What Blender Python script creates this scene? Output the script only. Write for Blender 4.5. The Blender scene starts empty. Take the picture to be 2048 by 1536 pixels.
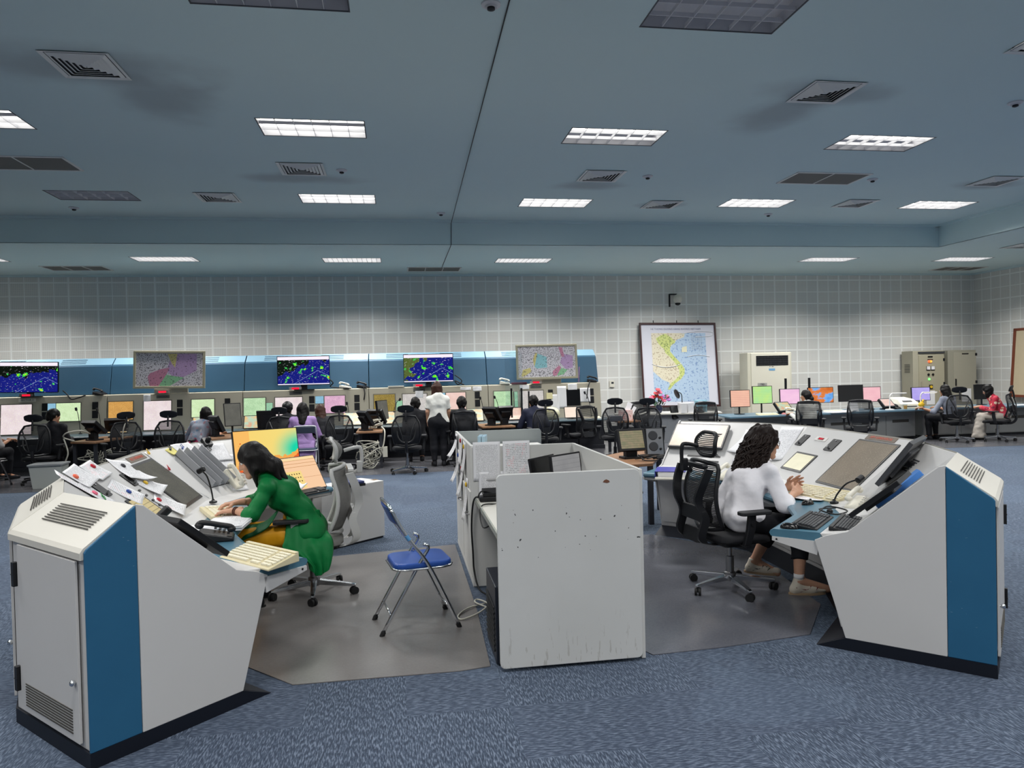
import bpy, bmesh, math, random
import numpy as np
from mathutils import Matrix, Vector
S = bpy.context.scene
COL = S.collection
random.seed(7)
PI = math.pi
# ------------------------------------------------------------------ materials
def lin(c):
    out = []
    for v in c[:3]:
        v = v/255.0
        out.append(v/12.92 if v <= .04045 else ((v+.055)/1.055)**2.4)
    return (out[0], out[1], out[2], 1.0)
MATS = {}
class NT:
    """small helper around a node tree"""
    def __init__(s, m):
        s.m = m; m.use_nodes = True; s.t = m.node_tree; s.t.nodes.clear()
        s.out = s.n('ShaderNodeOutputMaterial')
    def n(s, typ, **kw):
        nd = s.t.nodes.new(typ)
        for k, v in kw.items(): setattr(nd, k, v)
        return nd
    def l(s, a, b): s.t.links.new(a, b)
    def math(s, op, a, b=None, c=None):
        nd = s.n('ShaderNodeMath', operation=op)
        for i, v in enumerate((a, b, c)):
            if v is None: continue
            if isinstance(v, (int, float)): nd.inputs[i].default_value = v
            else: s.l(v, nd.inputs[i])
        return nd.outputs[0]
    def mix(s, f, a, b):
        nd = s.n('ShaderNodeMix', data_type='RGBA')
        for i, v in ((0, f), (6, a), (7, b)):
            if isinstance(v, (int, float)): nd.inputs[i].default_value = v
            elif isinstance(v, tuple): nd.inputs[i].default_value = v
            else: s.l(v, nd.inputs[i])
        return nd.outputs[2]
    def coord(s, scale=(1, 1, 1)):
        tc = s.n('ShaderNodeTexCoord'); mp = s.n('ShaderNodeMapping')
        mp.inputs['Scale'].default_value = scale
        s.l(tc.outputs['Object'], mp.inputs['Vector']); return mp.outputs[0]
    def noise(s, scale, detail=3, vec=None, rough=.5):
        nd = s.n('ShaderNodeTexNoise'); nd.inputs['Scale'].default_value = scale
        nd.inputs['Detail'].default_value = detail; nd.inputs['Roughness'].default_value = rough
        s.l(vec if vec is not None else s.coord(), nd.inputs['Vector']); return nd.outputs[0]
    def ramp(s, f, stops, interp='LINEAR'):
        r = s.n('ShaderNodeValToRGB'); r.color_ramp.interpolation = interp
        e = r.color_ramp.elements
        while len(e) < len(stops): e.new(.5)
        for i, (p, c) in enumerate(stops):
            e[i].position = p; e[i].color = c if len(c) == 4 and max(c) <= 1 else lin(c)
        s.l(f, r.inputs[0]); return r.outputs[0]
    def bsdf(s, col=None, rough=.5, metal=0, spec=.5):
        b = s.n('ShaderNodeBsdfPrincipled')
        if col is not None:
            if isinstance(col, tuple): b.inputs['Base Color'].default_value = col
            else: s.l(col, b.inputs['Base Color'])
        if isinstance(rough, (int, float)): b.inputs['Roughness'].default_value = rough
        else: s.l(rough, b.inputs['Roughness'])
        b.inputs['Metallic'].default_value = metal
        b.inputs['Specular IOR Level'].default_value = spec
        s.l(b.outputs[0], s.out.inputs[0]); s.b = b; return b
    def bump(s, h, strength=.3, dist=.01):
        bp = s.n('ShaderNodeBump'); bp.inputs['Strength'].default_value = strength
        bp.inputs['Distance'].default_value = dist
        s.l(h, bp.inputs['Height']); s.l(bp.outputs[0], s.b.inputs['Normal'])
def newmat(name):
    m = bpy.data.materials.new(name); MATS[name] = m; return m, NT(m)
def mat(name, rgb, rough=.5, metal=0, spec=.4, var=.0, vscale=8, bump=0, bscale=200, rgb2=None):
    """plain procedural surface: colour with a faint noise variation and a fine bump"""
    if name in MATS: return MATS[name]
    m, t = newmat(name)
    c = lin(rgb)
    if var or rgb2:
        d = lin(rgb2) if rgb2 else tuple(x*(1-var) for x in c[:3])+(1,)
        col = t.mix(t.noise(vscale, 3), c, d)
    else: col = c
    t.bsdf(col, rough, metal, spec)
    if bump: t.bump(t.noise(bscale, 2), bump, .004)
    return m
def emat(name, rgb, strength=1.0, rgb2=None, vscale=6):
    if name in MATS: return MATS[name]
    m, t = newmat(name)
    e = t.n('ShaderNodeEmission'); e.inputs[1].default_value = strength
    if rgb2:
        t.l(t.mix(t.noise(vscale, 2), lin(rgb), lin(rgb2)), e.inputs[0])
    else: e.inputs[0].default_value = lin(rgb)
    t.l(e.outputs[0], t.out.inputs[0]); return m
# ------------------------------------------------------------------ mesh builder
I4 = Matrix.Identity(4)
def T(x, y, z=0): return Matrix.Translation((x, y, z))
def RZ(a): return Matrix.Rotation(a, 4, 'Z')
def RX(a): return Matrix.Rotation(a, 4, 'X')
def RY(a): return Matrix.Rotation(a, 4, 'Y')
def frame(o, x, y, z):
    m = Matrix.Identity(4)
    for i in range(3):
        m[i][0] = x[i]; m[i][1] = y[i]; m[i][2] = z[i]; m[i][3] = o[i]
    return m
class MB:
    def __init__(s, m=I4): s.v = []; s.f = []; s.mi = []; s.m = m; s.cur = 0
    def add(s, verts, faces, m=None):
        o = len(s.v); M = s.m @ m if m is not None else s.m
        s.v += [tuple(M @ Vector(p)) for p in verts]
        s.f += [tuple(o+i for i in f) for f in faces]; s.mi += [s.cur]*len(faces); return s
    def box(s, c, d, m=None):
        x, y, z = c; a, b, e = d[0]/2, d[1]/2, d[2]/2
        return s.add([(x-a, y-b, z-e), (x+a, y-b, z-e), (x+a, y+b, z-e), (x-a, y+b, z-e), (x-a, y-b, z+e), (x+a, y-b, z+e), (x+a, y+b, z+e), (x-a, y+b, z+e)],
                     [(0, 3, 2, 1), (4, 5, 6, 7), (0, 1, 5, 4), (1, 2, 6, 5), (2, 3, 7, 6), (3, 0, 4, 7)], m)
    def prism(s, poly, h0, h1, m=None):
        """poly in xy, extruded z h0..h1"""
        n = len(poly)
        v = [(p[0], p[1], h0) for p in poly]+[(p[0], p[1], h1) for p in poly]
        f = [tuple(range(n-1, -1, -1)), tuple(range(n, 2*n))]+[(i, (i+1) % n, n+(i+1) % n, n+i) for i in range(n)]
        return s.add(v, f, m)
    def rbox(s, w, h, r, z0, z1, m=None, n=4):
        """rounded rectangle plate centred on the origin"""
        p = []
        for cx, cy, a0 in ((w/2-r, h/2-r, 0), (-w/2+r, h/2-r, 90), (-w/2+r, -h/2+r, 180), (w/2-r, -h/2+r, 270)):
            for i in range(n+1):
                a = math.radians(a0+90*i/n); p.append((cx+r*math.cos(a), cy+r*math.sin(a)))
        return s.prism(p, z0, z1, m)
    def loft(s, rings, closed=True, caps=True, m=None):
        n = len(rings[0]); v = [p for r in rings for p in r]; f = []
        for i in range(len(rings)-1):
            for j in range(n if closed else n-1):
                a = i*n+j; b = i*n+(j+1) % n; f.append((a, b, b+n, a+n))
        if caps and closed: f += [tuple(range(n-1, -1, -1)), tuple(range((len(rings)-1)*n, len(rings)*n))]
        return s.add(v, f, m)
    def tube(s, pts, r, n=8, m=None, closed=False):
        pts = [Vector(p) for p in pts]; k = len(pts); rings = []
        up = None
        for i in range(k):
            if closed: t = (pts[(i+1) % k]-pts[i-1])
            else: t = pts[min(i+1, k-1)]-pts[max(i-1, 0)]
            if t.length < 1e-9: t = Vector((0, 0, 1))
            t.normalize()
            if up is None:
                up = Vector((0, 0, 1)) if abs(t.z) < .9 else Vector((1, 0, 0))
            a = t.cross(up)
            if a.length < 1e-4: a = t.cross(Vector((0, 1, 0)))
            a.normalize(); b = a.cross(t); up = b
            rr = r[i] if isinstance(r, (list, tuple)) else r
            rings.append([tuple(pts[i]+rr*(math.cos(2*PI*j/n)*a+math.sin(2*PI*j/n)*b)) for j in range(n)])
        if closed:
            rings.append(rings[0]); return s.loft(rings, True, False, m)
        return s.loft(rings, True, True, m)
    def lathe(s, prof, n=16, m=None):
        rings = [[(r*math.cos(2*PI*j/n), r*math.sin(2*PI*j/n), z) for j in range(n)] for r, z in prof]
        return s.loft(rings, True, True, m)
    def cyl(s, a, b, r, n=12, m=None): return s.tube([a, b], r, n, m)
    def sheet(s, rows, m=None):
        n = len(rows[0])
        return s.add([p for r in rows for p in r], [(i*n+j, i*n+j+1, (i+1)*n+j+1, (i+1)*n+j) for i in range(len(rows)-1) for j in range(n-1)], m)
    def sphere(s, c, r, n=10, m=None):
        if not isinstance(r, (tuple, list)): r = (r, r, r)
        pr = [(math.sin(PI*i/n), -math.cos(PI*i/n)) for i in range(n+1)]
        pr[0] = (.02, -1); pr[-1] = (.02, 1)
        rings = [[(c[0]+r[0]*q*math.cos(2*PI*j/(n+2)), c[1]+r[1]*q*math.sin(2*PI*j/(n+2)), c[2]+r[2]*z) for j in range(n+2)] for q, z in pr]
        return s.loft(rings, True, True, m)
def smoothpath(pts, n=6):
    """Catmull-Rom through points"""
    P = [Vector(p) for p in pts]; out = []
    for i in range(len(P)-1):
        a, b, c, d = P[max(i-1, 0)], P[i], P[i+1], P[min(i+2, len(P)-1)]
        for j in range(n):
            t = j/n
            out.append(tuple(.5*((2*b)+(c-a)*t+(2*a-5*b+4*c-d)*t*t+(3*b-a-3*c+d)*t**3)))
    out.append(tuple(P[-1])); return out
def link(o): COL.objects.link(o); return o
def mesh_obj(name, mb, mats, parent=None, world=False, bev=0, smooth=False, recalc=True, solid=0, seg=2, sub=0, kind=None):
    if not isinstance(mats, (list, tuple)): mats = [mats]
    me = bpy.data.meshes.new(name)
    vs = mb.v
    if world and parent is not None:
        inv = parent.matrix_basis.inverted(); vs = [tuple(inv @ Vector(p)) for p in vs]
    me.from_pydata(vs, [], mb.f)
    for q in mats: me.materials.append(q)
    if len(mats) > 1: me.polygons.foreach_set('material_index', mb.mi)
    if recalc:
        b = bmesh.new(); b.from_mesh(me); bmesh.ops.recalc_face_normals(b, faces=b.faces); b.to_mesh(me); b.free()
    if smooth:
        me.polygons.foreach_set('use_smooth', [True]*len(me.polygons))
        if smooth is not True: me.set_sharp_from_angle(angle=math.radians(smooth))
    me.update()
    o = link(bpy.data.objects.new(name, me))
    if parent is not None: o.parent = parent
    if sub:
        d = o.modifiers.new('s', 'SUBSURF'); d.levels = sub; d.render_levels = sub
    if solid:
        d = o.modifiers.new('t', 'SOLIDIFY'); d.thickness = solid; d.offset = 0
    if bev:
        d = o.modifiers.new('b', 'BEVEL'); d.width = bev; d.segments = seg; d.limit_method = 'ANGLE'; d.angle_limit = math.radians(35)
        d.harden_normals = False
    if kind: o['kind'] = kind
    return o
def tag(o, label, cat, group=None):
    o['label'] = label; o['category'] = cat
    if group: o['group'] = group
    return o
def thing(name, label, cat, loc=(0, 0, 0), rz=0, group=None):
    o = link(bpy.data.objects.new(name, None)); o.empty_display_size = .1
    o.location = loc; o.rotation_euler = (0, 0, rz)
    o.matrix_basis = Matrix.Translation(loc) @ RZ(rz)
    return tag(o, label, cat, group)
def part(name, mb, mats, parent, **kw): return mesh_obj(name, mb, mats, parent, **kw)
def whole(name, mb, mats, label, cat, group=None, **kw):
    return tag(mesh_obj(name, mb, mats, None, **kw), label, cat, group)
def struct(name, mb, mats, **kw): return mesh_obj(name, mb, mats, None, kind='structure', **kw)
KIDS = {}
def dup(root, loc, rz, label, group=None):
    kids = {}
    for o in S.objects:
        if o.parent: kids.setdefault(o.parent, []).append(o)
    def cp(o, par):
        c = o.copy(); link(c)
        if par is not None: c.parent = par
        for k in kids.get(o, []): cp(k, c)
        return c
    r = cp(root, None)
    r.location = loc; r.rotation_euler = (0, 0, rz); r['label'] = label
    if group: r['group'] = group
    return r
def place(o, loc, rz, label=None, group=None):
    o.location = loc; o.rotation_euler = (0, 0, rz)
    if label: o['label'] = label
    if group: o['group'] = group
def text(name, body, size, m, parent, M, align='CENTER', ext=.0005):
    cu = bpy.data.curves.new(name, 'FONT'); cu.body = body; cu.size = size
    cu.align_x = align; cu.align_y = 'CENTER'; cu.extrude = ext; cu.resolution_u = 2
    cu.materials.append(m)
    tmp = bpy.data.objects.new('tmp', cu)
    me = bpy.data.meshes.new_from_object(tmp); bpy.data.objects.remove(tmp); bpy.data.curves.remove(cu)
    me.materials.clear(); me.materials.append(m)
    o = link(bpy.data.objects.new(name, me)); o.parent = parent
    o.matrix_local = (parent.matrix_basis.inverted() @ M) if parent is not None else M
    return o
# ------------------------------------------------------------------ shared materials
WHITE = mat('painted_steel', (205, 204, 203), .42, spec=.4, var=.04, vscale=3)
CREAM = mat('cream_steel', (214, 211, 202), .45, var=.03, vscale=3)
BEIGE = mat('beige_steel', (186, 180, 162), .5, var=.05, vscale=3)
def blue_paint():
    m, t = newmat('blue_paint'); c = t.mix(t.noise(5, 3), lin((38, 92, 128)), lin((44, 101, 137)))
    mp = t.n('ShaderNodeMapping'); mp.inputs['Scale'].default_value = (26, 26, 60); mp.inputs['Rotation'].default_value = (.5, .7, 0); tc = t.n('ShaderNodeTexCoord'); t.l(tc.outputs['Object'], mp.inputs[0])
    f = t.math('MULTIPLY', t.math('GREATER_THAN', t.noise(1, 2, mp.outputs[0]), .735), t.math('GREATER_THAN', t.noise(2.6, 2), .55))
    t.bsdf(t.mix(t.math('MULTIPLY', f, .3), c, lin((170, 190, 205))), .42, 0, .4); return m
BLUE = blue_paint()
DESKBLUE = mat('blue_desk_laminate', (72, 112, 132), .28, rgb2=(84, 126, 146), vscale=14)
BLACK = mat('black_plastic', (20, 21, 25), .45, var=.3, vscale=30)
BLACKG = mat('black_gloss_plastic', (14, 15, 18), .22)
PLINTH = mat('black_plinth', (13, 18, 30), .5)
DGREY = mat('dark_grey_metal', (58, 60, 64), .5)
SLOT = mat('slot_dark', (70, 68, 64), .7)
CHROME = mat('chrome', (215, 218, 222), .16, metal=1)
STEEL = mat('satin_steel', (150, 150, 152), .3, metal=1)
RUBBER = mat('rubber', (22, 22, 24), .6)
PAPER = mat('paper', (240, 240, 242), .8, var=.03, vscale=20)
IVORY = mat('ivory_plastic', (222, 212, 178), .5, rgb2=(208, 197, 160), vscale=12)
IVORYK = mat('ivory_key', (232, 226, 202), .5)
PHONEW = mat('phone_plastic', (226, 222, 208), .4)
WOODT = mat('brown_laminate', (150, 112, 82), .4, rgb2=(122, 88, 62), vscale=20)
GLASS_DK = mat('dark_screen_glass', (24, 24, 26), .12)
CABLEK = mat('black_cable', (18, 18, 20), .5)
CABLEW = mat('grey_cable', (190, 188, 176), .5)
RED = mat('red_plastic', (190, 30, 50), .4)
YEL = mat('yellow_plastic', (232, 190, 50), .4)
BLU = mat('blue_plastic', (40, 72, 150), .4)
GRN = mat('green_plastic', (60, 150, 80), .4)
INK = mat('ink', (60, 60, 66), .8)
REDLED = emat('red_led', (255, 30, 60), 1.2)
def paper_mat(name, lines=60, red=False, dark=(90, 90, 98)):
    """printed sheet: ruled rows of broken marks along local Y"""
    if name in MATS: return MATS[name]
    m, t = newmat(name)
    tc = t.n('ShaderNodeTexCoord'); sp = t.n('ShaderNodeSeparateXYZ'); t.l(tc.outputs['Generated'], sp.inputs[0])
    row = t.math('FRACT', t.math('MULTIPLY', sp.outputs[1], lines))
    r1 = t.math('LESS_THAN', row, .38)
    nz = t.n('ShaderNodeTexNoise'); nz.inputs['Scale'].default_value = 1; nz.inputs['Detail'].default_value = 1
    mp = t.n('ShaderNodeMapping'); mp.inputs['Scale'].default_value = (38, lines*1.0, 1); t.l(tc.outputs['Generated'], mp.inputs[0]); t.l(mp.outputs[0], nz.inputs[0])
    w = t.math('GREATER_THAN', nz.outputs[0], .47)
    ex = t.math('MULTIPLY', t.math('GREATER_THAN', sp.outputs[0], .09), t.math('LESS_THAN', sp.outputs[0], .91))
    ey = t.math('MULTIPLY', t.math('GREATER_THAN', sp.outputs[1], .07), t.math('LESS_THAN', sp.outputs[1], .93))
    f = t.math('MULTIPLY', t.math('MULTIPLY', r1, w), t.math('MULTIPLY', ex, ey))
    f = t.math('MULTIPLY', f, .6)
    inkc = lin(dark)
    if red:
        inkc = t.mix(t.math('GREATER_THAN', t.noise(3, 1, tc.outputs['Generated']), .55), lin(dark), lin((214, 90, 110)))
    t.bsdf(t.mix(f, lin((240, 240, 243)), inkc), .8, 0, .3); return m
PRINT1 = paper_mat('printed_sheet', 34)
PRINT2 = paper_mat('printed_sheet_red', 22, True)
PRINT3 = paper_mat('printed_list', 46)
def mesh_mat(name, rgb, a=.25, pitch=.006):
    """woven chair mesh: threads with see-through gaps"""
    m, t = newmat(name); t.bsdf(lin(rgb), .6)
    tr = t.n('ShaderNodeBsdfTransparent'); mx = t.n('ShaderNodeMixShader')
    v = t.coord((1, 1, 1)); sp = t.n('ShaderNodeSeparateXYZ'); t.l(v, sp.inputs[0])
    a1 = t.math('SINE', t.math('MULTIPLY', sp.outputs[2], 2*PI/pitch))
    f = t.math('LESS_THAN', t.math('ADD', t.math('MULTIPLY', a1, .5), .5), a)
    t.l(f, mx.inputs[0]); t.l(t.b.outputs[0], mx.inputs[1]); t.l(tr.outputs[0], mx.inputs[2]); t.l(mx.outputs[0], t.out.inputs[0]); return m
MESHK = mesh_mat('black_mesh', (22, 23, 27), .22, .012)
MESHG = mat('grey_woven_mesh', (128, 127, 124), .7, rgb2=(104, 103, 100), vscale=160, bump=.5, bscale=260)
def acrylic():
    m, t = newmat('clear_acrylic')
    g = t.n('ShaderNodeBsdfGlossy'); g.inputs['Roughness'].default_value = .03
    tr = t.n('ShaderNodeBsdfTransparent'); tr.inputs[0].default_value = (.93, .96, .97, 1); mx = t.n('ShaderNodeMixShader'); mx.inputs[0].default_value = .07
    t.l(tr.outputs[0], mx.inputs[1]); t.l(g.outputs[0], mx.inputs[2]); t.l(mx.outputs[0], t.out.inputs[0]); return m
ACRYL = acrylic()
def screen_mat(name, stops, scale=5, strength=.9, detail=4, labels=0, labcol=(255, 255, 255), rows=0, rowcol=(120, 120, 120), seed=0, bar=None):
    """lit display: noise regions, optional speckled labels, optional table rows, optional title bar (generated Y/Z up)"""
    if name in MATS: return MATS[name]
    m, t = newmat(name)
    tc = t.n('ShaderNodeTexCoord'); mp = t.n('ShaderNodeMapping'); mp.inputs['Location'].default_value = (seed, seed*.7, 0)
    t.l(tc.outputs['UV'], mp.inputs[0]); v = mp.outputs[0]
    c = t.ramp(t.noise(scale, detail, v), stops)
    sp = t.n('ShaderNodeSeparateXYZ'); t.l(tc.outputs['UV'], sp.inputs[0])
    if labels:
        m2 = t.n('ShaderNodeMapping'); m2.inputs['Scale'].default_value = (1, 3.2, 1); t.l(v, m2.inputs[0])
        f = t.math('GREATER_THAN', t.noise(labels, 1, m2.outputs[0]), .635)
        c = t.mix(f, c, lin(labcol))
    if rows:
        r1 = t.math('LESS_THAN', t.math('FRACT', t.math('MULTIPLY', sp.outputs[1], rows)), .16)
        c = t.mix(t.math('MULTIPLY', r1, .45), c, lin(rowcol))
    if bar:
        c = t.mix(t.math('GREATER_THAN', sp.outputs[1], 1-bar), c, lin((252, 250, 255)))
    e = t.n('ShaderNodeEmission'); e.inputs[1].default_value = strength; t.l(c, e.inputs[0])
    gl = t.n('ShaderNodeBsdfGlossy'); gl.inputs['Roughness'].default_value = .25; gl.inputs[0].default_value = (.03, .03, .03, 1)
    ad = t.n('ShaderNodeAddShader'); t.l(e.outputs[0], ad.inputs[0]); t.l(gl.outputs[0], ad.inputs[1]); t.l(ad.outputs[0], t.out.inputs[0]); return m
def quad(name, M, w, h, m, parent, z=0.0, world=True):
    """flat display face with a UV map (w x h centred, facing +Z of M)"""
    me = bpy.data.meshes.new(name)
    vs = [Vector((-w/2, -h/2, z)), Vector((w/2, -h/2, z)), Vector((w/2, h/2, z)), Vector((-w/2, h/2, z))]
    if world and parent is not None: M = parent.matrix_basis.inverted() @ M
    me.from_pydata([tuple(M @ p) for p in vs], [], [(0, 1, 2, 3)])
    uv = me.uv_layers.new(name='UVMap')
    for i, q in enumerate(((0, 0), (1, 0), (1, 1), (0, 1))): uv.data[i].uv = q
    me.materials.append(m); o = link(bpy.data.objects.new(name, me))
    if parent is not None: o.parent = parent
    return o
SCR = dict(
 pink=screen_mat('radar_pink', [(.3, (238, 224, 228)), (.7, (226, 208, 212))], 4, 1.0, labels=26, labcol=(255, 255, 225), seed=1),
 green=screen_mat('radar_green', [(.3, (214, 240, 190)), (.7, (196, 222, 170))], 4, 1.0, labels=26, labcol=(250, 255, 240), seed=2),
 orange=screen_mat('radar_orange', [(.3, (214, 160, 84)), (.7, (196, 144, 74))], 4, 1.0, labels=22, labcol=(235, 196, 130), seed=3),
 gold=screen_mat('radar_gold', [(.3, (150, 128, 62)), (.7, (128, 108, 52))], 4, 1.0, labels=24, labcol=(206, 190, 110), seed=4),
 mauve=screen_mat('radar_mauve', [(.3, (226, 178, 206)), (.7, (206, 160, 190))], 4, 1.0, labels=22, labcol=(250, 226, 240), seed=5),
 leaf=screen_mat('radar_leaf', [(.3, (190, 226, 180)), (.7, (168, 206, 160))], 4, 1.0, labels=20, labcol=(230, 250, 215), seed=6),
 grey=screen_mat('radar_grey', [(.3, (206, 200, 196)), (.7, (188, 184, 182))], 4, 1.0, labels=22, labcol=(238, 236, 230), seed=7),
 rose=screen_mat('radar_rose', [(.3, (246, 214, 204)), (.7, (236, 200, 190))], 3, 1.0, rows=11, rowcol=(214, 176, 166), seed=8),
 table=screen_mat('strip_table', [(.25, (240, 224, 130)), (.45, (238, 200, 150)), (.55, (190, 224, 200)), (.75, (240, 160, 120))], 2.2, 1.0, rows=13, rowcol=(150, 110, 70), seed=9),
 sky=screen_mat('strip_sky', [(.3, (150, 196, 220)), (.7, (130, 180, 206))], 3, 1.0, rows=9, rowcol=(90, 140, 170), seed=10),
 mint=screen_mat('strip_mint', [(.3, (160, 206, 170)), (.7, (140, 190, 160))], 3, 1.0, rows=9, rowcol=(100, 150, 120), seed=11),
 peach=screen_mat('desktop_peach', [(.35, (250, 206, 150)), (.65, (244, 200, 160))], 1.4, 1.0, rows=9, rowcol=(200, 150, 110), seed=12),
 dark=screen_mat('radar_dark', [(.3, (100, 99, 93)), (.7, (88, 88, 83))], 3, 1.0, labels=30, labcol=(114, 112, 98), seed=13),
 brown=screen_mat('radar_brown', [(.3, (136, 126, 112)), (.7, (124, 115, 102))], 2, .95, labels=30, labcol=(152, 146, 130), seed=14),
 pale=screen_mat('page_pale', [(.3, (252, 232, 214)), (.7, (246, 224, 204))], 3, 1.0, labels=30, labcol=(255, 246, 235), seed=15),
 lemon=screen_mat('page_lemon', [(.3, (240, 236, 206)), (.7, (230, 226, 196))], 3, 1.0, seed=16),
 keys=screen_mat('touch_keys', [(.3, (214, 196, 150)), (.7, (200, 186, 140))], 4, 1.0, rows=5, rowcol=(40, 40, 36), seed=17),
 tgrid=screen_mat('touch_grid', [(.3, (140, 124, 96)), (.7, (110, 112, 80))], 5, 1.0, rows=8, rowcol=(40, 44, 36), seed=18),
 pinkpage=screen_mat('page_pink', [(.3, (250, 206, 232)), (.7, (240, 190, 226))], 2, 1.0, rows=10, rowcol=(226, 160, 206), seed=19),
 greenpage=screen_mat('page_green', [(.3, (176, 232, 160)), (.7, (200, 236, 140))], 2.4, 1.0, rows=10, rowcol=(120, 180, 120), seed=20),
 salmon=screen_mat('page_salmon', [(.3, (246, 196, 170)), (.7, (238, 184, 164))], 2, 1.0, rows=9, rowcol=(200, 130, 110), seed=21),
 lav=screen_mat('page_lavender', [(.3, (190, 176, 246)), (.7, (176, 164, 236))], 2, 1.0, rows=10, rowcol=(140, 126, 206), seed=22),
 rosepage=screen_mat('page_rose', [(.3, (250, 200, 206)), (.7, (242, 186, 196))], 2, 1.0, rows=11, rowcol=(226, 150, 160), seed=23),
 canyon=screen_mat('wallpaper_canyon', [(.3, (196, 96, 44)), (.5, (226, 130, 60)), (.56, (120, 180, 240)), (.8, (50, 120, 220))], 2.0, 1.0, seed=24),
 win=screen_mat('page_grey', [(.3, (150, 150, 150)), (.7, (136, 136, 138))], 2, .9, rows=7, rowcol=(120, 120, 122), seed=25),
)
# ------------------------------------------------------------------ room shell
XL, XR, YF, YB = -10.6, 15.39, -7.0, 17.338
ZC, ZL = 4.46, 4.02              # raised ceiling, lower border ceiling
BX, BY = 11.03, 13.3             # bulkhead lines
def carpet():
    m, t = newmat('carpet_tiles')
    v = t.coord(); sp = t.n('ShaderNodeSeparateXYZ'); t.l(v, sp.inputs[0])
    fx = t.math('FLOOR', t.math('MULTIPLY', sp.outputs[0], 2)); fy = t.math('FLOOR', t.math('MULTIPLY', sp.outputs[1], 2))
    cb = t.n('ShaderNodeCombineXYZ'); t.l(fx, cb.inputs[0]); t.l(fy, cb.inputs[1])
    wn = t.n('ShaderNodeTexWhiteNoise', noise_dimensions='2D'); t.l(cb.outputs[0], wn.inputs[0])
    m1 = t.n('ShaderNodeMapping'); m1.inputs['Scale'].default_value = (150, 26, 1); m1.inputs['Rotation'].default_value = (0, 0, .6); t.l(v, m1.inputs[0])
    m2 = t.n('ShaderNodeMapping'); m2.inputs['Scale'].default_value = (26, 150, 1); m2.inputs['Rotation'].default_value = (0, 0, .5); t.l(v, m2.inputs[0])
    n1 = t.noise(1, 2, m1.outputs[0]); n2 = t.noise(1, 2, m2.outputs[0])
    mx = t.n('ShaderNodeMix', data_type='FLOAT'); t.l(t.math('GREATER_THAN', wn.outputs[0], .5), mx.inputs[0]); t.l(n1, mx.inputs[2]); t.l(n2, mx.inputs[3])
    c = t.ramp(mx.outputs[0], [(.36, (32, 38, 56)), (.5, (54, 64, 82)), (.64, (102, 112, 130))])
    c = t.mix(t.math('MULTIPLY', wn.outputs[0], .3), c, lin((46, 52, 74)))
    c = t.mix(t.math('MULTIPLY', t.math('GREATER_THAN', t.noise(.7, 3), .56), .12), c, lin((96, 112, 134)))
    t.bsdf(c, .9, 0, .25); t.bump(mx.outputs[0], .5, .006); t.b.inputs['Sheen Weight'].default_value = .25; t.b.inputs['Sheen Tint'].default_value = (.55, .75, .9, 1); return m
def vinyl(name, a, b, rough):
    m, t = newmat(name)
    n = t.noise(1.1, 4); c = t.mix(n, lin(a), lin(b))
    c = t.mix(t.math('MULTIPLY', t.noise(90, 2), .25), c, lin((150, 148, 146)))
    t.bsdf(c, t.math('ADD', t.math('MULTIPLY', t.noise(2.2, 4), .22), rough), 0, .5); return m
VINYL = vinyl('floor_vinyl_sheet', (98, 96, 96), (122, 118, 116), .10)
VINYL2 = vinyl('dark_vinyl', (70, 72, 80), (92, 92, 98), .12)
fl = MB(); fl.add([(XL, YF, 0), (XR, YF, 0), (XR, YB, 0), (XL, YB, 0)], [(0, 1, 2, 3)])
struct('floor', fl, carpet(), recalc=False)
v2 = MB(); v2.prism([(XL, 12.0), (-4.7, 11.9), (-.8, 12.15), (5.2, 12.35), (10.0, 12.42), (13.2, 12.15), (XR, 12.15), (XR, YB), (XL, YB)], .0005, .003)
struct('floor_vinyl', v2, VINYL2)
# ceiling paint with soot round the two front diffusers
def ceil_paint():
    m, t = newmat('ceiling_paint')
    v = t.coord(); sp = t.n('ShaderNodeSeparateXYZ'); t.l(v, sp.inputs[0])
    c = t.mix(t.noise(.6, 4), lin((204, 224, 226)), lin((212, 230, 230)))
    nz = t.noise(1.3, 3)
    for (cx, cy, ax, ay) in ((-2.66, 6.95, 1.0, .5), (-2.3, 7.7, .55, .75), (4.42, 6.9, .75, .35), (4.2, 7.5, .5, .6), (-1.2, 10.6, .8, .3), (2.95, 10.7, .6, .3), (9.3, 10.2, .6, .3), (4.6, 11.9, .4, .25)):
        dx = t.math('DIVIDE', t.math('SUBTRACT', sp.outputs[0], cx), ax); dy = t.math('DIVIDE', t.math('SUBTRACT', sp.outputs[1], cy), ay)
        d = t.math('SQRT', t.math('ADD', t.math('MULTIPLY', dx, dx), t.math('MULTIPLY', dy, dy)))
        d = t.math('ADD', d, t.math('MULTIPLY', t.math('SUBTRACT', nz, .5), 1.3))
        f = t.n('ShaderNodeMapRange', interpolation_type='SMOOTHSTEP'); f.inputs[1].default_value = 1.25; f.inputs[2].default_value = .3; f.inputs[3].default_value = 0; f.inputs[4].default_value = .42
        t.l(d, f.inputs[0]); c = t.mix(f.outputs[0], c, lin((120, 116, 122)))
    t.bsdf(c, .85, 0, .2); return m
CEILP = ceil_paint()
PITCH = 3.5
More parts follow.
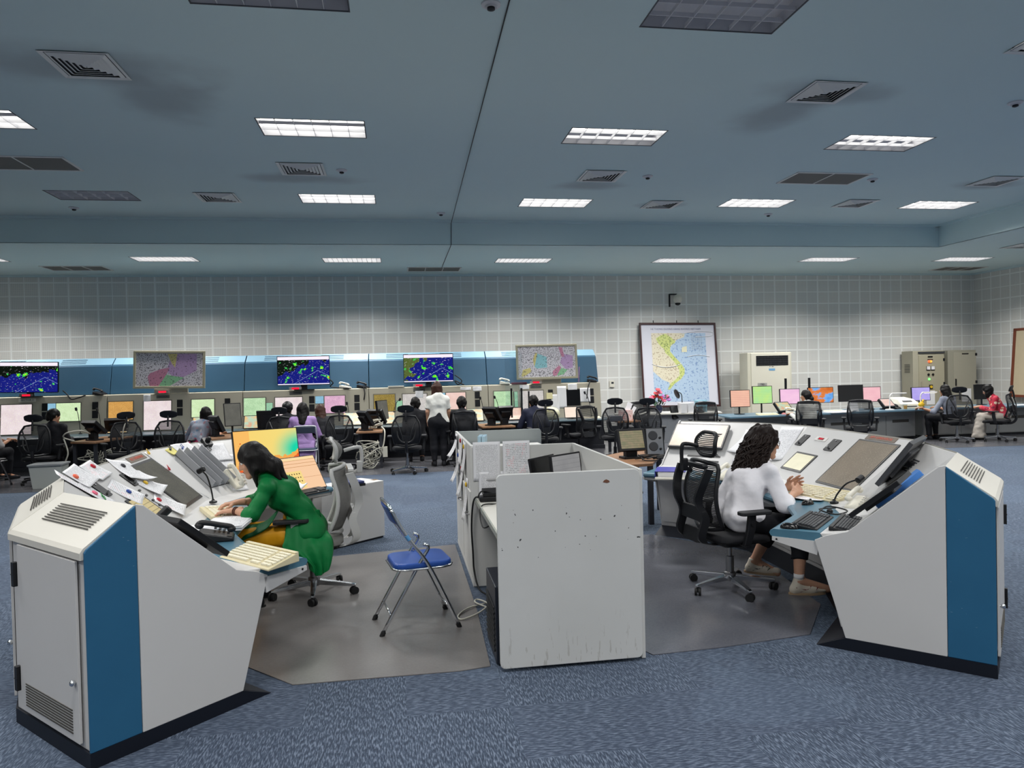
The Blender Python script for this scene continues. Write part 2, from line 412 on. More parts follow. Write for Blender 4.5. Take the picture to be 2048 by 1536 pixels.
TROF = [  # x, y, lit (0 off, 1 on, 2 near third unlit, 3 far third unlit)
 (-4.46, 8.45, 2), (-.88, 8.45, 2), (2.64, 8.45, 3), (6.13, 8.40, 3), (9.62, 8.4, 1),
 (-4.47, 11.77, 0), (-.87, 11.77, 1), (2.66, 11.84, 1), (6.16, 11.66, 1), (9.60, 11.6, 1),
 (-.88, 5.44, 0), (2.61, 5.43, 0), (-4.4, 5.44, 1), (6.1, 5.44, 1),
 (-4.4, 2.2, 1), (-.88, 2.2, 1), (2.61, 2.2, 1), (6.1, 2.2, 1), (9.6, 2.2, 0), (-4.4, -1.2, 1), (-.88, -1.2, 1), (2.61, -1.2, 1), (6.1, -1.2, 1),
 (-4.4, -4.6, 1), (2.61, -4.6, 1), (9.6, -2.9, 1), (9.6, 5.4, 1)]
TROFL = [(-7.95, 15.1), (-4.45, 15.05), (-.87, 15.15), (2.69, 15.17), (6.2, 15.14), (9.63, 14.98), (12.97, 14.9), (13.2, 9.0), (13.2, 5.0), (13.2, 1.0)]
GRIL = [(-4.65, 10.08, ZC), (6.4, 10.03, ZC)]
GRILL = [(-6.52, 16.22), (.86, 16.4), (14.1, 16.35)]
DIFF = [(-2.66, 6.94, .57), (4.42, 6.87, .57), (-1.21, 10.09, .6), (2.97, 10.14, .6), (-2.68, 11.75, .6), (4.52, 11.82, .58), (7.95, 11.54, .57), (9.28, 9.98, .58), (5.8, 5.55, .57)]
DIFFL = [(12.8, 13.1, .57)]
def holed(mb, x0, x1, y0, y1, z, holes):
    xs = sorted({x0, x1, *[h[0] for h in holes], *[h[1] for h in holes]}); ys = sorted({y0, y1, *[h[2] for h in holes], *[h[3] for h in holes]})
    xs = [x for x in xs if x0 <= x <= x1]; ys = [y for y in ys if y0 <= y <= y1]
    for i in range(len(xs)-1):
        for j in range(len(ys)-1):
            cx, cy = (xs[i]+xs[i+1])/2, (ys[j]+ys[j+1])/2
            if any(h[0] < cx < h[1] and h[2] < cy < h[3] for h in holes): continue
            mb.add([(xs[i], ys[j], z), (xs[i], ys[j+1], z), (xs[i+1], ys[j+1], z), (xs[i+1], ys[j], z)], [(0, 1, 2, 3)])
TW, TD = 1.17, .59
def hrect(x, y, w, d): return (x-w/2, x+w/2, y-d/2, y+d/2)
hm = [hrect(x, y, TW, TD) for x, y, _ in TROF]
hm2 = [hrect(x, y, TW, TD) for x, y in TROFL]
cb = MB(); holed(cb, XL, BX, YF, BY, ZC, hm)
struct('ceiling', cb, CEILP, recalc=False)
cb = MB(); holed(cb, XL, XR, BY, YB, ZL, hm2); holed(cb, BX, XR, YF, BY, ZL, hm2)
struct('ceiling_border', cb, CEILP, recalc=False)
b = MB(); b.box(((XL+BX)/2, BY+.02, (ZC+ZL)/2), (BX-XL, .04, ZC-ZL)); struct('bulkhead_back', b, CEILP)
b = MB(); b.box((BX+.02, (YF+BY)/2+.02, (ZC+ZL)/2), (.04, BY-YF+.04, ZC-ZL)); struct('bulkhead_right', b, CEILP)
# small cove mouldings
b = MB(); b.box(((XL+BX)/2, BY-.04, ZC-.02), (BX-XL, .08, .04)); b.box((BX-.04, (YF+BY)/2, ZC-.02), (.08, BY-YF, .04)); struct('trim_1', b, CEILP)
b = MB(); b.box(((XL+XR)/2, YB-.04, ZL-.02), (XR-XL, .08, .04)); b.box((XR-.04, (YF+YB)/2, ZL-.02), (.08, YB-YF, .04)); struct('trim_2', b, CEILP)
# perforated wall panels
def wallmat(name, axis, off):
    m, t = newmat(name)
    v = t.coord(); sp = t.n('ShaderNodeSeparateXYZ'); t.l(v, sp.inputs[0]); a = sp.outputs[axis]; z = sp.outputs[2]
    ua = t.math('DIVIDE', t.math('ADD', a, off), .3); uz = t.math('DIVIDE', t.math('SUBTRACT', z, 3.857), .3)
    def line(u, w1, w2):
        d = t.math('ABSOLUTE', t.math('SUBTRACT', t.math('FRACT', t.math('ADD', u, .5)), .5))
        par = t.math('LESS_THAN', t.math('FRACT', t.math('MULTIPLY', t.math('ROUND', u), .5)), .25)
        w = t.math('ADD', t.math('MULTIPLY', par, w2-w1), w1)
        return t.math('LESS_THAN', d, w)
    g = t.math('MAXIMUM', line(ua, .036, .062), line(uz, .030, .055))
    k = 2*PI/.075
    s1 = t.math('SINE', t.math('MULTIPLY', t.math('ADD', a, z), k)); s2 = t.math('SINE', t.math('MULTIPLY', t.math('SUBTRACT', a, z), k))
    dots = t.math('GREATER_THAN', t.math('MULTIPLY', s1, s2), .12)
    cb_ = t.n('ShaderNodeCombineXYZ'); t.l(t.math('FLOOR', ua), cb_.inputs[0]); t.l(t.math('FLOOR', uz), cb_.inputs[1])
    wn = t.n('ShaderNodeTexWhiteNoise', noise_dimensions='2D'); t.l(cb_.outputs[0], wn.inputs[0])
    base = t.mix(wn.outputs[0], lin((222, 222, 218)), lin((228, 226, 220)))
    c = t.mix(t.math('MULTIPLY', dots, .42), base, lin((176, 178, 177)))
    c = t.mix(g, c, lin((240, 241, 238)))
    t.bsdf(c, .8, 0, .25); t.bump(dots, .2, .004); return m
WALLM = wallmat('wall_perforated_x', 0, 8.363); WALLM2 = wallmat('wall_perforated_y', 1, -17.338)
w = MB(); w.add([(XL, YB, 0), (XR, YB, 0), (XR, YB, ZL), (XL, YB, ZL)], [(0, 1, 2, 3)]); struct('wall_back', w, WALLM, recalc=False)
w = MB(); w.add([(XR, YB, 0), (XR, YF, 0), (XR, YF, ZL), (XR, YB, ZL)], [(0, 1, 2, 3)]); struct('wall_right', w, WALLM2, recalc=False)
w = MB(); w.add([(XL, YF, 0), (XL, YB, 0), (XL, YB, ZC), (XL, YF, ZC)], [(0, 1, 2, 3)]); struct('wall_left', w, WALLM2, recalc=False)
w = MB(); w.add([(XR, YF, 0), (XL, YF, 0), (XL, YF, ZC), (XR, YF, ZC)], [(0, 1, 2, 3)]); struct('wall_front', w, WALLM, recalc=False)
b = MB(); b.box(((XL+XR)/2, YB-.01, .05), (XR-XL, .02, .1)); struct('baseboard_back', b, DGREY)
b = MB(); b.box((XR-.01, (YF+YB)/2, .05), (.02, YB-YF, .1)); struct('baseboard_right', b, DGREY)
# ------------------------------------------------------------------ luminaires
TUBE = emat('lit_tubes', (255, 253, 246), 3.2)
TUBE2 = emat('lit_tubes_far', (250, 250, 255), 2.0)
REFL = mat('luminaire_reflector', (206, 206, 210), .35)
LOUV = mat('louver_blade', (216, 216, 220), .4)
LRIM = mat('luminaire_rim', (70, 74, 80), .5)
def luminaire(x, y, z, lit, nx, ny, h=.085, label='', group=''):
    t = thing('ceiling_luminaire', label, 'light', (x, y, z), 0, group)
    a, d = TW/2, TD/2
    b = MB()
    for q, s in (((0, -d+.006, 0), (TW, .012, .006)), ((0, d-.006, 0), (TW, .012, .006)), ((-a+.006, 0, 0), (.012, TD, .006)), ((a-.006, 0, 0), (.012, TD, .006))): b.box(q, s)
    part('frame', b, LRIM, t)
    b = MB(); H = h+.012
    for q, s in (((0, -d+.004, H/2), (TW, .008, H)), ((0, d-.004, H/2), (TW, .008, H)), ((-a+.004, 0, H/2), (.008, TD, H)), ((a-.004, 0, H/2), (.008, TD, H)), ((0, 0, H+.003), (TW, TD, .006))): b.box(q, s)
    part('reflector', b, REFL, t)
    if lit:
        y0, y1 = -d+.012, d-.012
        if lit == 2: y0 = -d+TD*.36
        if lit == 3: y1 = d-TD*.34
        quad('lit_diffuser', T(0, (y0+y1)/2, h-.002) @ RX(PI), TW-.03, y1-y0, TUBE, t, world=False)
    b = MB(); bh = .035
    for i in range(1, nx): b.box((-a+TW*i/nx, 0, .004+bh/2), (.005, TD-.02, bh))
    for j in range(1, ny): b.box((0, -d+TD*j/ny, .004+bh/2), (TW-.02, .005, bh))
    part('louver', b, LOUV, t)
    return t
NEARN = ['nearest', 'second', 'third']
def lname(x, y, lit):
    col = 'left' if x < -2 else 'centre-left' if x < 1 else 'centre-right' if x < 4.5 else 'right' if x < 8 else 'far right'
    row = {5: 'near the top edge of the view', 8: 'in the second ceiling row', 11: 'in the row before the bulkhead'}.get(int(y), 'above the viewer')
    return ('unlit recessed louvered ceiling light ' if not lit else 'lit recessed louvered ceiling light ')+row+', '+col+' column'
LIGHTS = []
for x, y, lit in TROF:
    if y < 5 or (int(y) == 5 and lit):
        lb = 'lit recessed louvered ceiling light behind the viewer'
    else: lb = lname(x, y, lit)
    luminaire(x, y, ZC, lit, 6, 3, label=lb, group='louvered lights in the raised ceiling')
    if lit: LIGHTS.append((x, y, ZC))
nmL = ['leftmost, cut by the picture edge', 'second from the left', 'third from the left', 'fourth from the left, beside the ceiling cable', 'fifth from the left, above the wall map', 'sixth from the left', 'rightmost, near the room corner', 'on the right side aisle', 'on the right side aisle', 'on the right side aisle']
for (x, y), q in zip(TROFL, nmL):
    luminaire(x, y, ZL, 1, 12, 4, label='lit fine-grid light in the low ceiling border, '+q, group='fine-grid lights in the low ceiling border'); LIGHTS.append((x, y, ZL))
VENTM = mat('diffuser_aluminium', (226, 226, 222), .45)
def diffuser(x, y, z, s, label):
    t = thing('air_diffuser', label, 'air vent', (x, y, z), 0, 'square ceiling air diffusers')
    b = MB(); n = 6; r = s/2
    def ring(r0, r1, z0, z1):
        p = lambda r, zz: [(-r, -r, zz), (r, -r, zz), (r, r, zz), (-r, r, zz)]
        b.loft([p(r0, z0), p(r1, z1), p(r1-.002, z1+.003), p(r0-.002, z0+.003), p(r0, z0)], True, False)
    ring(r, r-.035, -.012, -.004)
    part('frame', b, VENTM, t)
    b = MB()
    for k in range(n):
        r0 = (r-.04)*(1-k/n)*.98; ring(r0, r0-.03, -.004, -.022)
    part('blades', b, VENTM, t)
    b = MB(); b.box((0, 0, -.0015), (s-.06, s-.06, .001)); part('duct_opening', b, DGREY, t)
nmD = ['large near left with dark soot around it', 'large near right with soot streaks', 'centre left between two lit lights', 'centre right between two lit lights', 'left, beside the unlit light of the far row', 'right of centre in the far row', 'far right, in the far row', 'at the right picture edge', 'cut by the picture edge at top right']
for (x, y, s), q in zip(DIFF, nmD): diffuser(x, y, ZC, s, 'square four-way ceiling air diffuser, '+q)
diffuser(12.8, 13.1, ZL, .57, 'square ceiling air diffuser in the low border at the right wall')
GRM = mat('return_grille_fill', (112, 110, 106), .7, var=.2, vscale=300)
def grille(x, y, z, n, label):
    t = thing('return_air_grille', label, 'air vent', (x, y, z), 0, 'rectangular return grilles')
    b = MB(); a, d = TW/2, TD/2
    for q, s in (((0, -d, -.006), (TW+.03, .03, .012)), ((0, d, -.006), (TW+.03, .03, .012)), ((-a, 0, -.006), (.03, TD, .012)), ((a, 0, -.006), (.03, TD, .012))): b.box(q, s)
    for i in range(1, n): b.box((-a+TW*i/n, 0, -.006), (.016, TD, .012))
    part('frame', b, VENTM, t)
    b = MB(); b.box((0, 0, -.003), (TW, TD, .004)); part('mesh_panel', b, GRM, t)
grille(*GRIL[0], 2, 'two-panel return air grille at the left picture edge'); grille(*GRIL[1], 2, 'two-panel return air grille, right of centre')
for (x, y), q in zip(GRILL, ['above the leftmost wall screen', 'where the ceiling cable ends', 'near the back right corner']): grille(x, y, ZL, 3, 'dark return grille in the low ceiling border '+q)
for (x, y), q in zip([(.77, 5.49), (-.69, 10.11), (3.66, 10.1), (.81, 12.68), (-5.08, 12.59), (6.82, 12.45), (7.2, 10.02), (6.71, 6.94)], ['at the top picture edge by the cable', 'right of the centre left diffuser', 'right of the centre right diffuser', 'beside the cable near the bulkhead', 'left, near the bulkhead', 'right, near the bulkhead', 'beside the right return grille', 'near the right picture edge']):
    t = thing('ceiling_detector', 'small round ceiling detector '+q, 'detector', (x, y, ZC), 0, 'round ceiling detectors')
    b = MB(); b.lathe([(.075, 0), (.075, -.012), (.05, -.02), (.045, -.03)], 20); part('base', b, REFL, t, smooth=40)
    b = MB(); b.lathe([(.03, -.03), (.03, -.045), (.012, -.052)], 16); part('sensor_head', b, BLACK, t, smooth=40)
b = MB(); b.tube([(.913, 5.3, ZC-.008), (.90, 5.418, ZC-.008), (1.03, 13.24, ZC-.05), (1.03, 13.285, ZC-.06), (1.022, 13.285, ZL-.008), (1.022, 13.4, ZL-.008), (1.02, 16.1, ZL-.008)], .006, 6)
whole('ceiling_cable', b, CABLEK, 'thin black cable running along the ceiling and over the bulkhead', 'cable')
# ------------------------------------------------------------------ lamps of those luminaires, camera
def lamp(x, y, z, e, w=1.1, d=.52):
    l = bpy.data.lights.new('luminaire_lamp', 'AREA'); l.shape = 'RECTANGLE'; l.size = w; l.size_y = d; l.energy = e; l.spread = math.radians(LSPREAD)
    l.color = (1, .985, .955)
    o = link(bpy.data.objects.new('luminaire_lamp', l)); o.location = (x, y, z-.004); return o
LSPREAD = 138
for x, y, z in LIGHTS: lamp(x, y, z, (84 if y > 4 else 60) if z == ZC else 92)
W = bpy.data.worlds.new('World'); S.world = W; W.use_nodes = True
W.node_tree.nodes['Background'].inputs[0].default_value = (.03, .035, .04, 1)
cam = bpy.data.cameras.new('Camera'); co = link(bpy.data.objects.new('Camera', cam)); S.camera = co
f_, ya, pi_, ro = 1442.678, .15618, -.016301, -.0231209
cam.sensor_fit = 'HORIZONTAL'; cam.sensor_width = 36; cam.lens = f_/2048*36; cam.clip_start = .05; cam.clip_end = 80
fw = Vector((math.sin(ya)*math.cos(pi_), math.cos(ya)*math.cos(pi_), math.sin(pi_))); r0 = Vector((math.cos(ya), -math.sin(ya), 0)); u0 = r0.cross(fw)
r1 = math.cos(ro)*r0+math.sin(ro)*u0; u1 = -math.sin(ro)*r0+math.cos(ro)*u0
co.matrix_world = frame((0, 0, 1.65), r1, u1, -fw)
S.view_settings.view_transform = 'Standard'; S.view_settings.look = 'None'; S.view_settings.exposure = 0; S.view_settings.gamma = 1; S.view_settings.use_curve_mapping = False
cy = S.cycles; cy.use_denoising = True; cy.use_adaptive_sampling = True; cy.adaptive_threshold = .02; cy.max_bounces = 6; cy.diffuse_bounces = 4; cy.glossy_bounces = 3; cy.transparent_max_bounces = 10; cy.caustics_reflective = False; cy.caustics_refractive = False; cy.sample_clamp_indirect = 4
try: cy.denoiser = 'OPENIMAGEDENOISE'
except Exception: pass
# ------------------------------------------------------------------ the two curved supervisor consoles
RV = [(-1.18, 3.45), (-1.69, 3.96), (-1.99, 4.68), (-2.03, 6.15), (-1.79, 6.77), (-1.26, 7.30)]
def cpoly(mir):
    P = [Vector(((1.7-x) if mir else x, y)) for x, y in RV]; n = []
    for i in range(5):
        t = (P[i+1]-P[i]).normalized(); n.append(Vector((t.y, -t.x))*(-1 if mir else 1))
    mv = [n[0]]
    for i in range(1, 5):
        b = (n[i-1]+n[i]).normalized(); mv.append(b/ b.dot(n[i]))
    mv.append(n[4]); return P, n, mv
CP = {False: cpoly(False), True: cpoly(True)}
def sweep(mb, mir, prof, i0=0, i1=5, trim=0):
    P, n, mv = CP[mir]
    rings = []
    for i in range(i0, i1+1):
        b = P[i]
        rings.append([(b.x+mv[i].x*d, b.y+mv[i].y*d, z) for d, z in prof])
    mb.loft(rings, True, True); return mb
def slopeM(mir, seg, u, v, lift=.0, rot=0):
    """frame on the sloping panel: x right for the operator, y up the slope, z out of it"""
    P, n, mv = CP[mir]; a = P[seg]; t = (P[seg+1]-a).normalized(); nn = n[seg]; L = math.hypot(.484, .409)
    down = Vector((nn.x*.484/L, nn.y*.484/L, -.409/L)); tt = Vector((t.x, t.y, 0))
    o = Vector((a.x, a.y, 1.088))+tt*u+down*v
    up = -down; x = tt if not mir else -tt
    z = x.cross(up)
    if z.z < 0: x = -x; z = x.cross(up)
    return frame(o+z*lift, x, up, z) @ RZ(rot)
def deskP(mir, seg, u, d, z=.657):
    P, n, mv = CP[mir]; t = (P[seg+1]-P[seg]).normalized(); q = P[seg]+t*u+n[seg]*d
    return Vector((q.x, q.y, z))
def deskM(mir, seg, u, d, z=.657, rot=0):
    """frame on the desk: y points away from the operator"""
    P, n, mv = CP[mir]; o = deskP(mir, seg, u, d, z); nn = n[seg]
    y = Vector((-nn.x, -nn.y, 0)); zz = Vector((0, 0, 1)); x = y.cross(zz)
    return frame(o, x, y, zz) @ RZ(rot)
def rearM(mir, seg, u, s=.13):
    """frame on the rear top slope"""
    P, n, mv = CP[mir]; a = P[seg]; t = (P[seg+1]-a).normalized(); nn = n[seg]; L = math.hypot(.218, .152)
    dn = Vector((-nn.x*.218/L, -nn.y*.218/L, -.152/L)); o = Vector((a.x, a.y, 1.088))+Vector((t.x, t.y, 0))*u+dn*s
    x = Vector((t.x, t.y, 0)); y = -dn; z = x.cross(y)
    if z.z < 0: x = -x; z = x.cross(y)
    return frame(o, x, y, z)
def backM(mir, seg, u, z):
    P, n, mv = CP[mir]; nn = n[seg]; t = (P[seg+1]-P[seg]).normalized()
    # true back edge runs between mitred corners: keep to the centre line offset
    q = P[seg]+t*u-nn*.218
    zz = Vector((-nn.x, -nn.y, 0)); y = Vector((0, 0, 1)); x = y.cross(zz)
    return frame((q.x, q.y, z), x, y, zz)
BEZ = mat('screen_bezel', (26, 26, 28), .35)
LABELB = mat('nameplate_brown', (112, 98, 84), .5)
LETR = mat('nameplate_red', (216, 92, 66), .5)
WINW = mat('clock_face', (230, 226, 222), .3)
def flat(mb, M, w, h, z0=0, z1=.004, r=.004): mb.rbox(w, h, r, z0, z1, M)
def inset_screen(root, M, w, h, m, bez=.022, name='radar_screen'):
    b = MB(); b.rbox(w, h, .006, .0, .006, M); o = part(name, b, BEZ, root, world=True)
    q = quad('display', M, w-2*bez, h-2*bez, m, o, z=.0075, world=False)
    q.matrix_parent_inverse = Matrix(); 
    # display was built in root space: place it there
    me = q.data; inv = root.matrix_basis.inverted()
    for v in me.vertices: v.co = inv @ v.co
    return o
def speaker_strip(root, M, w=.1, h=.155):
    b = MB(); b.rbox(w, h, .008, 0, .007, M); o = part('speaker_panel', b, BLACK, root, world=True)
    b = MB(); b.cyl((M @ Vector((0, -h*.32, .006))), (M @ Vector((0, -h*.32, .03))), .009, 10); b.cyl(M @ Vector((0, h*.36, .005)), M @ Vector((0, h*.36, .011)), .008, 10)
    k = part('knob', b, STEEL, o); me = k.data; inv = root.matrix_basis.inverted()
    for v in me.vertices: v.co = inv @ v.co
def console(mir):
    P, n, mv = CP[mir]; side = 'right' if mir else 'left'
    lab = ('curved white control console on the right with blue end stripe and radar screen' if mir else 'curved white control console on the left covered in clipped papers, blue end stripe')
    root = thing('control_console', lab, 'console', (P[2].x, P[2].y, 0), 0, 'curved supervisor consoles')
    b = sweep(MB(), mir, [(-.216, .07), (-.216, .936), (-.205, .944), (-.008, 1.084), (.004, 1.085), (.484, .679), (.64, .66), (.64, .60), (.51, .07)])
    part('body', b, WHITE, root, world=True, bev=.004)
    b = sweep(MB(), mir, [(-.226, 0), (-.226, .07), (.51, .07), (.667, .0)]); part('plinth', b, PLINTH, root, world=True)
    b = sweep(MB(), mir, [(.60, .612), (.64, .663), (.66, .663), (.905, .657), (.926, .648), (.932, .632), (.922, .615), (.90, .610)]); part('desk_top', b, DESKBLUE, root, world=True)
    b = sweep(MB(), mir, [(.55, .612), (.90, .609), (.90, .588), (.55, .54)]); part('apron', b, WHITE, root, world=True)
    # rear top lids (one moulded lid per bay with a rolled edge)
    for i in range(5):
        a, c = P[i]-mv[i]*0, P[i+1]
        b = MB(); rings = []
        for q, m_ in ((P[i], mv[i]), (P[i+1], mv[i+1])):
            pf = [(-.002, 1.094), (-.222, .943), (-.236, .925), (-.236, .895), (-.218, .895), (-.212, .925), (0, 1.074)]
            t = (P[i+1]-P[i]).normalized()*(.003 if q is P[i] else -.003)
            rings.append([(q.x+t.x+m_.x*d, q.y+t.y+m_.y*d, z) for d, z in pf])
        b.loft(rings); lid = part('rear_lid', b, CREAM, root, world=True)
        Ls = (P[i+1]-P[i]).length
        b = MB()
        for k in range(8):
            b.box((0, .05-.0145*k, .0015), (Ls*.66 if i != 2 else .40, .0045, .003), rearM(mir, i, Ls/2, .120) @ T(0, 0, .0115))
        v = part('vent_slots', b, SLOT, lid); inv = root.matrix_basis.inverted(); v.data.transform(inv)
    # end panels with blue band, at both ends
    for e, (q, nn, seg) in enumerate(((P[0], n[0], 0), (P[5], n[4], 4))):
        t = (P[1]-P[0]).normalized() if e == 0 else (P[4]-P[5]).normalized()
        out = Vector((-t.x, -t.y, 0)); X = Vector((nn.x, nn.y, 0)); Z = out; Y = Vector((0, 0, 1))
        M = frame((q.x, q.y, 0), X, Y, X.cross(Y))
        s = 1 if X.cross(Y).dot(out) > 0 else -1
        z0, z1 = (0, .014*s)
        b = MB(); b.prism([(-.002, .07), (-.002, 1.099), (.03, 1.09), (.486, .69), (.60, .655), (.667, .620), (.505, .07)], min(z0, z1), max(z0, z1), M)
        part('end_panel', b, WHITE, root, world=True, bev=.003)
        b = MB(); b.prism([(-.224, .07), (-.224, .925), (-.215, .940), (-.004, 1.094), (-.004, .07)], min(z0, z1), max(z0, z1), M)
        part('blue_band', b, BLUE, root, world=True, bev=.004)
        b = MB(); b.prism([(-.226, 0), (-.226, .07), (.505, .07), (.667, 0)], min(z0, z1), max(z0, z1), M); part('end_plinth', b, PLINTH, root, world=True)
        b = MB(); b.prism([(.645, .612), (.915, .612), (.915, .588), (.655, .53)], -.004, .014*s if s > 0 else .004, M)
        g = part('desk_bracket', b, WHITE, root, world=True)
        b = MB(); b.cyl(M @ Vector((.885, .60, .013*s)), M @ Vector((.885, .60, .017*s)), .006, 8); o = part('bolt', b, BLACK, g); o.data.transform(root.matrix_basis.inverted())
    # rear doors
    for i in range(5):
        Ls = (P[i+1]-P[i]).length
        w_ = Ls-.06+(.0 if i in (0, 4) else .02)
        M = backM(mir, i, Ls/2, 0)
        b = MB(); b.rbox(w_-.05, .79, .006, .006, .018, M @ T(.0 if not mir else 0, .49, 0)); d = part('door', b, WHITE, root, world=True, bev=.002)
        inv = root.matrix_basis.inverted(); hs = -1 if not mir else 1
        for zz in (.24, .74):
            b = MB(); b.box((hs*(w_/2-.005), zz, .022), (.028, .115, .022), M); b.box((hs*(w_/2-.005), zz, .034), (.03, .004, .003), M); h = part('hinge', b, BLACK, d); h.data.transform(inv)
        b = MB(); b.sphere((M @ Vector((-hs*(w_/2-.05), .36, .03))), .013, 8); b.cyl(M @ Vector((-hs*(w_/2-.05), .36, .015)), M @ Vector((-hs*(w_/2-.05), .36, .028)), .007, 8); h = part('knob', b, CHROME, d, smooth=40); h.data.transform(inv)
        b = MB()
        for k in range(9): b.box((0, .13+.0125*k, .0195), (w_*.74, .005, .003), M)
        h = part('vent_grille', b, SLOT, d); h.data.transform(inv)
    # under-desk front panels, one per bay
    for i in range(5):
        Ls = (P[i+1]-P[i]).length; L2 = Ls-.36 if i not in (0, 4) else Ls-.2
        t = (P[i+1]-P[i]).normalized(); nn = n[i]; c = P[i]+t*(Ls/2 if i not in (0, 4) else (Ls*.5+(-.08 if i == 0 else .08)))
        o = Vector((c.x+nn.x*.575, c.y+nn.y*.575, .335)); y = Vector((nn.x*.13, nn.y*.13, .53)).normalized(); x = Vector((t.x, t.y, 0)); z = x.cross(y)
        if z.dot(Vector((nn.x, nn.y, 0))) < 0: x = -x; z = x.cross(y)
        b = MB(); b.rbox(max(L2, .2), .44, .006, .0, .012, frame(o, x, y, z)); part('service_panel', b, WHITE, root, world=True)
    # instruments in the sloping panels
    if not mir:
        inset_screen(root, slopeM(mir, 2, 1.165, .34), .53, .50, SCR['dark'], .024)
        M = slopeM(mir, 2, 1.195, .044); b = MB(); b.rbox(.37, .056, .003, 0, .004, M); o = part('nameplate', b, LABELB, root, world=True)
        x = text('lettering', 'ACC SUPERVISOR', .036, LETR, o, I4); x.matrix_local = root.matrix_basis.inverted() @ M @ T(0, 0, .005)
        speaker_strip(root, slopeM(mir, 2, .17, .18), .1, .13); speaker_strip(root, slopeM(mir, 2, .66, .19), .085, .13)
        M = slopeM(mir, 2, .433, .142); 
        inset_screen(root, slopeM(mir, 2, .40, .43), .30, .22, SCR['keys'], .02, 'touch_key_panel')
        # row of toggle buttons
        b = MB()
        for k in range(4): b.rbox(.03, .016, .003, 0, .008, slopeM(mir, 2, .60, .30+.055*k))
        part('push_buttons', b, DGREY, root, world=True)
        # pigeon-hole rack in bay 3
        M = slopeM(mir, 3, .43, .31)
        b = MB(); b.rbox(.30, .43, .004, 0, .004, M)
        o = part('strip_rack', b, DGREY, root, world=True)
        for k in range(3):
            b = MB(); b.box((-.145+.097*k, 0, .035), (.006, .43, .07), M); b.box((-.10+.097*k, 0, .006), (.09, .42, .006), M @ RY(0)); q = part('divider', b, STEEL if False else mat('rack_grey', (150, 152, 156), .45), o); q.data.transform(root.matrix_basis.inverted())
        b = MB(); b.box((.148, 0, .035), (.006, .43, .07), M); q = part('divider', b, MATS['rack_grey'], o); q.data.transform(root.matrix_basis.inverted())
    else:
        inset_screen(root, slopeM(mir, 2, .36, .32), .50, .51, SCR['brown'], .016)
        M = slopeM(mir, 2, .38, .03); b = MB(); b.rbox(.36, .05, .003, 0, .004, M); o = part('nameplate', b, LABELB, root, world=True)
        x = text('lettering', 'APP SUPERVISOR', .036, LETR, o, I4); x.matrix_local = root.matrix_basis.inverted() @ M @ T(0, 0, .005)
        speaker_strip(root, slopeM(mir, 2, 1.335, .175), .1, .135); speaker_strip(root, slopeM(mir, 2, .86, .175), .12, .135)
        M = slopeM(mir, 2, 1.09, .128)
        inset_screen(root, slopeM(mir, 2, 1.07, .42), .33, .215, SCR['lemon'], .02, 'touch_key_panel')
        for vv in (.49, .555):
            b = MB(); b.rbox(.34, .022, .01, 0, .003, slopeM(mir, 4, .36, vv)); part('cable_slot', b, BLACK, root, world=True)
        b = MB()
        for k in range(6): b.box((0, -.05+.02*k, .002), (.12, .008, .004), slopeM(mir, 1, .40, .20))
        part('vent_slots', b, DGREY, root, world=True)
    b = MB(); b.rbox(.19 if not mir else .17, .046, .004, 0, .005, M); o = part('clock_window', b, WINW, root, world=True)
    b = MB(); b.rbox(.085, .026, .002, .005, .006, M); q = part('red_readout', b, mat('readout_red', (120, 10, 24), .3), o); q.data.transform(root.matrix_basis.inverted())
    x = text('digits', '05:17', .024, REDLED, o, I4); x.matrix_local = root.matrix_basis.inverted() @ M @ T(0, 0, .0065)
    return root
CL = console(False); CR = console(True)
# vinyl mats inside both consoles
b = MB(); b.prism([(-.88, 4.27), (-.60, 3.98), (.30, 3.97), (.47, 4.0), (.50, 5.0), (.50, 6.93), (-.65, 6.75), (-1.25, 6.2), (-1.5, 5.6), (-1.38, 4.7)], .0008, .005)
whole('floor_mat', b, VINYL, 'glossy grey vinyl sheet on the carpet inside the left console', 'floor mat', 'vinyl sheets on the carpet')
b = MB(); b.prism([(1.37, 4.05), (1.41, 3.96), (1.83, 3.98), (2.45, 4.06), (2.83, 4.55), (2.9, 5.0), (3.05, 6.0), (2.45, 6.86), (1.38, 6.9)], .0008, .005)
whole('floor_mat', b, vinyl('floor_vinyl_blue', (70, 74, 86), (92, 94, 104), .08), 'glossy dark vinyl sheet on the carpet inside the right console', 'floor mat', 'vinyl sheets on the carpet')
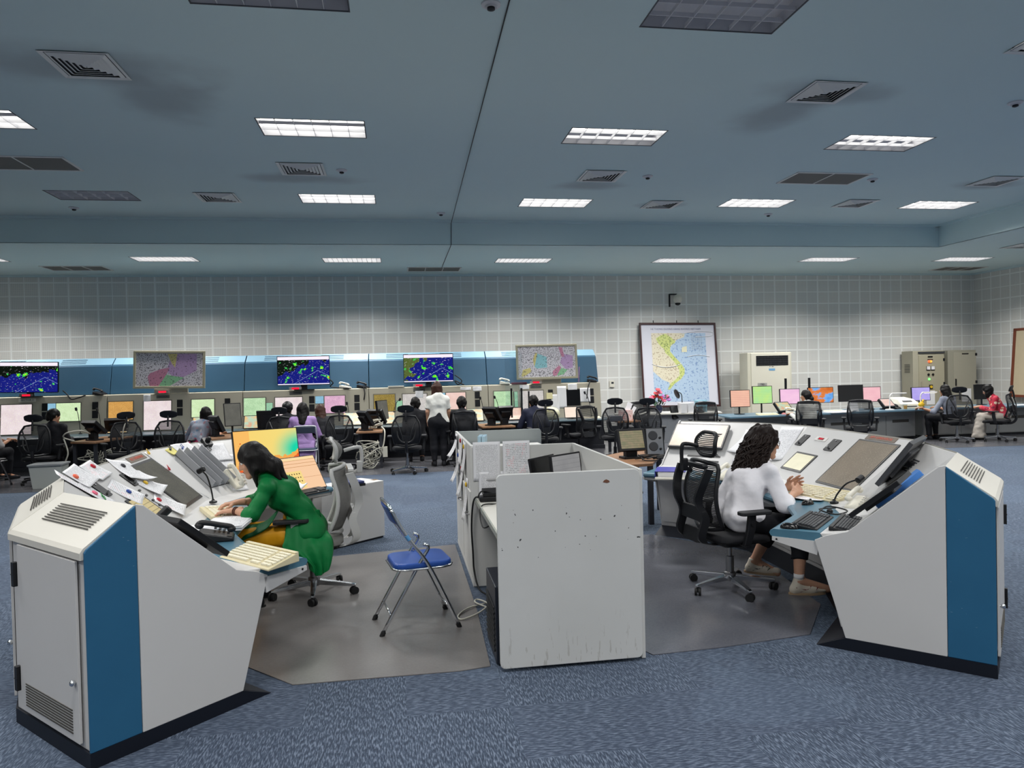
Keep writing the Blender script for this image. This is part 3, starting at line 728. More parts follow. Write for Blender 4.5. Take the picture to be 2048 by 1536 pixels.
# ------------------------------------------------------------------ loose things on the consoles
def keyboard(label, M, w=.46, d=.17, body=IVORY, keys=IVORYK, group=None, tilt=.06, h=.03):
    loc = M.to_translation(); t = thing('keyboard', label, 'keyboard', loc, 0, group)
    t.matrix_basis = M; 
    t.location = loc; t.rotation_euler = M.to_euler()
    b = MB(RX(tilt)); b.loft([[(-w/2, -d/2, 0), (w/2, -d/2, 0), (w/2, d/2, 0), (-w/2, d/2, 0)], [(-w/2, -d/2, .012), (w/2, -d/2, .012), (w/2, d/2, h), (-w/2, d/2, h)]]); b.box((0, d/2-.012, h), (w, .024, .008)); part('case', b, body, t, bev=.004)
    b = MB(RX(tilt)); sl = (h-.012)/d
    rows = 6; kw = (w-.03)/ 19
    for r in range(rows):
        y = -d/2+.018+(d-.05)/rows*(r+.4)
        if r == 0:
            items = [(-w/2+.03, kw*2), (-w/2+.08, kw*2), (-w/2+.175, kw*6), (w/2-.17, kw*2), (w/2-.13, kw*1.2), (w/2-.07, kw*2), (w/2-.03, kw)]
        else:
            items = [(-w/2+.02+kw*(k+.5), kw*.84) for k in range(19) if k not in (14,)]
        for x, ww in items:
            zb = .012+(y+d/2)*sl
            b.box((x, y, zb+.005), (ww, (d-.05)/rows*.82, .010))
    part('keys', b, keys, t); return t
def M_at(x, y, z, rz): return T(x, y, z) @ RZ(rz)
def phone(label, M, body, hand=None, group=None, key=None):
    t = thing('desk_phone', label, 'telephone', M.to_translation(), 0, group); t.rotation_euler = M.to_euler(); t.matrix_basis = M
    b = MB(); b.loft([[(-.085, -.105, 0), (.085, -.105, 0), (.085, .105, 0), (-.085, .105, 0)], [(-.08, -.1, .025), (.08, -.1, .025), (.08, .1, .07), (-.08, .1, .07)]]); part('base', b, body, t, bev=.01)
    b = MB(); pts = [(-.055, -.10, .062), (-.055, -.085, .085), (-.055, -.03, .1), (-.055, .04, .118), (-.055, .085, .122), (-.055, .105, .1)]
    b.tube(smoothpath(pts, 4), [.018]*2+[.022]*3+[.017]*14+[.022]*2, 8) if False else b.tube(smoothpath(pts, 4), .017, 8); b.sphere((-.055, -.09, .07), (.026, .026, .02), 8); b.sphere((-.055, .09, .105), (.026, .026, .02), 8); part('handset', b, hand or body, t, smooth=True)
    b = MB()
    for r in range(4):
        for c in range(3): b.box((.015+.022*c, -.07+.025*r, .035+.0105*r+.004), (.015, .014, .008))
    part('keypad', b, key or mat('phone_keys', (200, 198, 190), .5), t); return t
def mouse(label, M, m=BLACKG):
    t = thing('computer_mouse', label, 'mouse', M.to_translation(), 0); t.rotation_euler = M.to_euler(); t.matrix_basis = M
    b = MB(); rings = []
    for k in range(9):
        a = -1+2*k/8; w_ = .030*math.sqrt(max(0, 1-a*a*.93)); h_ = .034*math.sqrt(max(0, 1-a*a*.9))*(1-.15*a)
        rings.append([(w_*math.cos(PI*j/8)*1.05, a*.055, h_*math.sin(PI*j/8)) for j in range(9)])
    b.loft(rings, True, True); part('shell', b, m, t, smooth=50)
    b = MB(); b.cyl((-.004, .03, .03), (.004, .03, .03), .008, 10); part('scroll_wheel', b, DGREY, t); return t
def mic(label, base, top, head=.018, group='gooseneck microphones', hd=None):
    t = thing('gooseneck_microphone', label, 'microphone', base, 0, group); o = Vector(base); tp = Vector(top)-o
    b = MB(); b.lathe([(.03, 0), (.03, .012), (.012, .02), (.008, .03)], 14); part('foot', b, BLACK, t, smooth=40)
    b = MB(); b.tube(smoothpath([(0, 0, .02), (tp.x*.15, tp.y*.15, tp.z*.4), (tp.x*.5, tp.y*.5, tp.z*.8), tuple(tp)], 5), .006, 7); part('gooseneck', b, BLACK, t, smooth=True)
    b = MB(); d = (hd or (tp*.3)); d = Vector(d).normalized(); b.tube([tuple(tp-d*head*1.4), tuple(tp-d*head*1.2), tuple(tp+d*head*1.2), tuple(tp+d*head*1.5)], [head*.6, head, head, head*.6], 12); part('microphone_head', b, BLACK, t, smooth=30); return t
def sheet_paper(label, M, w, h, m=PRINT1, curl=.05, corner=0, group=None, clip=None, name='paper_sheet', flat_=False, seed=0):
    """sheet hanging from its top edge (y=+h/2), lower edge lifting off the surface"""
    loc = M.to_translation(); t = thing(name, label, 'paper', loc, 0, group); t.rotation_euler = M.to_euler(); t.matrix_basis = M
    rows = []; nu, nv = 9, 10
    for j in range(nv+1):
        v = j/nv; row = []
        for i in range(nu+1):
            u = i/nu
            z = .003+curl*(v**2.2)*(.75+.5*abs(u-.5))+corner*(u*v)**3+.003*math.sin(7*u+3*v+seed)
            row.append((w*(u-.5), h/2-h*v*(1-.35*curl*v), z))
        rows.append(row)
    b = MB(); b.sheet(rows); p = part('sheet', b, m, t, smooth=True, recalc=False, solid=.0008)
    if clip is not None:
        col, cx, cyy, kind = clip
        b = MB()
        if kind == 'magnet':
            b.lathe([(.018, 0), (.02, .006), (.012, .012)], 14, T(cx*w, cyy*h, .006+curl*((.5-cyy)**2.2)))
        else:
            MM = T(cx*w, cyy*h, .008+curl*((.5-cyy)**2.2)) @ RZ(.5)
            b.box((0, 0, .004), (.04, .016, .008), MM); b.tube([(-.012, .006, .008), (-.014, .03, .018), (.014, .03, .018), (.012, .006, .008)], .0025, 5, MM)
        part('clip', b, col, t, smooth=30)
    return t
GP = 'papers clipped to the left console'
def sp(label, seg, u, v, w, h, m=PRINT1, curl=.05, rot=0, clip=None, corner=0, seed=0):
    w, h = w*1.18, h*1.18
    return sheet_paper(label, slopeM(False, seg, u, v, .002, rot), w, h, m, curl*.32, corner*.5, GP, clip, seed=seed)
sp('white sheet under an orange magnet at the near corner of the left console', 2, .15, .04, .21, .15, PRINT1, .05, .15, (mat('orange_plastic', (240, 110, 80), .4), -.3, .1, 'magnet'), seed=1)
sp('white sheet with red notes under a crimson magnet at the left console top', 2, .40, .035, .2, .14, PRINT2, .05, .1, (RED, .1, .2, 'magnet'), seed=2)
sp('curled white sheet with a raised corner left of the red nameplate', 2, .82, .13, .24, .21, PRINT1, .07, -.35, (INK, -.1, .2, 'magnet'), .06, 3)
sp('small notice under a dark magnet below the red clock of the left console', 2, .40, .27, .17, .2, PRINT2, .05, .25, (BLU, .05, -.05, 'magnet'), seed=4)
sp('small slip under a yellow magnet over the left radar screen edge', 2, .80, .30, .17, .18, PRINT1, .07, .2, (YEL, 0, .15, 'magnet'), .05, 5)
sp('small slip under a crimson magnet below the yellow-magnet slip', 2, .72, .50, .16, .2, PRINT2, .06, .3, (RED, -.2, .35, 'magnet'), .03, 6)
sp('narrow sheet with a pink mark left of the first speaker strip', 1, .66, .10, .16, .26, PRINT2, .04, .25, (mat('pink_plastic', (240, 110, 140), .4), .1, -.3, 'magnet'), seed=7)
sp('sheet with a green clip beside the first speaker strip', 2, .03, .20, .13, .2, PRINT1, .03, .2, (GRN, 0, -.2, 'clip'), seed=8)
sp('long printed strip with a yellow clip right of the left radar screen', 2, 1.56, .165, .2, .26, PRINT2, .015, .06, (YEL, -.3, .42, 'clip'), seed=9)
sp('long printed strip with a red clip below the yellow-clip strip', 2, 1.53, .42, .19, .36, PRINT3, .03, .05, (RED, -.3, .42, 'clip'), seed=10)
sp('yellow note block with a black clip above the strip rack', 3, .30, .055, .11, .07, mat('yellow_note', (236, 226, 140), .8), .02, .2, (BLACK, -.1, .3, 'clip'), seed=11)
sp('white sheet with a blue clip above the strip rack', 3, .45, .06, .2, .13, PRINT1, .03, .0, (BLU, -.1, .1, 'clip'), seed=12)
sp('upper white sheet with a black clip right of the strip rack', 4, .11, .15, .2, .2, PRINT1, .05, -.1, (BLACK, -.2, .1, 'clip'), seed=13)
sp('folded white sheet with lifted edge right of the strip rack', 4, .12, .27, .22, .16, PRINT1, .06, -.2, None, .02, 14)
sp('lower sheet with a blue clip above the ivory telephone', 4, .07, .48, .22, .26, PRINT2, .03, -.1, (BLU, -.1, .4, 'clip'), seed=15)
b = MB(); M = slopeM(False, 2, .02, .33, .0); b.tube([M @ Vector(p) for p in ((-.03, .03, .01), (-.02, -.02, .02), (.02, -.02, .02), (.03, .03, .015))], .009, 7)
whole('binder_clip', b, YEL, 'open yellow clip lying near the first bay seam of the left console', 'clip', smooth=True)
b = MB(); M = slopeM(False, 4, .08, .03, .0); b.box((0, 0, .02), (.07, .09, .04), M); b.sphere(M @ Vector((.01, .01, .05)), .025, 8); whole('desk_stapler_clock', b, [BLACK], 'small black gadget with a round white face on the left console top', 'gadget', smooth=30)
PKEY = keyboard('ivory keyboard under the hands of the woman in green', deskM(False, 2, .72, .63, .667, 0) @ RZ(-.15), .47, .21, group='ivory keyboards', h=.028, tilt=.0)
PKEY.matrix_basis = T(-1.275, 5.46, .668) @ RZ(math.radians(-90+24-180+0)); PKEY.rotation_euler = (0, 0, math.radians(114)); PKEY.location = (-1.30, 5.50, .668)
k2 = keyboard('ivory keyboard on the near end of the left console desk', M_at(-.775, 4.08, .66, math.radians(-47)), .47, .19, group='ivory keyboards', h=.05)
sheet_paper('printed stack of pages at the blue desk edge beside the keyboard', M_at(-1.16, 5.10, .685, math.radians(88)) , .40, .27, PRINT1, .004, 0, None, None, name='paper_stack')
b = MB(); b.box((0, 0, 0), (.27, .39, .02)); b.box((.01, -.01, .012), (.265, .385, .008)); o = whole('paper_pile', b, PAPER, 'thick white paper pile under the printed stack', 'paper'); place(o, (-1.16, 5.10, .672), math.radians(-2))
b = MB(); b.rbox(.34, .5, .02, 0, .002); o = whole('desk_pad', b, PAPER, 'white paper sheet lying on the left console ledge near the radar screen', 'paper'); place(o, (-1.36, 4.88, .668), math.radians(5))
phone('black desk telephone on the near desk of the left console', M_at(-1.13, 4.66, .66, math.radians(100)), BLACK, BLACK, None, DGREY)
phone('ivory desk telephone leaning below the clipped sheets', slopeM(False, 3, .62, .52, .0, -.1), PHONEW, PHONEW)
mic('gooseneck microphone with square head behind the ivory keyboard', (-1.46, 5.95, .68), (-1.52, 5.86, .95), .022, hd=(.6, -.3, .3))
mic('gooseneck microphone at the near end of the left console', (-1.42, 4.42, .67), (-1.33, 4.34, .90), .026, hd=(.5, .2, .5))
def slab_monitor(label, M, w, h, m, stand=None, name='monitor', bez=.012, th=.03, group=None, back=BLACK):
    """screen facing +Z of M, y up; stand = drop length of the neck"""
    t = thing(name, label, 'monitor', M.to_translation(), 0, group); t.rotation_euler = M.to_euler(); t.matrix_basis = M
    b = MB(); b.rbox(w, h, .006, -th, 0); b.rbox(w*.6, h*.6, .02, -th-.02, -th); part('housing', b, back, t, bev=.002)
    quad('screen', I4, w-2*bez, h-2*bez, m, t, z=.001, world=False)
    if stand:
        inv = M.to_3x3().inverted(); dn = inv @ Vector((0, 0, -1))
        c = Vector((0, -.02, -th-.02))
        if M.to_translation().y > 10: stand = (M @ c).z-.662
        e = c+dn*stand
        b = MB(); b.tube([tuple(c), tuple(c+dn*.02), tuple(e)], .018, 8); part('neck', b, back, t)
        up = -dn; x = Vector((1, 0, 0)); z = x.cross(up)
        b = MB(frame(e, x, z*-1, up) if True else I4); b.lathe([(.11, 0), (.11, .008), (.03, .016)], 20); part('foot', b, back, t, smooth=40)
    return t
def wallpaper():
    m, t = newmat('wallpaper_dunes')
    tc = t.n('ShaderNodeTexCoord'); sp = t.n('ShaderNodeSeparateXYZ'); t.l(tc.outputs['UV'], sp.inputs[0]); u, v = sp.outputs[0], sp.outputs[1]
    mp = t.n('ShaderNodeMapping'); mp.inputs['Scale'].default_value = (2.2, .6, 1); t.l(tc.outputs['UV'], mp.inputs[0]); n = t.noise(2.4, 4, mp.outputs[0])
    c = t.mix(t.math('MULTIPLY', t.math('SUBTRACT', u, .1), .5), lin((250, 214, 118)), lin((232, 232, 140)))
    f = t.n('ShaderNodeMapRange', interpolation_type='SMOOTHSTEP'); f.inputs[1].default_value = .62; f.inputs[2].default_value = .12
    dx = t.math('MULTIPLY', t.math('SUBTRACT', u, 1.02), 1.3); dy = t.math('SUBTRACT', v, .48); t.l(t.math('SQRT', t.math('ADD', t.math('MULTIPLY', dx, dx), t.math('MULTIPLY', dy, dy))), f.inputs[0])
    c = t.mix(f.outputs[0], c, lin((30, 214, 170)))
    h = t.math('ADD', t.math('MULTIPLY', t.math('SUBTRACT', n, .5), .55), t.math('ADD', .10, t.math('MULTIPLY', u, .17)))
    c = t.mix(t.math('LESS_THAN', v, t.math('ADD', h, .13)), c, lin((246, 170, 84)))
    c = t.mix(t.math('LESS_THAN', v, t.math('ADD', h, .03)), c, lin((232, 100, 50)))
    c = t.mix(t.math('LESS_THAN', v, t.math('SUBTRACT', h, .07)), c, lin((14, 84, 74)))
    c = t.mix(t.math('LESS_THAN', v, .035), c, lin((10, 50, 50)))
    pn = t.math('LESS_THAN', u, .24); c = t.mix(t.math('MULTIPLY', pn, t.math('GREATER_THAN', v, .2)), c, lin((250, 190, 104)))
    m2 = t.n('ShaderNodeMapping'); m2.inputs['Scale'].default_value = (26, 20, 1); t.l(tc.outputs['UV'], m2.inputs[0])
    ic = t.math('MULTIPLY', t.math('GREATER_THAN', t.noise(1, 1, m2.outputs[0]), .6), t.math('MULTIPLY', t.math('MULTIPLY', t.math('LESS_THAN', u, .2), t.math('GREATER_THAN', u, .05)), t.math('MULTIPLY', t.math('GREATER_THAN', v, .5), t.math('LESS_THAN', v, .72))))
    c = t.mix(ic, c, lin((226, 96, 40)))
    e = t.n('ShaderNodeEmission'); t.l(c, e.inputs[0]); t.l(e.outputs[0], t.out.inputs[0]); return m
def desktop():
    m, t = newmat('peach_windows')
    tc = t.n('ShaderNodeTexCoord'); sp = t.n('ShaderNodeSeparateXYZ'); t.l(tc.outputs['UV'], sp.inputs[0]); u, v = sp.outputs[0], sp.outputs[1]
    A = lambda a, lo, hi: t.math('MULTIPLY', t.math('GREATER_THAN', a, lo), t.math('LESS_THAN', a, hi))
    c = lin((250, 206, 166))
    c = t.mix(A(v, .9, 1.01), c, lin((252, 222, 170)))
    for y in (.90, .80, .70): c = t.mix(A(v, y, y+.012), c, lin((196, 140, 90)))
    c = t.mix(t.math('MULTIPLY', A(u, .36, .66), A(v, .06, .58)), c, lin((248, 218, 140)))
    c = t.mix(t.math('MULTIPLY', A(u, .66, 1.0), A(v, .36, .37)), c, lin((206, 150, 110)))
    fu = t.math('FRACT', t.math('MULTIPLY', u, 22)); fv = t.math('FRACT', t.math('MULTIPLY', v, 9))
    d = t.math('MULTIPLY', t.math('MULTIPLY', A(fu, .3, .7), A(fv, .3, .62)), t.math('MULTIPLY', A(u, .4, .635), A(v, .22, .56)))
    c = t.mix(d, c, lin((70, 60, 40)))
    e = t.n('ShaderNodeEmission'); t.l(c, e.inputs[0]); t.l(e.outputs[0], t.out.inputs[0]); return m
# near-end monitors that follow the slope (seen edge-on)
slab_monitor('thin black monitor lying over the slope behind the left end panel', slopeM(False, 0, .30, .44, .085), .42, .34, GLASS_DK, th=.028)
slab_monitor('long black monitor lying over the slope behind the right end panel', slopeM(True, 0, .32, .42, .08), .46, .34, GLASS_DK, th=.028)
# seg-4 monitors on the left
def upM(x, y, z, yaw, tilt):
    """screen centre frame: faces direction yaw (0 = -y), tilted back by tilt"""
    return T(x, y, z) @ RZ(yaw) @ RX(PI/2-tilt)
slab_monitor('large monitor with yellow-teal wallpaper standing on the left console', upM(-1.20, 6.86, .985, math.radians(30), .22), .60, .40, wallpaper(), .18, bez=.008)
slab_monitor('tilted monitor with peach desktop icons in front of the wallpaper monitor', upM(-.92, 6.45, .81, math.radians(42), .62), .56, .34, desktop(), None, bez=.008)
keyboard('black keyboard at the desk edge below the peach monitor', M_at(-.80, 6.30, .66, math.radians(50)), .42, .13, BLACK, DGREY, h=.022)
b = MB(); rows = [[(-.11+.22*i/8, -.06+.12*j/5, .012+.05*(i/8)**3+.01*math.sin(i+j)) for i in range(9)] for j in range(6)]; b.sheet(rows); o = whole('loose_papers', b, PAPER, 'curled white papers on the black keyboard beside the woman in green', 'paper', solid=.006, smooth=True, recalc=False); place(o, (-.90, 6.24, .685), math.radians(40))
# right console things
slab_monitor('tilted wide monitor with a pale page at the far end of the right console', slopeM(True, 4, .47, .25, .05), .57, .33, SCR['pale'], None, bez=.014, back=mat('monitor_grey', (70, 70, 72), .4))
GR = 'papers on the right console'
sheet_paper('creased white sheet behind the curly-haired woman, left of her head', slopeM(True, 3, .63, .27, .002, -.05), .25, .33, PAPER, .02, 0, GR, seed=20)
sheet_paper('long pale sheet right of the curly-haired woman on the slope', slopeM(True, 3, .14, .25, .002, .05), .24, .44, PRINT3, .015, 0, GR, seed=21)
sheet_paper('white sheet on the desk under the woman in white shirt’s hands', M_at(2.97, 4.95, .668, -.9), .30, .21, PRINT1, .004, 0, GR, seed=22)
kr = keyboard('ivory keyboard in front of the woman in white shirt', M_at(3.08, 4.97, .668, math.radians(-72)), .47, .21, group='ivory keyboards', h=.05)
mouse('small black mouse at the ivory keyboard of the right console', M_at(2.86, 4.74, .66, -1.2)); mouse('black mouse at the near corner of the right console desk', M_at(2.335, 4.07, .66, -2.2))
keyboard('black keyboard beside the near mouse on the right desk', M_at(2.55, 4.17, .662, math.radians(45)), .44, .15, BLACK, DGREY, 'black keyboards on the right console', h=.024)
keyboard('second black keyboard partly under the leaning black monitor', M_at(2.70, 4.04, .662, math.radians(47)), .44, .14, BLACK, DGREY, 'black keyboards on the right console', h=.024)
slab_monitor('black monitor on a desk arm seen from behind at the right console', upM(3.37, 4.45, .998, -2.398, .627), .52, .36, GLASS_DK, None, back=mat('monitor_back_grey', (74, 75, 78), .35))
b = MB(); b.tube([(3.37, 4.42, .97), (3.44, 4.33, .94)], .03, 12); b.tube([(3.45, 4.33, .98), (3.38, 4.22, .80)], .034, 12); b.box((3.36, 4.22, .79), (.08, .08, .03)); whole('monitor_arm', b, BLACKG, 'black jointed arm carrying the monitor above the right end panel', 'monitor arm', smooth=30)
b = MB(); M = slopeM(True, 1, .02, .40, .02, .0); b.rbox(.07, .34, .006, 0, .035, M); whole('blue_folder', b, mat('folder_blue', (72, 130, 205), .4), 'bright blue box file lying beneath the monitor arm', 'folder')
mic('gooseneck microphone in front of the right radar screen', (3.04, 4.70, .665), (3.16, 4.58, .85), .022, hd=(.5, .2, .2))
phone('ivory telephone with a loose cord on the right console', T(3.12, 4.50, .665) @ RZ(-1.0), PHONEW, PHONEW)
b = MB(); b.tube(smoothpath([(2.70, 4.36, .675), (2.83, 4.45, .70), (2.92, 4.37, .68), (2.80, 4.32, .672), (2.75, 4.42, .69), (2.92, 4.50, .675)], 6), .005, 6); b.sphere((2.8, 4.38, .68), .02, 8); whole('headset_cord', b, CABLEK, 'tangled black headset cord behind the black keyboards', 'cable', smooth=True)
b = MB(); b.tube(smoothpath([(3.36, 4.2, .80), (3.25, 4.22, .86), (3.1, 4.18, .80), (3.16, 4.12, .76), (3.24, 4.05, .86)], 6), .006, 6); whole('monitor_cable', b, CABLEK, 'looping black cable below the monitor arm', 'cable', smooth=True)
# lever-arch binder and papers at the far end
t = thing('ring_binder', 'blue lever-arch binder lying on the far desk of the right console', 'binder', (2.46, 6.32, .66), math.radians(-25))
b = MB(); b.box((0, 0, .004), (.27, .30, .006)); b.box((0, .0, .062), (.27, .30, .006)); b.box((-.135, 0, .033), (.006, .3, .064)); part('cover', b, mat('binder_blue', (62, 62, 170), .35), t, bev=.002)
b = MB(); b.box((.01, 0, .032), (.24, .28, .05)); part('pages', b, PAPER, t)
b = MB(); b.rbox(.28, .34, .01, 0, .012); o = whole('folder', b, PHONEW, 'pale folder under the blue binder', 'folder'); place(o, (2.44, 6.27, .659), -.4)
phone('ivory telephone behind the woman in white shirt', M_at(2.86, 5.98, .66, -.9), PHONEW, PHONEW)
b = MB(); b.tube(smoothpath([(2.78, 5.98, .67), (2.70, 6.05, .70), (2.66, 6.18, .69), (2.70, 6.30, .68), (2.80, 6.2, .67), (2.74, 6.06, .68)], 6), .008, 6); whole('coiled_cord', b, CABLEW, 'pale coiled telephone cord on the right desk', 'cable', smooth=True)
# ------------------------------------------------------------------ low partition cubicle in the middle
PANEL = mat('partition_white', (214, 214, 211), .5, var=.05, vscale=2.5)
def worn_panel():
    m, t = newmat('worn_partition')
    v = t.coord(); sp = t.n('ShaderNodeSeparateXYZ'); t.l(v, sp.inputs[0])
    c = t.mix(t.noise(2.2, 4), lin((206, 207, 206)), lin((192, 193, 191)))
    m1 = t.n('ShaderNodeMapping'); m1.inputs['Scale'].default_value = (60, 1, 10); t.l(v, m1.inputs[0])
    low = t.n('ShaderNodeMapRange'); low.inputs[1].default_value = .34; low.inputs[2].default_value = .05; t.l(sp.outputs[2], low.inputs[0])
    f = t.math('MULTIPLY', t.math('GREATER_THAN', t.noise(1, 3, m1.outputs[0]), .63), t.math('MULTIPLY', low.outputs[0], .35))
    c = t.mix(f, c, lin((120, 112, 100)))
    m2 = t.n('ShaderNodeMapping'); m2.inputs['Scale'].default_value = (45, 1, 45); t.l(v, m2.inputs[0])
    band = t.math('MULTIPLY', t.math('GREATER_THAN', sp.outputs[2], .62), t.math('LESS_THAN', sp.outputs[2], .9))
    g = t.math('MULTIPLY', t.math('GREATER_THAN', t.noise(1, 1, m2.outputs[0]), .755), band)
    c = t.mix(g, c, lin((60, 60, 62)))
    t.bsdf(c, .5, 0, .35); return m
WORN = worn_panel()
cub = thing('cubicle_desk', 'worn white partition cubicle desk between the two consoles', 'desk', (.92, 5.4, 0))
b = MB(); b.rbox(.815, 1.07, .03, -.011, .011, T(.922, 3.91, .555) @ RX(PI/2)); part('front_board', b, WORN, cub, world=True, bev=.003)
b = MB(); b.rbox(.83, 1.075, .02, -.011, .011, T(.945, 5.51, .5475) @ RX(PI/2)); part('middle_partition', b, PANEL, cub, world=True, bev=.003)
b = MB(); b.rbox(.84, 1.075, .03, -.011, .011, T(.965, 7.02, .5475) @ RX(PI/2)); part('rear_partition', b, mat('partition_grey', (168, 174, 174), .5), cub, world=True, bev=.003)
b = MB(); b.box((1.342, 4.71, .545), (.022, 1.58, 1.08)); part('side_partition', b, PANEL, cub, world=True, bev=.003)
b = MB(); b.box((.545, 6.27, .565), (.022, 1.49, 1.05)); b.box((.548, 6.27, .02), (.03, 1.49, .04)); p = part('cabinet_side', b, PANEL, cub, world=True, bev=.002)
for k, yy in enumerate((5.88, 6.55)):
    b = MB(); b.box((.531, yy, .40), (.012, .62, .66)); d = part('door', b, PANEL, cub, world=True, bev=.002)
    b = MB(); hy = yy-.22; b.tube([(.524, hy-.06, .55), (.50, hy-.045, .55), (.495, hy, .55), (.50, hy+.045, .55), (.524, hy+.06, .55)], .005, 6); h = part('handle', b, STEEL, d); h.data.transform(cub.matrix_basis.inverted())
b = MB(); b.box((.945, 4.71, .675), (.76, 1.57, .028)); part('desk_top', b, mat('worn_white_top', (216, 214, 206), .4), cub, world=True)
b = MB(); b.box((.562, 4.71, .675), (.012, 1.57, .034)); part('desk_edge', b, mat('edge_band', (132, 146, 150), .5, rgb2=(176, 170, 150), vscale=18), cub, world=True)
b = MB(); b.prism([(-.02, -.006), (-.012, .004), (.0, .009), (.016, .002), (.02, -.007), (.004, -.012)], 0, .0006, T(1.135, 3.8985, 1.03) @ RX(PI/2)); part('chipped_patch', b, mat('bare_chipboard', (112, 74, 56), .8), cub, world=True)
# papers on the cubicle
sheet_paper('long printed list taped on the middle partition of the cubicle', T(.655, 5.496, .97) @ RX(PI/2), .21, .30, PRINT3, .0, 0, 'papers on the cubicle')
sheet_paper('thick stapled pages with reddish lines hung on the middle partition', T(.885, 5.493, .97) @ RX(PI/2), .21, .30, PRINT2, .004, 0, 'papers on the cubicle')
sheet_paper('white page taped below the printed list on the middle partition', T(.69, 5.497, .78) @ RX(PI/2), .2, .22, PRINT1, .0, 0, 'papers on the cubicle')
for k, (yy, zz, w_, h_, cu, cl, q) in enumerate([(6.78, .97, .24, .22, .09, BLACK, 'topmost, under the black clips at the rear corner'), (6.60, .80, .20, .30, .08, BLU, 'hanging lowest beside the cabinet handle'), (6.30, .98, .22, .24, .03, RED, 'under the red magnet near the top edge'), (6.0, .95, .22, .26, .03, YEL, 'beside the yellow magnet by the middle partition'), (6.28, .72, .2, .30, .05, RED, 'with the lower red magnet'), (5.86, .62, .2, .36, .04, YEL, 'nearest, hanging down below the desk height')]):
    sheet_paper('clipped sheet on the cubicle cabinet side, '+q, T(.532, yy, zz) @ RZ(-PI/2) @ RX(PI/2), w_, h_, PRINT1, cu, 0, 'sheets on the cubicle cabinet side', (cl, .1, .35, 'magnet'), seed=k)
b = MB(); b.box((0, 0, .07), (.03, .22, .14)); b.box((.035, 0, .07), (.03, .22, .14)); o = whole('acrylic_holder', b, mat('pale_blue_plastic', (176, 206, 222), .2), 'pale blue acrylic holder standing on the rear cubicle shelf', 'holder'); place(o, (.70, 6.3, .96), -.2)
b = MB(); b.box((.95, 6.26, .945), (.78, 1.46, .02)); q = part('shelf_top', b, PANEL, cub, world=True)
slab_monitor('dark laptop screen open inside the cubicle, left of the lit one', T(1.05, 5.22, .90) @ RZ(math.radians(48)) @ RX(PI/2-.18), .36, .25, GLASS_DK, .10, name='laptop_screen', th=.012)
slab_monitor('lit monitor with grey page and yellow tag inside the cubicle', T(1.20, 5.12, .92) @ RZ(math.radians(38)) @ RX(PI/2-.12), .34, .26, SCR['win'], .12, th=.02)
t = thing('network_box', 'black modem box with cables at the cubicle desk edge', 'device', (.66, 5.36, .69)); b = MB(); b.box((0, 0, .02), (.17, .1, .035)); b.box((.02, .02, .06), (.16, .1, .03), RX(.3)); part('case', b, BLACK, t, bev=.006)
b = MB(); b.tube(smoothpath([(.05, -.04, .05), (-.06, -.02, .08), (-.10, -.03, .03)], 4), .006, 6); part('plug_lead', b, CABLEK, t, smooth=True)
b = MB(); b.tube(smoothpath([(.62, 5.40, .70), (.545, 5.42, .70), (.520, 5.43, .5), (.525, 5.42, .30), (.53, 5.40, .15), (.56, 5.3, .04), (.66, 5.2, .01)], 6), .007, 6); whole('power_cable', b, CABLEK, 'black cable hanging from the cubicle desk to the floor', 'cable', smooth=True)
b = MB(); b.tube(smoothpath([(.72, 5.25, .68), (.58, 5.15, .70), (.55, 5.1, .64), (.555, 4.95, .58), (.60, 4.85, .62)], 6), .005, 6); whole('short_cable', b, CABLEK, 'thin black cable drooping over the cubicle desk edge', 'cable', smooth=True)
b = MB(); b.tube(smoothpath([(.62, 5.1, .01), (.45, 5.0, .015), (.36, 4.86, .012), (.38, 4.78, .012), (.50, 4.86, .02), (.58, 5.0, .03), (.52, 5.12, .03), (.50, 5.05, .03), (.60, 4.92, .02), (.66, 4.9, .012)], 6), .006, 6); whole('floor_cable', b, CABLEW, 'pale cable looped on the floor beside the cubicle', 'cable', smooth=True)
t = thing('computer_tower', 'dark computer tower half hidden behind the front cubicle board', 'computer', (.60, 4.20, 0)); b = MB(); b.box((0, 0, .23), (.19, .42, .44)); part('case', b, mat('tower_dark', (30, 34, 44), .35), t, bev=.005)
b = MB()
for k in range(9): b.box((-.1, -.0, .08+.03*k), (.006, .36, .012))
part('side_vents', b, BLACK, t)
# white low cabinet at the far end of the left console
b = MB(); c = thing('low_cabinet', 'white low cabinet with scuffed face at the far end of the left console', 'cabinet', (-.47, 7.2, 0))
Mx = T(-.47, 7.2, 0) @ RZ(math.radians(42))
b.box((0, .16, .30), (.76, .36, .56), Mx); part('body', b, WHITE, c, world=True, bev=.004)
b = MB(); b.box((0, .16, .01), (.74, .33, .02), Mx); part('plinth', b, PLINTH, c, world=True)
b = MB(); b.box((.36, .1, .575), (.06, .06, .012), Mx); part('corner_patch', b, mat('patch_brown', (130, 104, 70), .7), c, world=True)
t = thing('blue_folder', 'dark blue folder on a black case on the low white cabinet', 'folder', (-.50, 7.15, .582)); b = MB(); b.rbox(.26, .2, .01, 0, .025, RZ(.6)); part('case', b, BLACK, t)
b = MB(); b.rbox(.24, .2, .01, .026, .05, RZ(.5)); part('folder_cover', b, mat('navy_cloth', (50, 60, 110), .6), t, bev=.005)
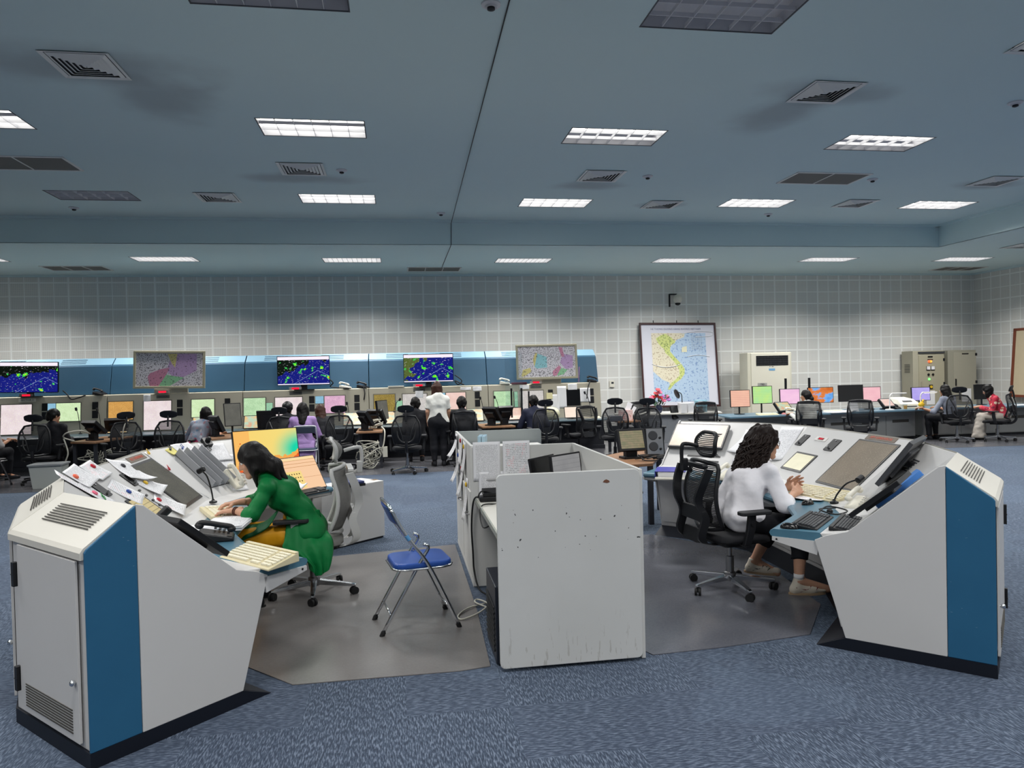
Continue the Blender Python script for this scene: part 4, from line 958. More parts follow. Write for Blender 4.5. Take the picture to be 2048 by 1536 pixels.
# ------------------------------------------------------------------ blue folding chair
PADB = mat('blue_vinyl_pad', (44, 82, 160), .32, rgb2=(38, 74, 150), vscale=9)
def folding_chair(label, loc, rz, frame_m=None, pad=None, back=None, group='folding chairs'):
    fm = frame_m or CHROME; t = thing('folding_chair', label, 'chair', loc, rz, group)
    # local: faces +y, seat height .43, x = width
    r = .0115
    for s in (-1, 1):
        b = MB(); b.tube(smoothpath([(s*.19, .235, .02), (s*.19, .06, .40), (s*.19, -.06, .58), (s*.185, -.125, .68), (s*.175, -.185, .80)], 5), r, 9); q = part('leg', b, fm, t, smooth=True)
        f = MB(); f.tube([(s*.19, .240, .0), (s*.19, .228, .03)], .016, 9); part('rubber_foot', f, RUBBER, q, smooth=30)
        b = MB(); b.tube(smoothpath([(s*.165, -.255, .02), (s*.165, -.02, .42), (s*.165, .05, .53), (s*.168, .02, .56)], 4), r, 9); q = part('leg', b, fm, t, smooth=True)
        f = MB(); f.tube([(s*.165, -.262, .0), (s*.165, -.248, .03)], .016, 9); part('rubber_foot', f, RUBBER, q, smooth=30)
    b = MB(); b.tube(smoothpath([(-.175, -.185, .80), (-.15, -.195, .82), (0, -.2, .825), (.15, -.195, .82), (.175, -.185, .80)], 5), r, 9)
    b.tube([(-.165, -.20, .13), (.165, -.20, .13)], .006, 8); b.tube([(-.19, .19, .12), (.19, .19, .12)], .006, 8); part('cross_rails', b, fm, t, smooth=True)
    b = MB(); b.rbox(.36, .38, .07, 0, .04, T(0, .02, .405)); part('seat', b, pad or PADB, t, bev=.014, seg=3)
    b = MB(); p = []
    for k in range(24):
        a = 2*PI*k/24; p.append((.188*max(-1, min(1, 1.25*math.cos(a))), .02+.195*max(-1, min(1, 1.25*math.sin(a))), .408))
    b.tube(p, .008, 6, closed=True); part('seat_frame', b, fm, t, smooth=True)
    b = MB(); rows = []
    for j in range(6):
        v = j/5; rows.append([((-.165+.33*i/8), -.148-.05*v-.02*math.cos((i/8-.5)*PI)+.012, .70+.11*v) for i in range(9)])
    b.sheet(rows); part('backrest', b, back or pad or PADB, t, solid=.022, smooth=True, recalc=False, bev=.004)
    return t
fc = folding_chair('blue folding chair with chrome frame standing in the middle of the floor', (.085, 4.81, 0), math.radians(-80))
b = MB(); b.tube([(.19, -.075, .60), (.19, -.095, .63)], .0135, 9); part('blue_tape', b, mat('tape_blue', (90, 150, 200), .5), fc)
folding_chair('folding chair with white frame under the woman in lilac', (-1.585, 12.72, 0), math.radians(3), mat('white_tube', (206, 208, 212), .3), mat('slate_pad', (62, 74, 96), .5), mat('slate_pad2', (72, 82, 96), .5))
folding_chair('folding chair at the left picture edge under the man in grey', (-6.55, 12.75, 0), math.radians(-25), STEEL, BLACK)
# ------------------------------------------------------------------ office chairs
CHK = mat('chair_black', (22, 23, 27), .42); CHW = mat('chair_white', (196, 196, 194), .35); CHP = mat('chair_pad', (34, 35, 38), .6)
def office_chair(label, loc, rz, fr=None, me=None, seat=None, style=0, head=True, base=None, arms=True, group='mesh office chairs', padm=None, base_rot=.3, hz=0, ay=0, wrap=.05):
    fr = fr or CHK; me = me or MESHK; seat = seat or mat('chair_seat', (20, 21, 26), .8, var=.2, vscale=60); base = base or CHROME
    t = thing('office_chair', label, 'chair', loc, rz, group)
    for k in range(5):
        a = base_rot+2*PI*k/5; c, s = math.cos(a), math.sin(a)
        b = MB(); R_ = RZ(a)
        b.loft([[(.03, -.026, .115), (.03, .026, .115), (.03, .02, .075), (.03, -.02, .075)], [(.30, -.016, .085), (.30, .016, .085), (.30, .013, .062), (.30, -.013, .062)], [(.325, -.012, .08), (.325, .012, .08), (.325, .011, .064), (.325, -.011, .064)]], m=R_)
        q = part('leg', b, base, t, bev=.004)
        b = MB(); b.tube([(c*.31, s*.31, .075), (c*.31, s*.31, .05)], .008, 8); MM = T(c*.31, s*.31, .03) @ RZ(a+.8)
        for w_ in (-.014, .014): b.cyl(MM @ Vector((0, w_-.008, 0)), MM @ Vector((0, w_+.008, 0)), .0295, 14)
        b.box((0, 0, .012), (.03, .012, .03), MM); part('caster', b, RUBBER, q, smooth=35)
    b = MB(); b.lathe([(.045, .07), (.045, .13), (.03, .135), (.03, .25), (.018, .252), (.018, .36)], 14); part('gas_column', b, STEEL if base is CHROME else BLACK, t, smooth=35)
    b = MB(); b.rbox(.26, .22, .03, .345, .385); b.rbox(.40, .38, .08, .375, .392); part('mechanism', b, BLACK, t)
    # seat cushion
    b = MB(); n = 24; rings = []
    for z, k in ((.39, .90), (.405, 1.0), (.43, 1.0), (.447, .93), (.452, .6)):
        ring = []
        for i in range(n):
            a = 2*PI*i/n; x = .25*k*math.copysign(abs(math.cos(a))**.55, math.cos(a)); y = .235*k*math.copysign(abs(math.sin(a))**.55, math.sin(a))
            ring.append((x, y+.01, z-(.03 if y > .15*k else 0)*(y/.235)**2))
        rings.append(ring)
    b.loft(rings); part('seat', b, seat, t, smooth=60)
    # back: profile y(z)
    def prof(v):  # v 0..1 bottom to top
        z = .50+v*.455+hz*v; y = -.215-.055*math.sin(PI*min(1, v*1.1))+.0*v-.03*v; return y, z
    def hw(v):
        if style == 1: return .165+.055*math.sin(PI*(.15+.75*v))
        return (.17+.06*math.sin(PI*(.12+.80*v)))*(1-.18*max(0, v-.8)/.2)
    rows = []
    nv, nu = 14, 10
    for j in range(nv+1):
        v = j/nv; y, z = prof(v); w_ = hw(v)
        rows.append([(w_*(2*i/nu-1), y+wrap*(2*i/nu-1)**2, z) for i in range(nu+1)])
    loop = [rows[j][0] for j in range(nv+1)]+[(rows[nv][i][0], rows[nv][i][1], rows[nv][i][2]+.02*math.sin(PI*i/nu)) for i in range(1, nu)]+[rows[j][nu] for j in range(nv, -1, -1)]+[(rows[0][i][0], rows[0][i][1], rows[0][i][2]-.03*math.sin(PI*i/nu)) for i in range(nu-1, 0, -1)]
    b = MB(); b.tube(loop, .0155, 8, closed=True); bk = part('backrest', b, fr, t, smooth=True)
    b = MB(); b.sheet(rows); part('back_mesh', b, me, bk, smooth=True, recalc=False, **({'solid': .012} if me is MESHG else {}))
    b = MB()
    if style == 0:     # oval lumbar frame and central spine
        b.tube(smoothpath([(-.15, -.27, .74), (-.13, -.30, .62), (-.06, -.32, .545), (.06, -.32, .545), (.13, -.30, .62), (.15, -.27, .74)], 5), .014, 7)
        b.tube(smoothpath([(0, -.05, .37), (0, -.24, .38), (0, -.32, .45), (0, -.325, .56)], 5), .026, 8)
        b.rbox(.16, .10, .03, -.01, .01, T(0, -.30, .60) @ RX(PI/2))
        b.tube(smoothpath([(-.05, -.32, .56), (-.10, -.31, .75), (-.17, -.25, .90)], 4), .011, 6); b.tube(smoothpath([(.05, -.32, .56), (.10, -.31, .75), (.17, -.25, .90)], 4), .011, 6)
    else:              # broad side rails with a cranked spine
        for s in (-1, 1):
            pts = [(s*.10, -.10, .375), (s*.13, -.255, .385), (s*.155, -.315, .45), (s*.16, -.285, .58), (s*.15, -.335, .70), (s*.185, -.315, .82), (s*.20, -.27, .93)]
            P_ = smoothpath(pts, 5); rings = []
            for q in P_: rings.append([(q[0]-.012, q[1]-.032, q[2]+.006), (q[0]+.012, q[1]-.032, q[2]+.006), (q[0]+.014, q[1]+.026, q[2]-.006), (q[0]-.014, q[1]+.026, q[2]-.006)])
            b.loft(rings)
        b.rbox(.34, .10, .03, -.012, .012, T(0, -.30, .60) @ RX(PI/2)); b.rbox(.24, .10, .03, -.012, .012, T(0, -.30, .44) @ RX(PI/2-.2)); b.rbox(.34, .03, .012, -.02, .02, T(0, -.285, .945) @ RX(PI/2))
    part('lumbar_frame', b, fr, t, smooth=50)
    if head:
        z0 = 1.03+hz; y0 = -.245
        b = MB()
        if style == 1:
            loop = []
            for i in range(28):
                a = 2*PI*i/28; x = .135*math.copysign(abs(math.cos(a))**.5, math.cos(a)); vv = math.sin(a)
                z = z0+.06+.085*vv; loop.append((x, y0+.015+.075*vv**2*(1 if vv > 0 else .6)-.045*abs(x/.135)**2*-1, z))
            b.tube(loop, .015, 8, closed=True)
            hd = part('headrest', b, fr, t, smooth=True)
            rows = []
            for j in range(9):
                vv = -1+2*j/8; rows.append([(.128*(2*i/8-1), y0+.015+.075*vv**2*(1 if vv > 0 else .6)+.04*(2*i/8-1)**2, z0+.06+.082*vv) for i in range(9)])
            b = MB(); b.sheet(rows); part('head_mesh', b, me, hd, smooth=True, recalc=False, **({'solid': .012} if me is MESHG else {}))
            b = MB(); b.tube(smoothpath([(0, -.30, .90), (0, -.37, .95), (0, -.375, 1.08), (0, -.34, 1.10), (0, y0, z0+.05)], 5), .014, 8); b.rbox(.05, .09, .01, -.02, .02, T(0, -.36, .95) @ RX(PI/2)); part('headrest_post', b, fr, t, smooth=50)
        else:
            rings = []
            for j in range(9):
                v = -1+2*j/8; k = max(.2, (1-abs(v)**4))**.5
                rings.append([(.138*k*math.copysign(abs(math.cos(2*PI*i/16))**.6, math.cos(2*PI*i/16)), y0+.02*math.sin(2*PI*i/16)-.02*v, z0+.055+.062*v+.0*i) for i in range(16)])
            b.loft(rings); part('headrest', b, padm or CHK, t, smooth=60)
            b = MB(); b.tube(smoothpath([(0, -.30, .88), (0, -.29, .97), (0, -.27, 1.06)], 5), .015, 8); part('headrest_post', b, fr, t, smooth=True)
    if arms:
        for s in (-1, 1):
            b = MB()
            b.loft([[(s*.27-.018, .0, .39), (s*.27+.018, .0, .39), (s*.27+.018, -.055, .39), (s*.27-.018, -.055, .39)], [(s*.28-.018, .03, .50), (s*.28+.018, .03, .50), (s*.28+.018, -.03, .50), (s*.28-.018, -.03, .50)], [(s*.285-.018, .035, .605), (s*.285+.018, .035, .605), (s*.285+.018, -.02, .605), (s*.285-.018, -.02, .605)]], m=T(0, ay, 0))
            b.box((s*.22, -.02+ay*.7, .385), (.13, .05, .018)); q = part('armrest', b, fr, t, bev=.006)
            b = MB(); b.rbox(.085, .25, .03, .606, .632, T(s*.285, .03+ay, 0)); part('arm_pad', b, CHP, q, bev=.006)
            b = MB(); b.cyl((s*.285+s*.016, ay, .54), (s*.285+s*.022, ay, .54), .010, 10); part('adjust_button', b, BLACK, q)
    return t
CW = office_chair('white-framed mesh office chair with headrest behind the woman in green', (-.67, 5.63, 0), math.radians(97), CHW, MESHG, MESHG, 1, base_rot=math.radians(-14-97), ay=.12, wrap=.10)
CB = office_chair('black mesh office chair with hooked headrest behind the woman in white shirt', (2.40, 5.03, 0), math.radians(-84), CHK, MESHK, None, 1, base_rot=math.radians(54+84))
# ------------------------------------------------------------------ the long row of radar consoles at the back wall
SX = [-8.0, -5.57, -3.06, -.60, 1.85, 4.28]
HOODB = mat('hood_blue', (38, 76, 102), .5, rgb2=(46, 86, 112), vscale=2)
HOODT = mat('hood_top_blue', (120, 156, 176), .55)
DESKD = mat('far_desk_top', (66, 82, 90), .35)
UNDER = mat('far_under_desk_shade', (44, 46, 54), .6)  # shade below the far desks put into the colour; reused on side table legs
SLOTB = mat('hood_slot', (40, 66, 86), .7)
PLG = mat('plate_grey', (96, 96, 92), .5)
def panelM(x, z, lift=0):
    tt = math.atan2(.08, .73); y = 14.92+(z-.66)*.08/.73
    return T(x, y, z) @ RX(PI/2-tt) @ T(0, 0, lift)
def pscreen(root, x0, a, b, z0, z1, m, name='radar_screen', fr=.018):
    M = panelM(x0+(a+b)/2, (z0+z1)/2)
    bb = MB(); bb.rbox(b-a+2*fr, z1-z0+2*fr, .006, -.002, .006, M); o = part(name, bb, mat('bezel_grey', (120, 117, 106), .5), root, world=True)
    q = quad('display', M, b-a, z1-z0, m, None, z=.008, world=False); q.parent = o; q.data.transform(root.matrix_basis.inverted()); return o
def bay(k, scr, label, sector):
    x0, x1 = SX[k]+.006, SX[k+1]-.006; w = x1-x0; cx = (x0+x1)/2
    root = thing('radar_console', label, 'console', (cx, 15.0, 0), 0, 'radar console bays along the back wall')
    def pr(name, poly, m, xa=x0, xb=x1, **kw):
        b = MB(); b.loft([[(xa, y, z) for y, z in poly], [(xb, y, z) for y, z in poly]]); return part(name, b, m, root, world=True, **kw)
    pr('lower_body', [(14.7, 0), (14.7, .08), (14.78, .08), (14.78, .62), (15.9, .62), (15.9, 0)], UNDER)
    pr('desk_top', [(14.16, .625), (14.15, .645), (14.17, .662), (14.93, .662), (14.93, .625)], DESKD)
    pr('screen_panel', [(14.90, .63), (14.92, .66), (15.0, 1.385), (15.02, 1.395), (15.2, 1.395), (15.2, .63)], BEIGE, bev=.004)
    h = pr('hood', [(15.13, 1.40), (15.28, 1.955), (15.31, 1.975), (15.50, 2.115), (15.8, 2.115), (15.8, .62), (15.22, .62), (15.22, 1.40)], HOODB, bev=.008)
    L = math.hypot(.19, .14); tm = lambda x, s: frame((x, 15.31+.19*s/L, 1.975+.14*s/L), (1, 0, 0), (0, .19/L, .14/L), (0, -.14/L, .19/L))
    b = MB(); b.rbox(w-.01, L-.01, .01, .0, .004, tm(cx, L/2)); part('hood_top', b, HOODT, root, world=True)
    b = MB()
    for c in (.24, .70):
        for j in range(3): b.rbox(.46, .020, .009, .004, .0065, tm(x0+w*c, .06+.058*j))
    o = part('vent_slots', b, SLOTB, h); o.data.transform(root.matrix_basis.inverted())
    for s in scr: pscreen(root, SX[k], *s)
    for a in (1.28, 2.17):
        for j in range(2):
            if k == 4 and a < 2 and j == 0: pass
            M = panelM(SX[k]+a+.05, 1.19-.165*j); b = MB(); b.rbox(.105, .145, .004, 0, .006, M); part('speaker_panel', b, BLACK, root, world=True)
    M = panelM(SX[k]+1.02, 1.33); b = MB(); b.rbox(.30 if k == 0 else .24, .06, .004, 0, .008, M); o = part('sector_plate', b, PHONEW if k == 0 else PLG, root, world=True)
    x = text('lettering', sector, .05, INK, o, I4); x.matrix_local = root.matrix_basis.inverted() @ M @ T(0, 0, .009)
    b = MB(); b.box((SX[k]+1.02, 14.98, 1.425), (.24, .06, .055)); o = part('clock_box', b, mat('clock_box', (176, 168, 160), .5), root, world=True)
    b = MB(); b.box((SX[k]+1.02, 14.948, 1.425), (.14, .004, .035)); c = part('red_readout', b, REDLED, o); c.data.transform(root.matrix_basis.inverted())
    # taped notes on the panel
    return root
Z0, Z1, ZB = .91, 1.255, .69
S_ = SCR
bay(0, [(.02, .46, Z0, Z1, S_['leaf']), (.57, 1.10, ZB, 1.25, S_['pink']), (1.38, 1.52, 1.11, Z1, S_['sky'], 'strip_display', .006), (1.53, 1.96, Z0, Z1, S_['green'])], 'leftmost radar console bay, cut by the picture edge', 'SECTOR 3')
bay(1, [(.03, .47, Z0, Z1, S_['orange']), (.67, 1.17, ZB, 1.25, S_['pink']), (1.55, 1.97, Z0, Z1, S_['green'])], 'radar console bay with an orange screen, under the left framed chart', 'SECTOR')
bay(2, [(.02, .43, Z0, Z1, S_['leaf']), (.45, .57, 1.0, 1.15, S_['mint'], 'strip_display', .006), (.62, 1.14, ZB, 1.25, S_['pink']), (1.40, 1.56, 1.11, Z1, S_['sky'], 'strip_display', .006), (1.58, 1.98, Z0, Z1, S_['mauve'])], 'radar console bay in front of the woman in lilac, with a mauve screen', 'SECTOR')
bay(3, [(.1, .52, Z0, Z1, S_['gold']), (.55, .67, .92, 1.12, S_['mint'], 'strip_display', .006), (.68, 1.17, ZB, 1.25, S_['grey']), (1.40, 1.55, 1.11, Z1, S_['sky'], 'strip_display', .006), (1.57, 1.97, Z0, Z1, S_['rose'])], 'radar console bay with an olive screen, in front of the standing woman', 'SECTOR')
bay(4, [(.12, .52, Z0, Z1, S_['leaf']), (.55, .62, .92, 1.24, S_['mint'], 'strip_display', .006), (.68, 1.17, ZB, 1.25, S_['grey']), (1.58, 1.97, Z0, Z1, GLASS_DK)], 'rightmost radar console bay, with one dark screen', 'SECTOR')
# weather television content
def tv_mat(name, seed, land, cx, sc=1.0):
    m, t = newmat(name)
    tc = t.n('ShaderNodeTexCoord'); sp = t.n('ShaderNodeSeparateXYZ'); t.l(tc.outputs['UV'], sp.inputs[0]); u, v = sp.outputs[0], sp.outputs[1]
    mp = t.n('ShaderNodeMapping'); mp.inputs['Location'].default_value = (seed, seed*1.7, 0); mp.inputs['Scale'].default_value = (1.7, 1, 1); t.l(tc.outputs['UV'], mp.inputs[0]); q = mp.outputs[0]
    n1 = t.noise(3.2, 5, q); n2 = t.noise(4.2, 7, q); n3 = t.noise(40, 3, q)
    sea = t.mix(n3, lin((10, 10, 70)), lin((34, 44, 160)))
    d = t.math('ADD', t.math('MULTIPLY', t.math('SUBTRACT', u, cx[0]), cx[2]), t.math('MULTIPLY', t.math('SUBTRACT', v, cx[1]), cx[3]))
    lf = t.math('GREATER_THAN', t.math('ADD', d, t.math('MULTIPLY', t.math('SUBTRACT', n1, .5), .9)), 0)
    c = t.mix(lf, sea, t.mix(n3, lin(land), lin((14, 20, 14))))
    g = t.math('GREATER_THAN', n2, .615); c = t.mix(g, c, lin((60, 200, 90)))
    g = t.math('GREATER_THAN', n2, .65); c = t.mix(g, c, lin((90, 240, 40)))
    g = t.math('GREATER_THAN', n2, .685); c = t.mix(g, c, lin((240, 210, 40)))
    g = t.math('GREATER_THAN', n2, .72); c = t.mix(g, c, lin((240, 90, 40)))
    m2 = t.n('ShaderNodeMapping'); m2.inputs['Scale'].default_value = (20*sc, 62*sc, 1); m2.inputs['Location'].default_value = (seed*3, 0, 0); t.l(tc.outputs['UV'], m2.inputs[0])
    lb = t.math('GREATER_THAN', t.noise(1, 1, m2.outputs[0]), .695); c = t.mix(lb, c, lin((236, 232, 240)))
    ln = t.math('LESS_THAN', t.math('ABSOLUTE', t.math('SUBTRACT', t.math('ABSOLUTE', t.math('SUBTRACT', u, .78)), t.math('MULTIPLY', t.math('SUBTRACT', .5, v), 1.0))), .006)
    c = t.mix(t.math('MULTIPLY', ln, .7), c, lin((150, 180, 240)))
    c = t.mix(t.math('GREATER_THAN', v, .885), c, lin((250, 240, 252)))
    if seed > 1: c = t.mix(t.math('LESS_THAN', v, .035), c, lin((240, 232, 250)))
    e = t.n('ShaderNodeEmission'); t.l(c, e.inputs[0]); e.inputs[1].default_value = 1.0; t.l(e.outputs[0], t.out.inputs[0]); return m
def tv(label, x, z, m, yaw=0, roll=0):
    t = thing('television', label, 'television', (x, 14.93, 1.395), yaw, 'weather televisions above the consoles')
    b = MB(T(0, 0, z-1.395) @ RY(roll) @ RX(PI/2-.03)); b.rbox(1.02, .585, .008, -.035, 0); part('housing', b, BLACKG, t)
    quad('screen', T(0, 0, z-1.395) @ RY(roll) @ RX(PI/2-.03), 1.0, .56, m, t, z=.0015, world=False)
    b = MB(); b.box((0, .04, .07), (.12, .03, .14)); b.rbox(.4, .12, .02, 0, .01, T(0, .03, 0)); part('stand', b, BLACK, t); return t
tv('wall television with weather radar, cut by the left picture edge', -6.91, 1.765, tv_mat('tv_weather_a', 1, (16, 24, 18), (.42, .62, -.2, .9)), 0, .02)
tv('weather television between the two left chart seams, behind the woman in lilac', -1.87, 1.78, tv_mat('tv_weather_b', 2, (22, 34, 26), (.30, .60, -.5, .8)))
tv('weather television with a yellow-green landmass above the standing woman', .62, 1.775, tv_mat('tv_weather_c', 4, (120, 140, 70), (.24, .55, -1.2, .5), .8))
def speckle(name, rgb, ink=(70, 66, 76), sc=60, th=.60):
    if name in MATS: return MATS[name]
    m, t = newmat(name); c = lin(rgb); f = t.math('GREATER_THAN', t.noise(sc, 2), th)
    t.bsdf(t.mix(t.math('MULTIPLY', f, .75), c, lin(ink)), .5, 0, .4); return m
FRAMEB = mat('chart_frame', (176, 170, 146), .45)
def chart(label, x, z, regions, roll=0):
    t = thing('framed_chart', label, 'chart', (x, 15.0, 1.395), 0, 'framed sector charts on the consoles')
    A = T(0, -.06, z-1.395) @ RY(roll) @ RX(PI/2-.07)
    b = MB(A)
    for c, s in (((0, .345, 0), (1.32, .045, .04)), ((0, -.345, 0), (1.32, .045, .04)), ((-.6375, 0, 0), (.045, .66, .04)), ((.6375, 0, 0), (.045, .66, .04))): b.box(c, s)
    part('frame', b, FRAMEB, t, bev=.006)
    b = MB(A); b.box((0, 0, -.008), (1.25, .67, .012)); s = part('chart_sheet', b, speckle('chart_white', (226, 222, 228), sc=46, th=.56), t)
    for i, (poly, m) in enumerate(regions):
        b = MB(A); b.prism(poly, .0, .0012+.0003*i, T(0, 0, -.002)); part('coloured_region', b, m, s)
    b = MB(); b.box((0, .02, .05), (.62, .06, .09)); part('stand', b, BEIGE, t, bev=.004); return t
PU, PK, GN, YE, TE = [speckle('chart_'+n, c, sc=34, th=.62) for n, c in (('purple', (196, 164, 206)), ('pink', (206, 140, 166)), ('green', (150, 206, 160)), ('yellow', (222, 210, 140)), ('teal', (150, 206, 214)))]
chart('left framed sector chart with purple, pink and green regions', -4.40, 1.855, [([(-.06, -.02), (.0, .16), (.02, .31), (.50, .31), (.50, -.02), (.26, -.14), (.05, -.12)], PU), ([(-.40, -.14), (-.36, -.07), (-.16, .01), (.0, .04), (-.06, -.1), (-.2, -.32), (-.36, -.32)], PK), ([(-.2, -.32), (-.06, -.1), (.05, -.12), (.26, -.16), (.0, -.32)], GN), ([(-.04, .31), (.02, .31), (.14, .31), (.1, .04), (.04, .12)], YE)], .02)
chart('right framed chart split into two sector maps', 3.11, 1.855, [([(-.27, -.1), (-.20, .18), (.0, .1), (.0, -.12), (-.22, -.14)], TE), ([(-.56, -.3), (-.52, -.16), (-.36, -.12), (-.34, -.2), (-.5, -.3)], YE), ([(-.3, .05), (-.24, .2), (-.2, .18), (-.27, -.1)], YE), ([(.28, -.02), (.36, .16), (.56, .12), (.56, -.14), (.4, -.16)], PU), ([(.12, -.3), (.12, -.2), (.26, -.08), (.3, -.14), (.2, -.3)], PK), ([(.2, -.3), (.3, -.14), (.44, -.18), (.34, -.28)], GN), ([(.26, .3), (.34, .3), (.38, .1), (.32, .1)], PK)], -.004)
# lower tilted monitors standing on the desks
for x, m, q in [(-5.25, 'table', 'under the orange screen'), (-3.75, 'table', 'beside the woman in floral blouse'), (-2.80, 'table', 'behind the yellow wallpaper monitor'), (-.92, 'table', 'left of the cable-strewn side table'), (-.26, 'table', 'right of the cable-strewn side table'), (1.52, 'table', 'beside the man with headset'), (2.35, 'salmon', 'behind the black touch terminals')]:
    slab_monitor('small tilted monitor with coloured strip table, '+q, T(x, 14.62, .80) @ RX(PI/2-.5), .36, .28, SCR[m], .10, th=.025, group='tilted strip monitors on the far desks')
# gooseneck microphones of the row
for a, c, q in [((-5.97, 14.75, .67), (-6.05, 14.8, 1.14), 'right of the leftmost green screen'), ((-5.6, 14.75, .67), (-5.68, 14.8, 1.12), 'left of the orange screen'), ((-.98, 14.75, .67), (-1.03, 14.8, 1.10), 'right of the mauve screen'), ((-.10, 14.7, .9), (.02, 14.72, 1.15), 'on the terminals left of the olive screen'), ((1.72, 14.75, .67), (1.66, 14.8, 1.13), 'left of the clear divider'), ((2.05, 14.75, .67), (1.96, 14.8, 1.14), 'at the green screen of the right bay'), ((4.0, 14.75, .67), (3.88, 14.8, 1.18), 'in front of the dark screen')]:
    mic('small gooseneck microphone '+q, a, c, .022, 'gooseneck microphones of the radar row')
# phones and papers on the ledge
phone('white desk phone on the console ledge right of the middle television', T(-1.07, 15.08, 1.40) @ RZ(1.2), PHONEW, PHONEW, 'phones on the console ledge')
phone('black desk phone on the console ledge right of the white phone', T(-.72, 15.08, 1.40) @ RZ(1.2), BLACK, BLACK, 'phones on the console ledge', DGREY)
phone('black desk phone on the ledge at the first console seam', T(-5.72, 15.06, 1.40) @ RZ(1.2), BLACK, BLACK, 'phones on the console ledge', DGREY)
phone('white desk phone on the ledge left of the right framed chart', T(2.22, 15.06, 1.40) @ RZ(1.3), PHONEW, PHONEW, 'phones on the console ledge')
phone('small black phone at the right end of the console ledge', T(4.12, 15.08, 1.40) @ RZ(1.4), BLACK, BLACK, 'phones on the console ledge', DGREY)
b = MB(); b.rbox(.32, .16, .01, 0, .03); o = whole('book', b, PHONEW, 'pale book lying on the ledge under the third television side', 'book'); place(o, (-.05, 15.06, 1.396), 0)
b = MB(); b.rbox(.32, .15, .01, 0, .035); o = whole('book', b, mat('maroon', (120, 62, 76), .5), 'maroon book lying on the ledge left of the right framed chart', 'book'); place(o, (2.52, 15.06, 1.396), 0)
for x, z, w_, h_, q in [(-4.86+.02, 1.31, .13, .13, 'above the large screen under the left chart'), (.42, 1.24, .16, .14, 'above the strip display of the olive bay'), (3.42, 1.10, .2, .46, 'long, hanging beside the right speaker panels'), (3.66, 1.31, .2, .13, 'above the dark screen'), (3.27, .98, .18, .36, 'below the speaker panels of the right bay'), (3.93, 1.13, .22, .30, 'right of the dark screen'), (2.62, 1.33, .2, .09, 'under the right chart'), (1.62, 1.32, .18, .09, 'over the rose screen'), (1.38, 1.33, .22, .06, 'left of the slip over the rose screen')]:
    sheet_paper('white notice taped to the console panel, '+q, panelM(x, z, .009), w_, h_, PAPER, .0, 0, 'notices on the radar consoles')
b = MB(); b.rbox(.13, .13, .006, 0, .03, panelM(3.15, 1.13, .008)); whole('note_block', b, mat('cream_note', (232, 224, 176), .7), 'cream note block stuck left of the long hanging notice', 'note')
# clear divider screen with black posts
t = thing('acrylic_divider', 'clear acrylic divider with two black posts on the right radar desk', 'divider', (2.42, 14.6, .66))
b = MB(); b.rbox(.36, 1.42, .10, -.003, .003, T(-.08, 0, .71) @ RX(PI/2)); part('clear_panel', b, ACRYL, t)
for x in (-.14, .07):
    b = MB(); b.box((x, -.01, .33), (.035, .03, .66)); part('post', b, BLACK, t)
b = MB(); b.box((2.66, 14.7, 1.02), (.03, .03, .46)); whole('black_post', b, BLACK, 'short black post beside the clear divider', 'post')
b = MB(); b.lathe([(.03, 0), (.045, .16), (.042, .16), (.028, .005)], 14); t = whole('glass_jar', b, ACRYL, 'clear cup with pens on the ledge right of the right chart', 'cup', smooth=40); place(t, (3.82, 15.06, 1.396), 0)
b = MB(); b.tube([(0, 0, .01), (.02, 0, .34)], .012, 6); t = whole('pen', b, mat('mauve_pen', (150, 110, 150), .5), 'tall mauve tube standing in the clear cup', 'pen'); place(t, (3.82, 15.06, 1.396), 0)
# tv and phone cables
for k, (pts, q) in enumerate([([(-6.35, 14.98, 1.5), (-6.28, 15.0, 1.42), (-6.2, 14.98, 1.33), (-6.05, 14.97, 1.36), (-5.95, 14.99, 1.40)], 'below the left television'), ([(-1.40, 14.95, 1.62), (-1.30, 14.93, 1.52), (-1.36, 14.95, 1.45), (-1.22, 14.97, 1.42), (-.95, 14.97, 1.40)], 'right of the middle television'), ([(1.16, 14.95, 1.62), (1.30, 14.93, 1.50), (1.22, 14.93, 1.42), (1.16, 14.95, 1.50), (1.35, 14.96, 1.41)], 'right of the third television'), ([(-.70, 15.0, 1.42), (-.68, 14.94, 1.3), (-.70, 14.93, 1.16)], 'hanging from the black ledge phone'), ([(4.05, 15.0, 1.42), (3.98, 14.93, 1.25), (3.95, 14.9, 1.05)], 'hanging at the right end of the ledge')]):
    b = MB(); b.tube(smoothpath(pts, 5), .012, 6); whole('loose_cable', b, CABLEK, 'loose black cable '+q, 'cable', 'cables on the console ledge', smooth=True)
# ------------------------------------------------------------------ brown side tables with terminals
def side_table(label, pts, z=.66, legs=True):
    cx = sum(p[0] for p in pts)/len(pts); cyy = sum(p[1] for p in pts)/len(pts)
    t = thing('side_table', label, 'table', (cx, cyy, 0), 0, 'brown side tables')
    b = MB(); b.prism(pts, z-.03, z); part('table_top', b, WOODT, t, world=True, bev=.003)
    for px, py in pts:
        if not legs: break
        x, y = cx+(px-cx)*.86, cyy+(py-cyy)*.86; b = MB(); b.box((x, y, (z-.03)/2), (.05, .05, z-.03)); part('leg', b, UNDER, t, world=True)
    b = MB(); b.box((cx, cyy, .28), (abs(pts[1][0]-pts[0][0])*.8, .3, .02)); part('lower_shelf', b, UNDER, t, world=True)
    return t
side_table('brown side table with cables by the man in the left black chair', [(-5.42, 13.0), (-4.95, 12.75), (-4.75, 13.9), (-5.3, 14.05)])
side_table('brown side table behind the left console, right of the woman in floral blouse', [(-3.25, 12.55), (-2.72, 12.75), (-2.75, 13.9), (-3.3, 13.9)])
side_table('brown side table tangled with white cables in the middle', [(-.76, 12.95), (-.30, 12.95), (-.30, 13.95), (-.76, 13.95)])
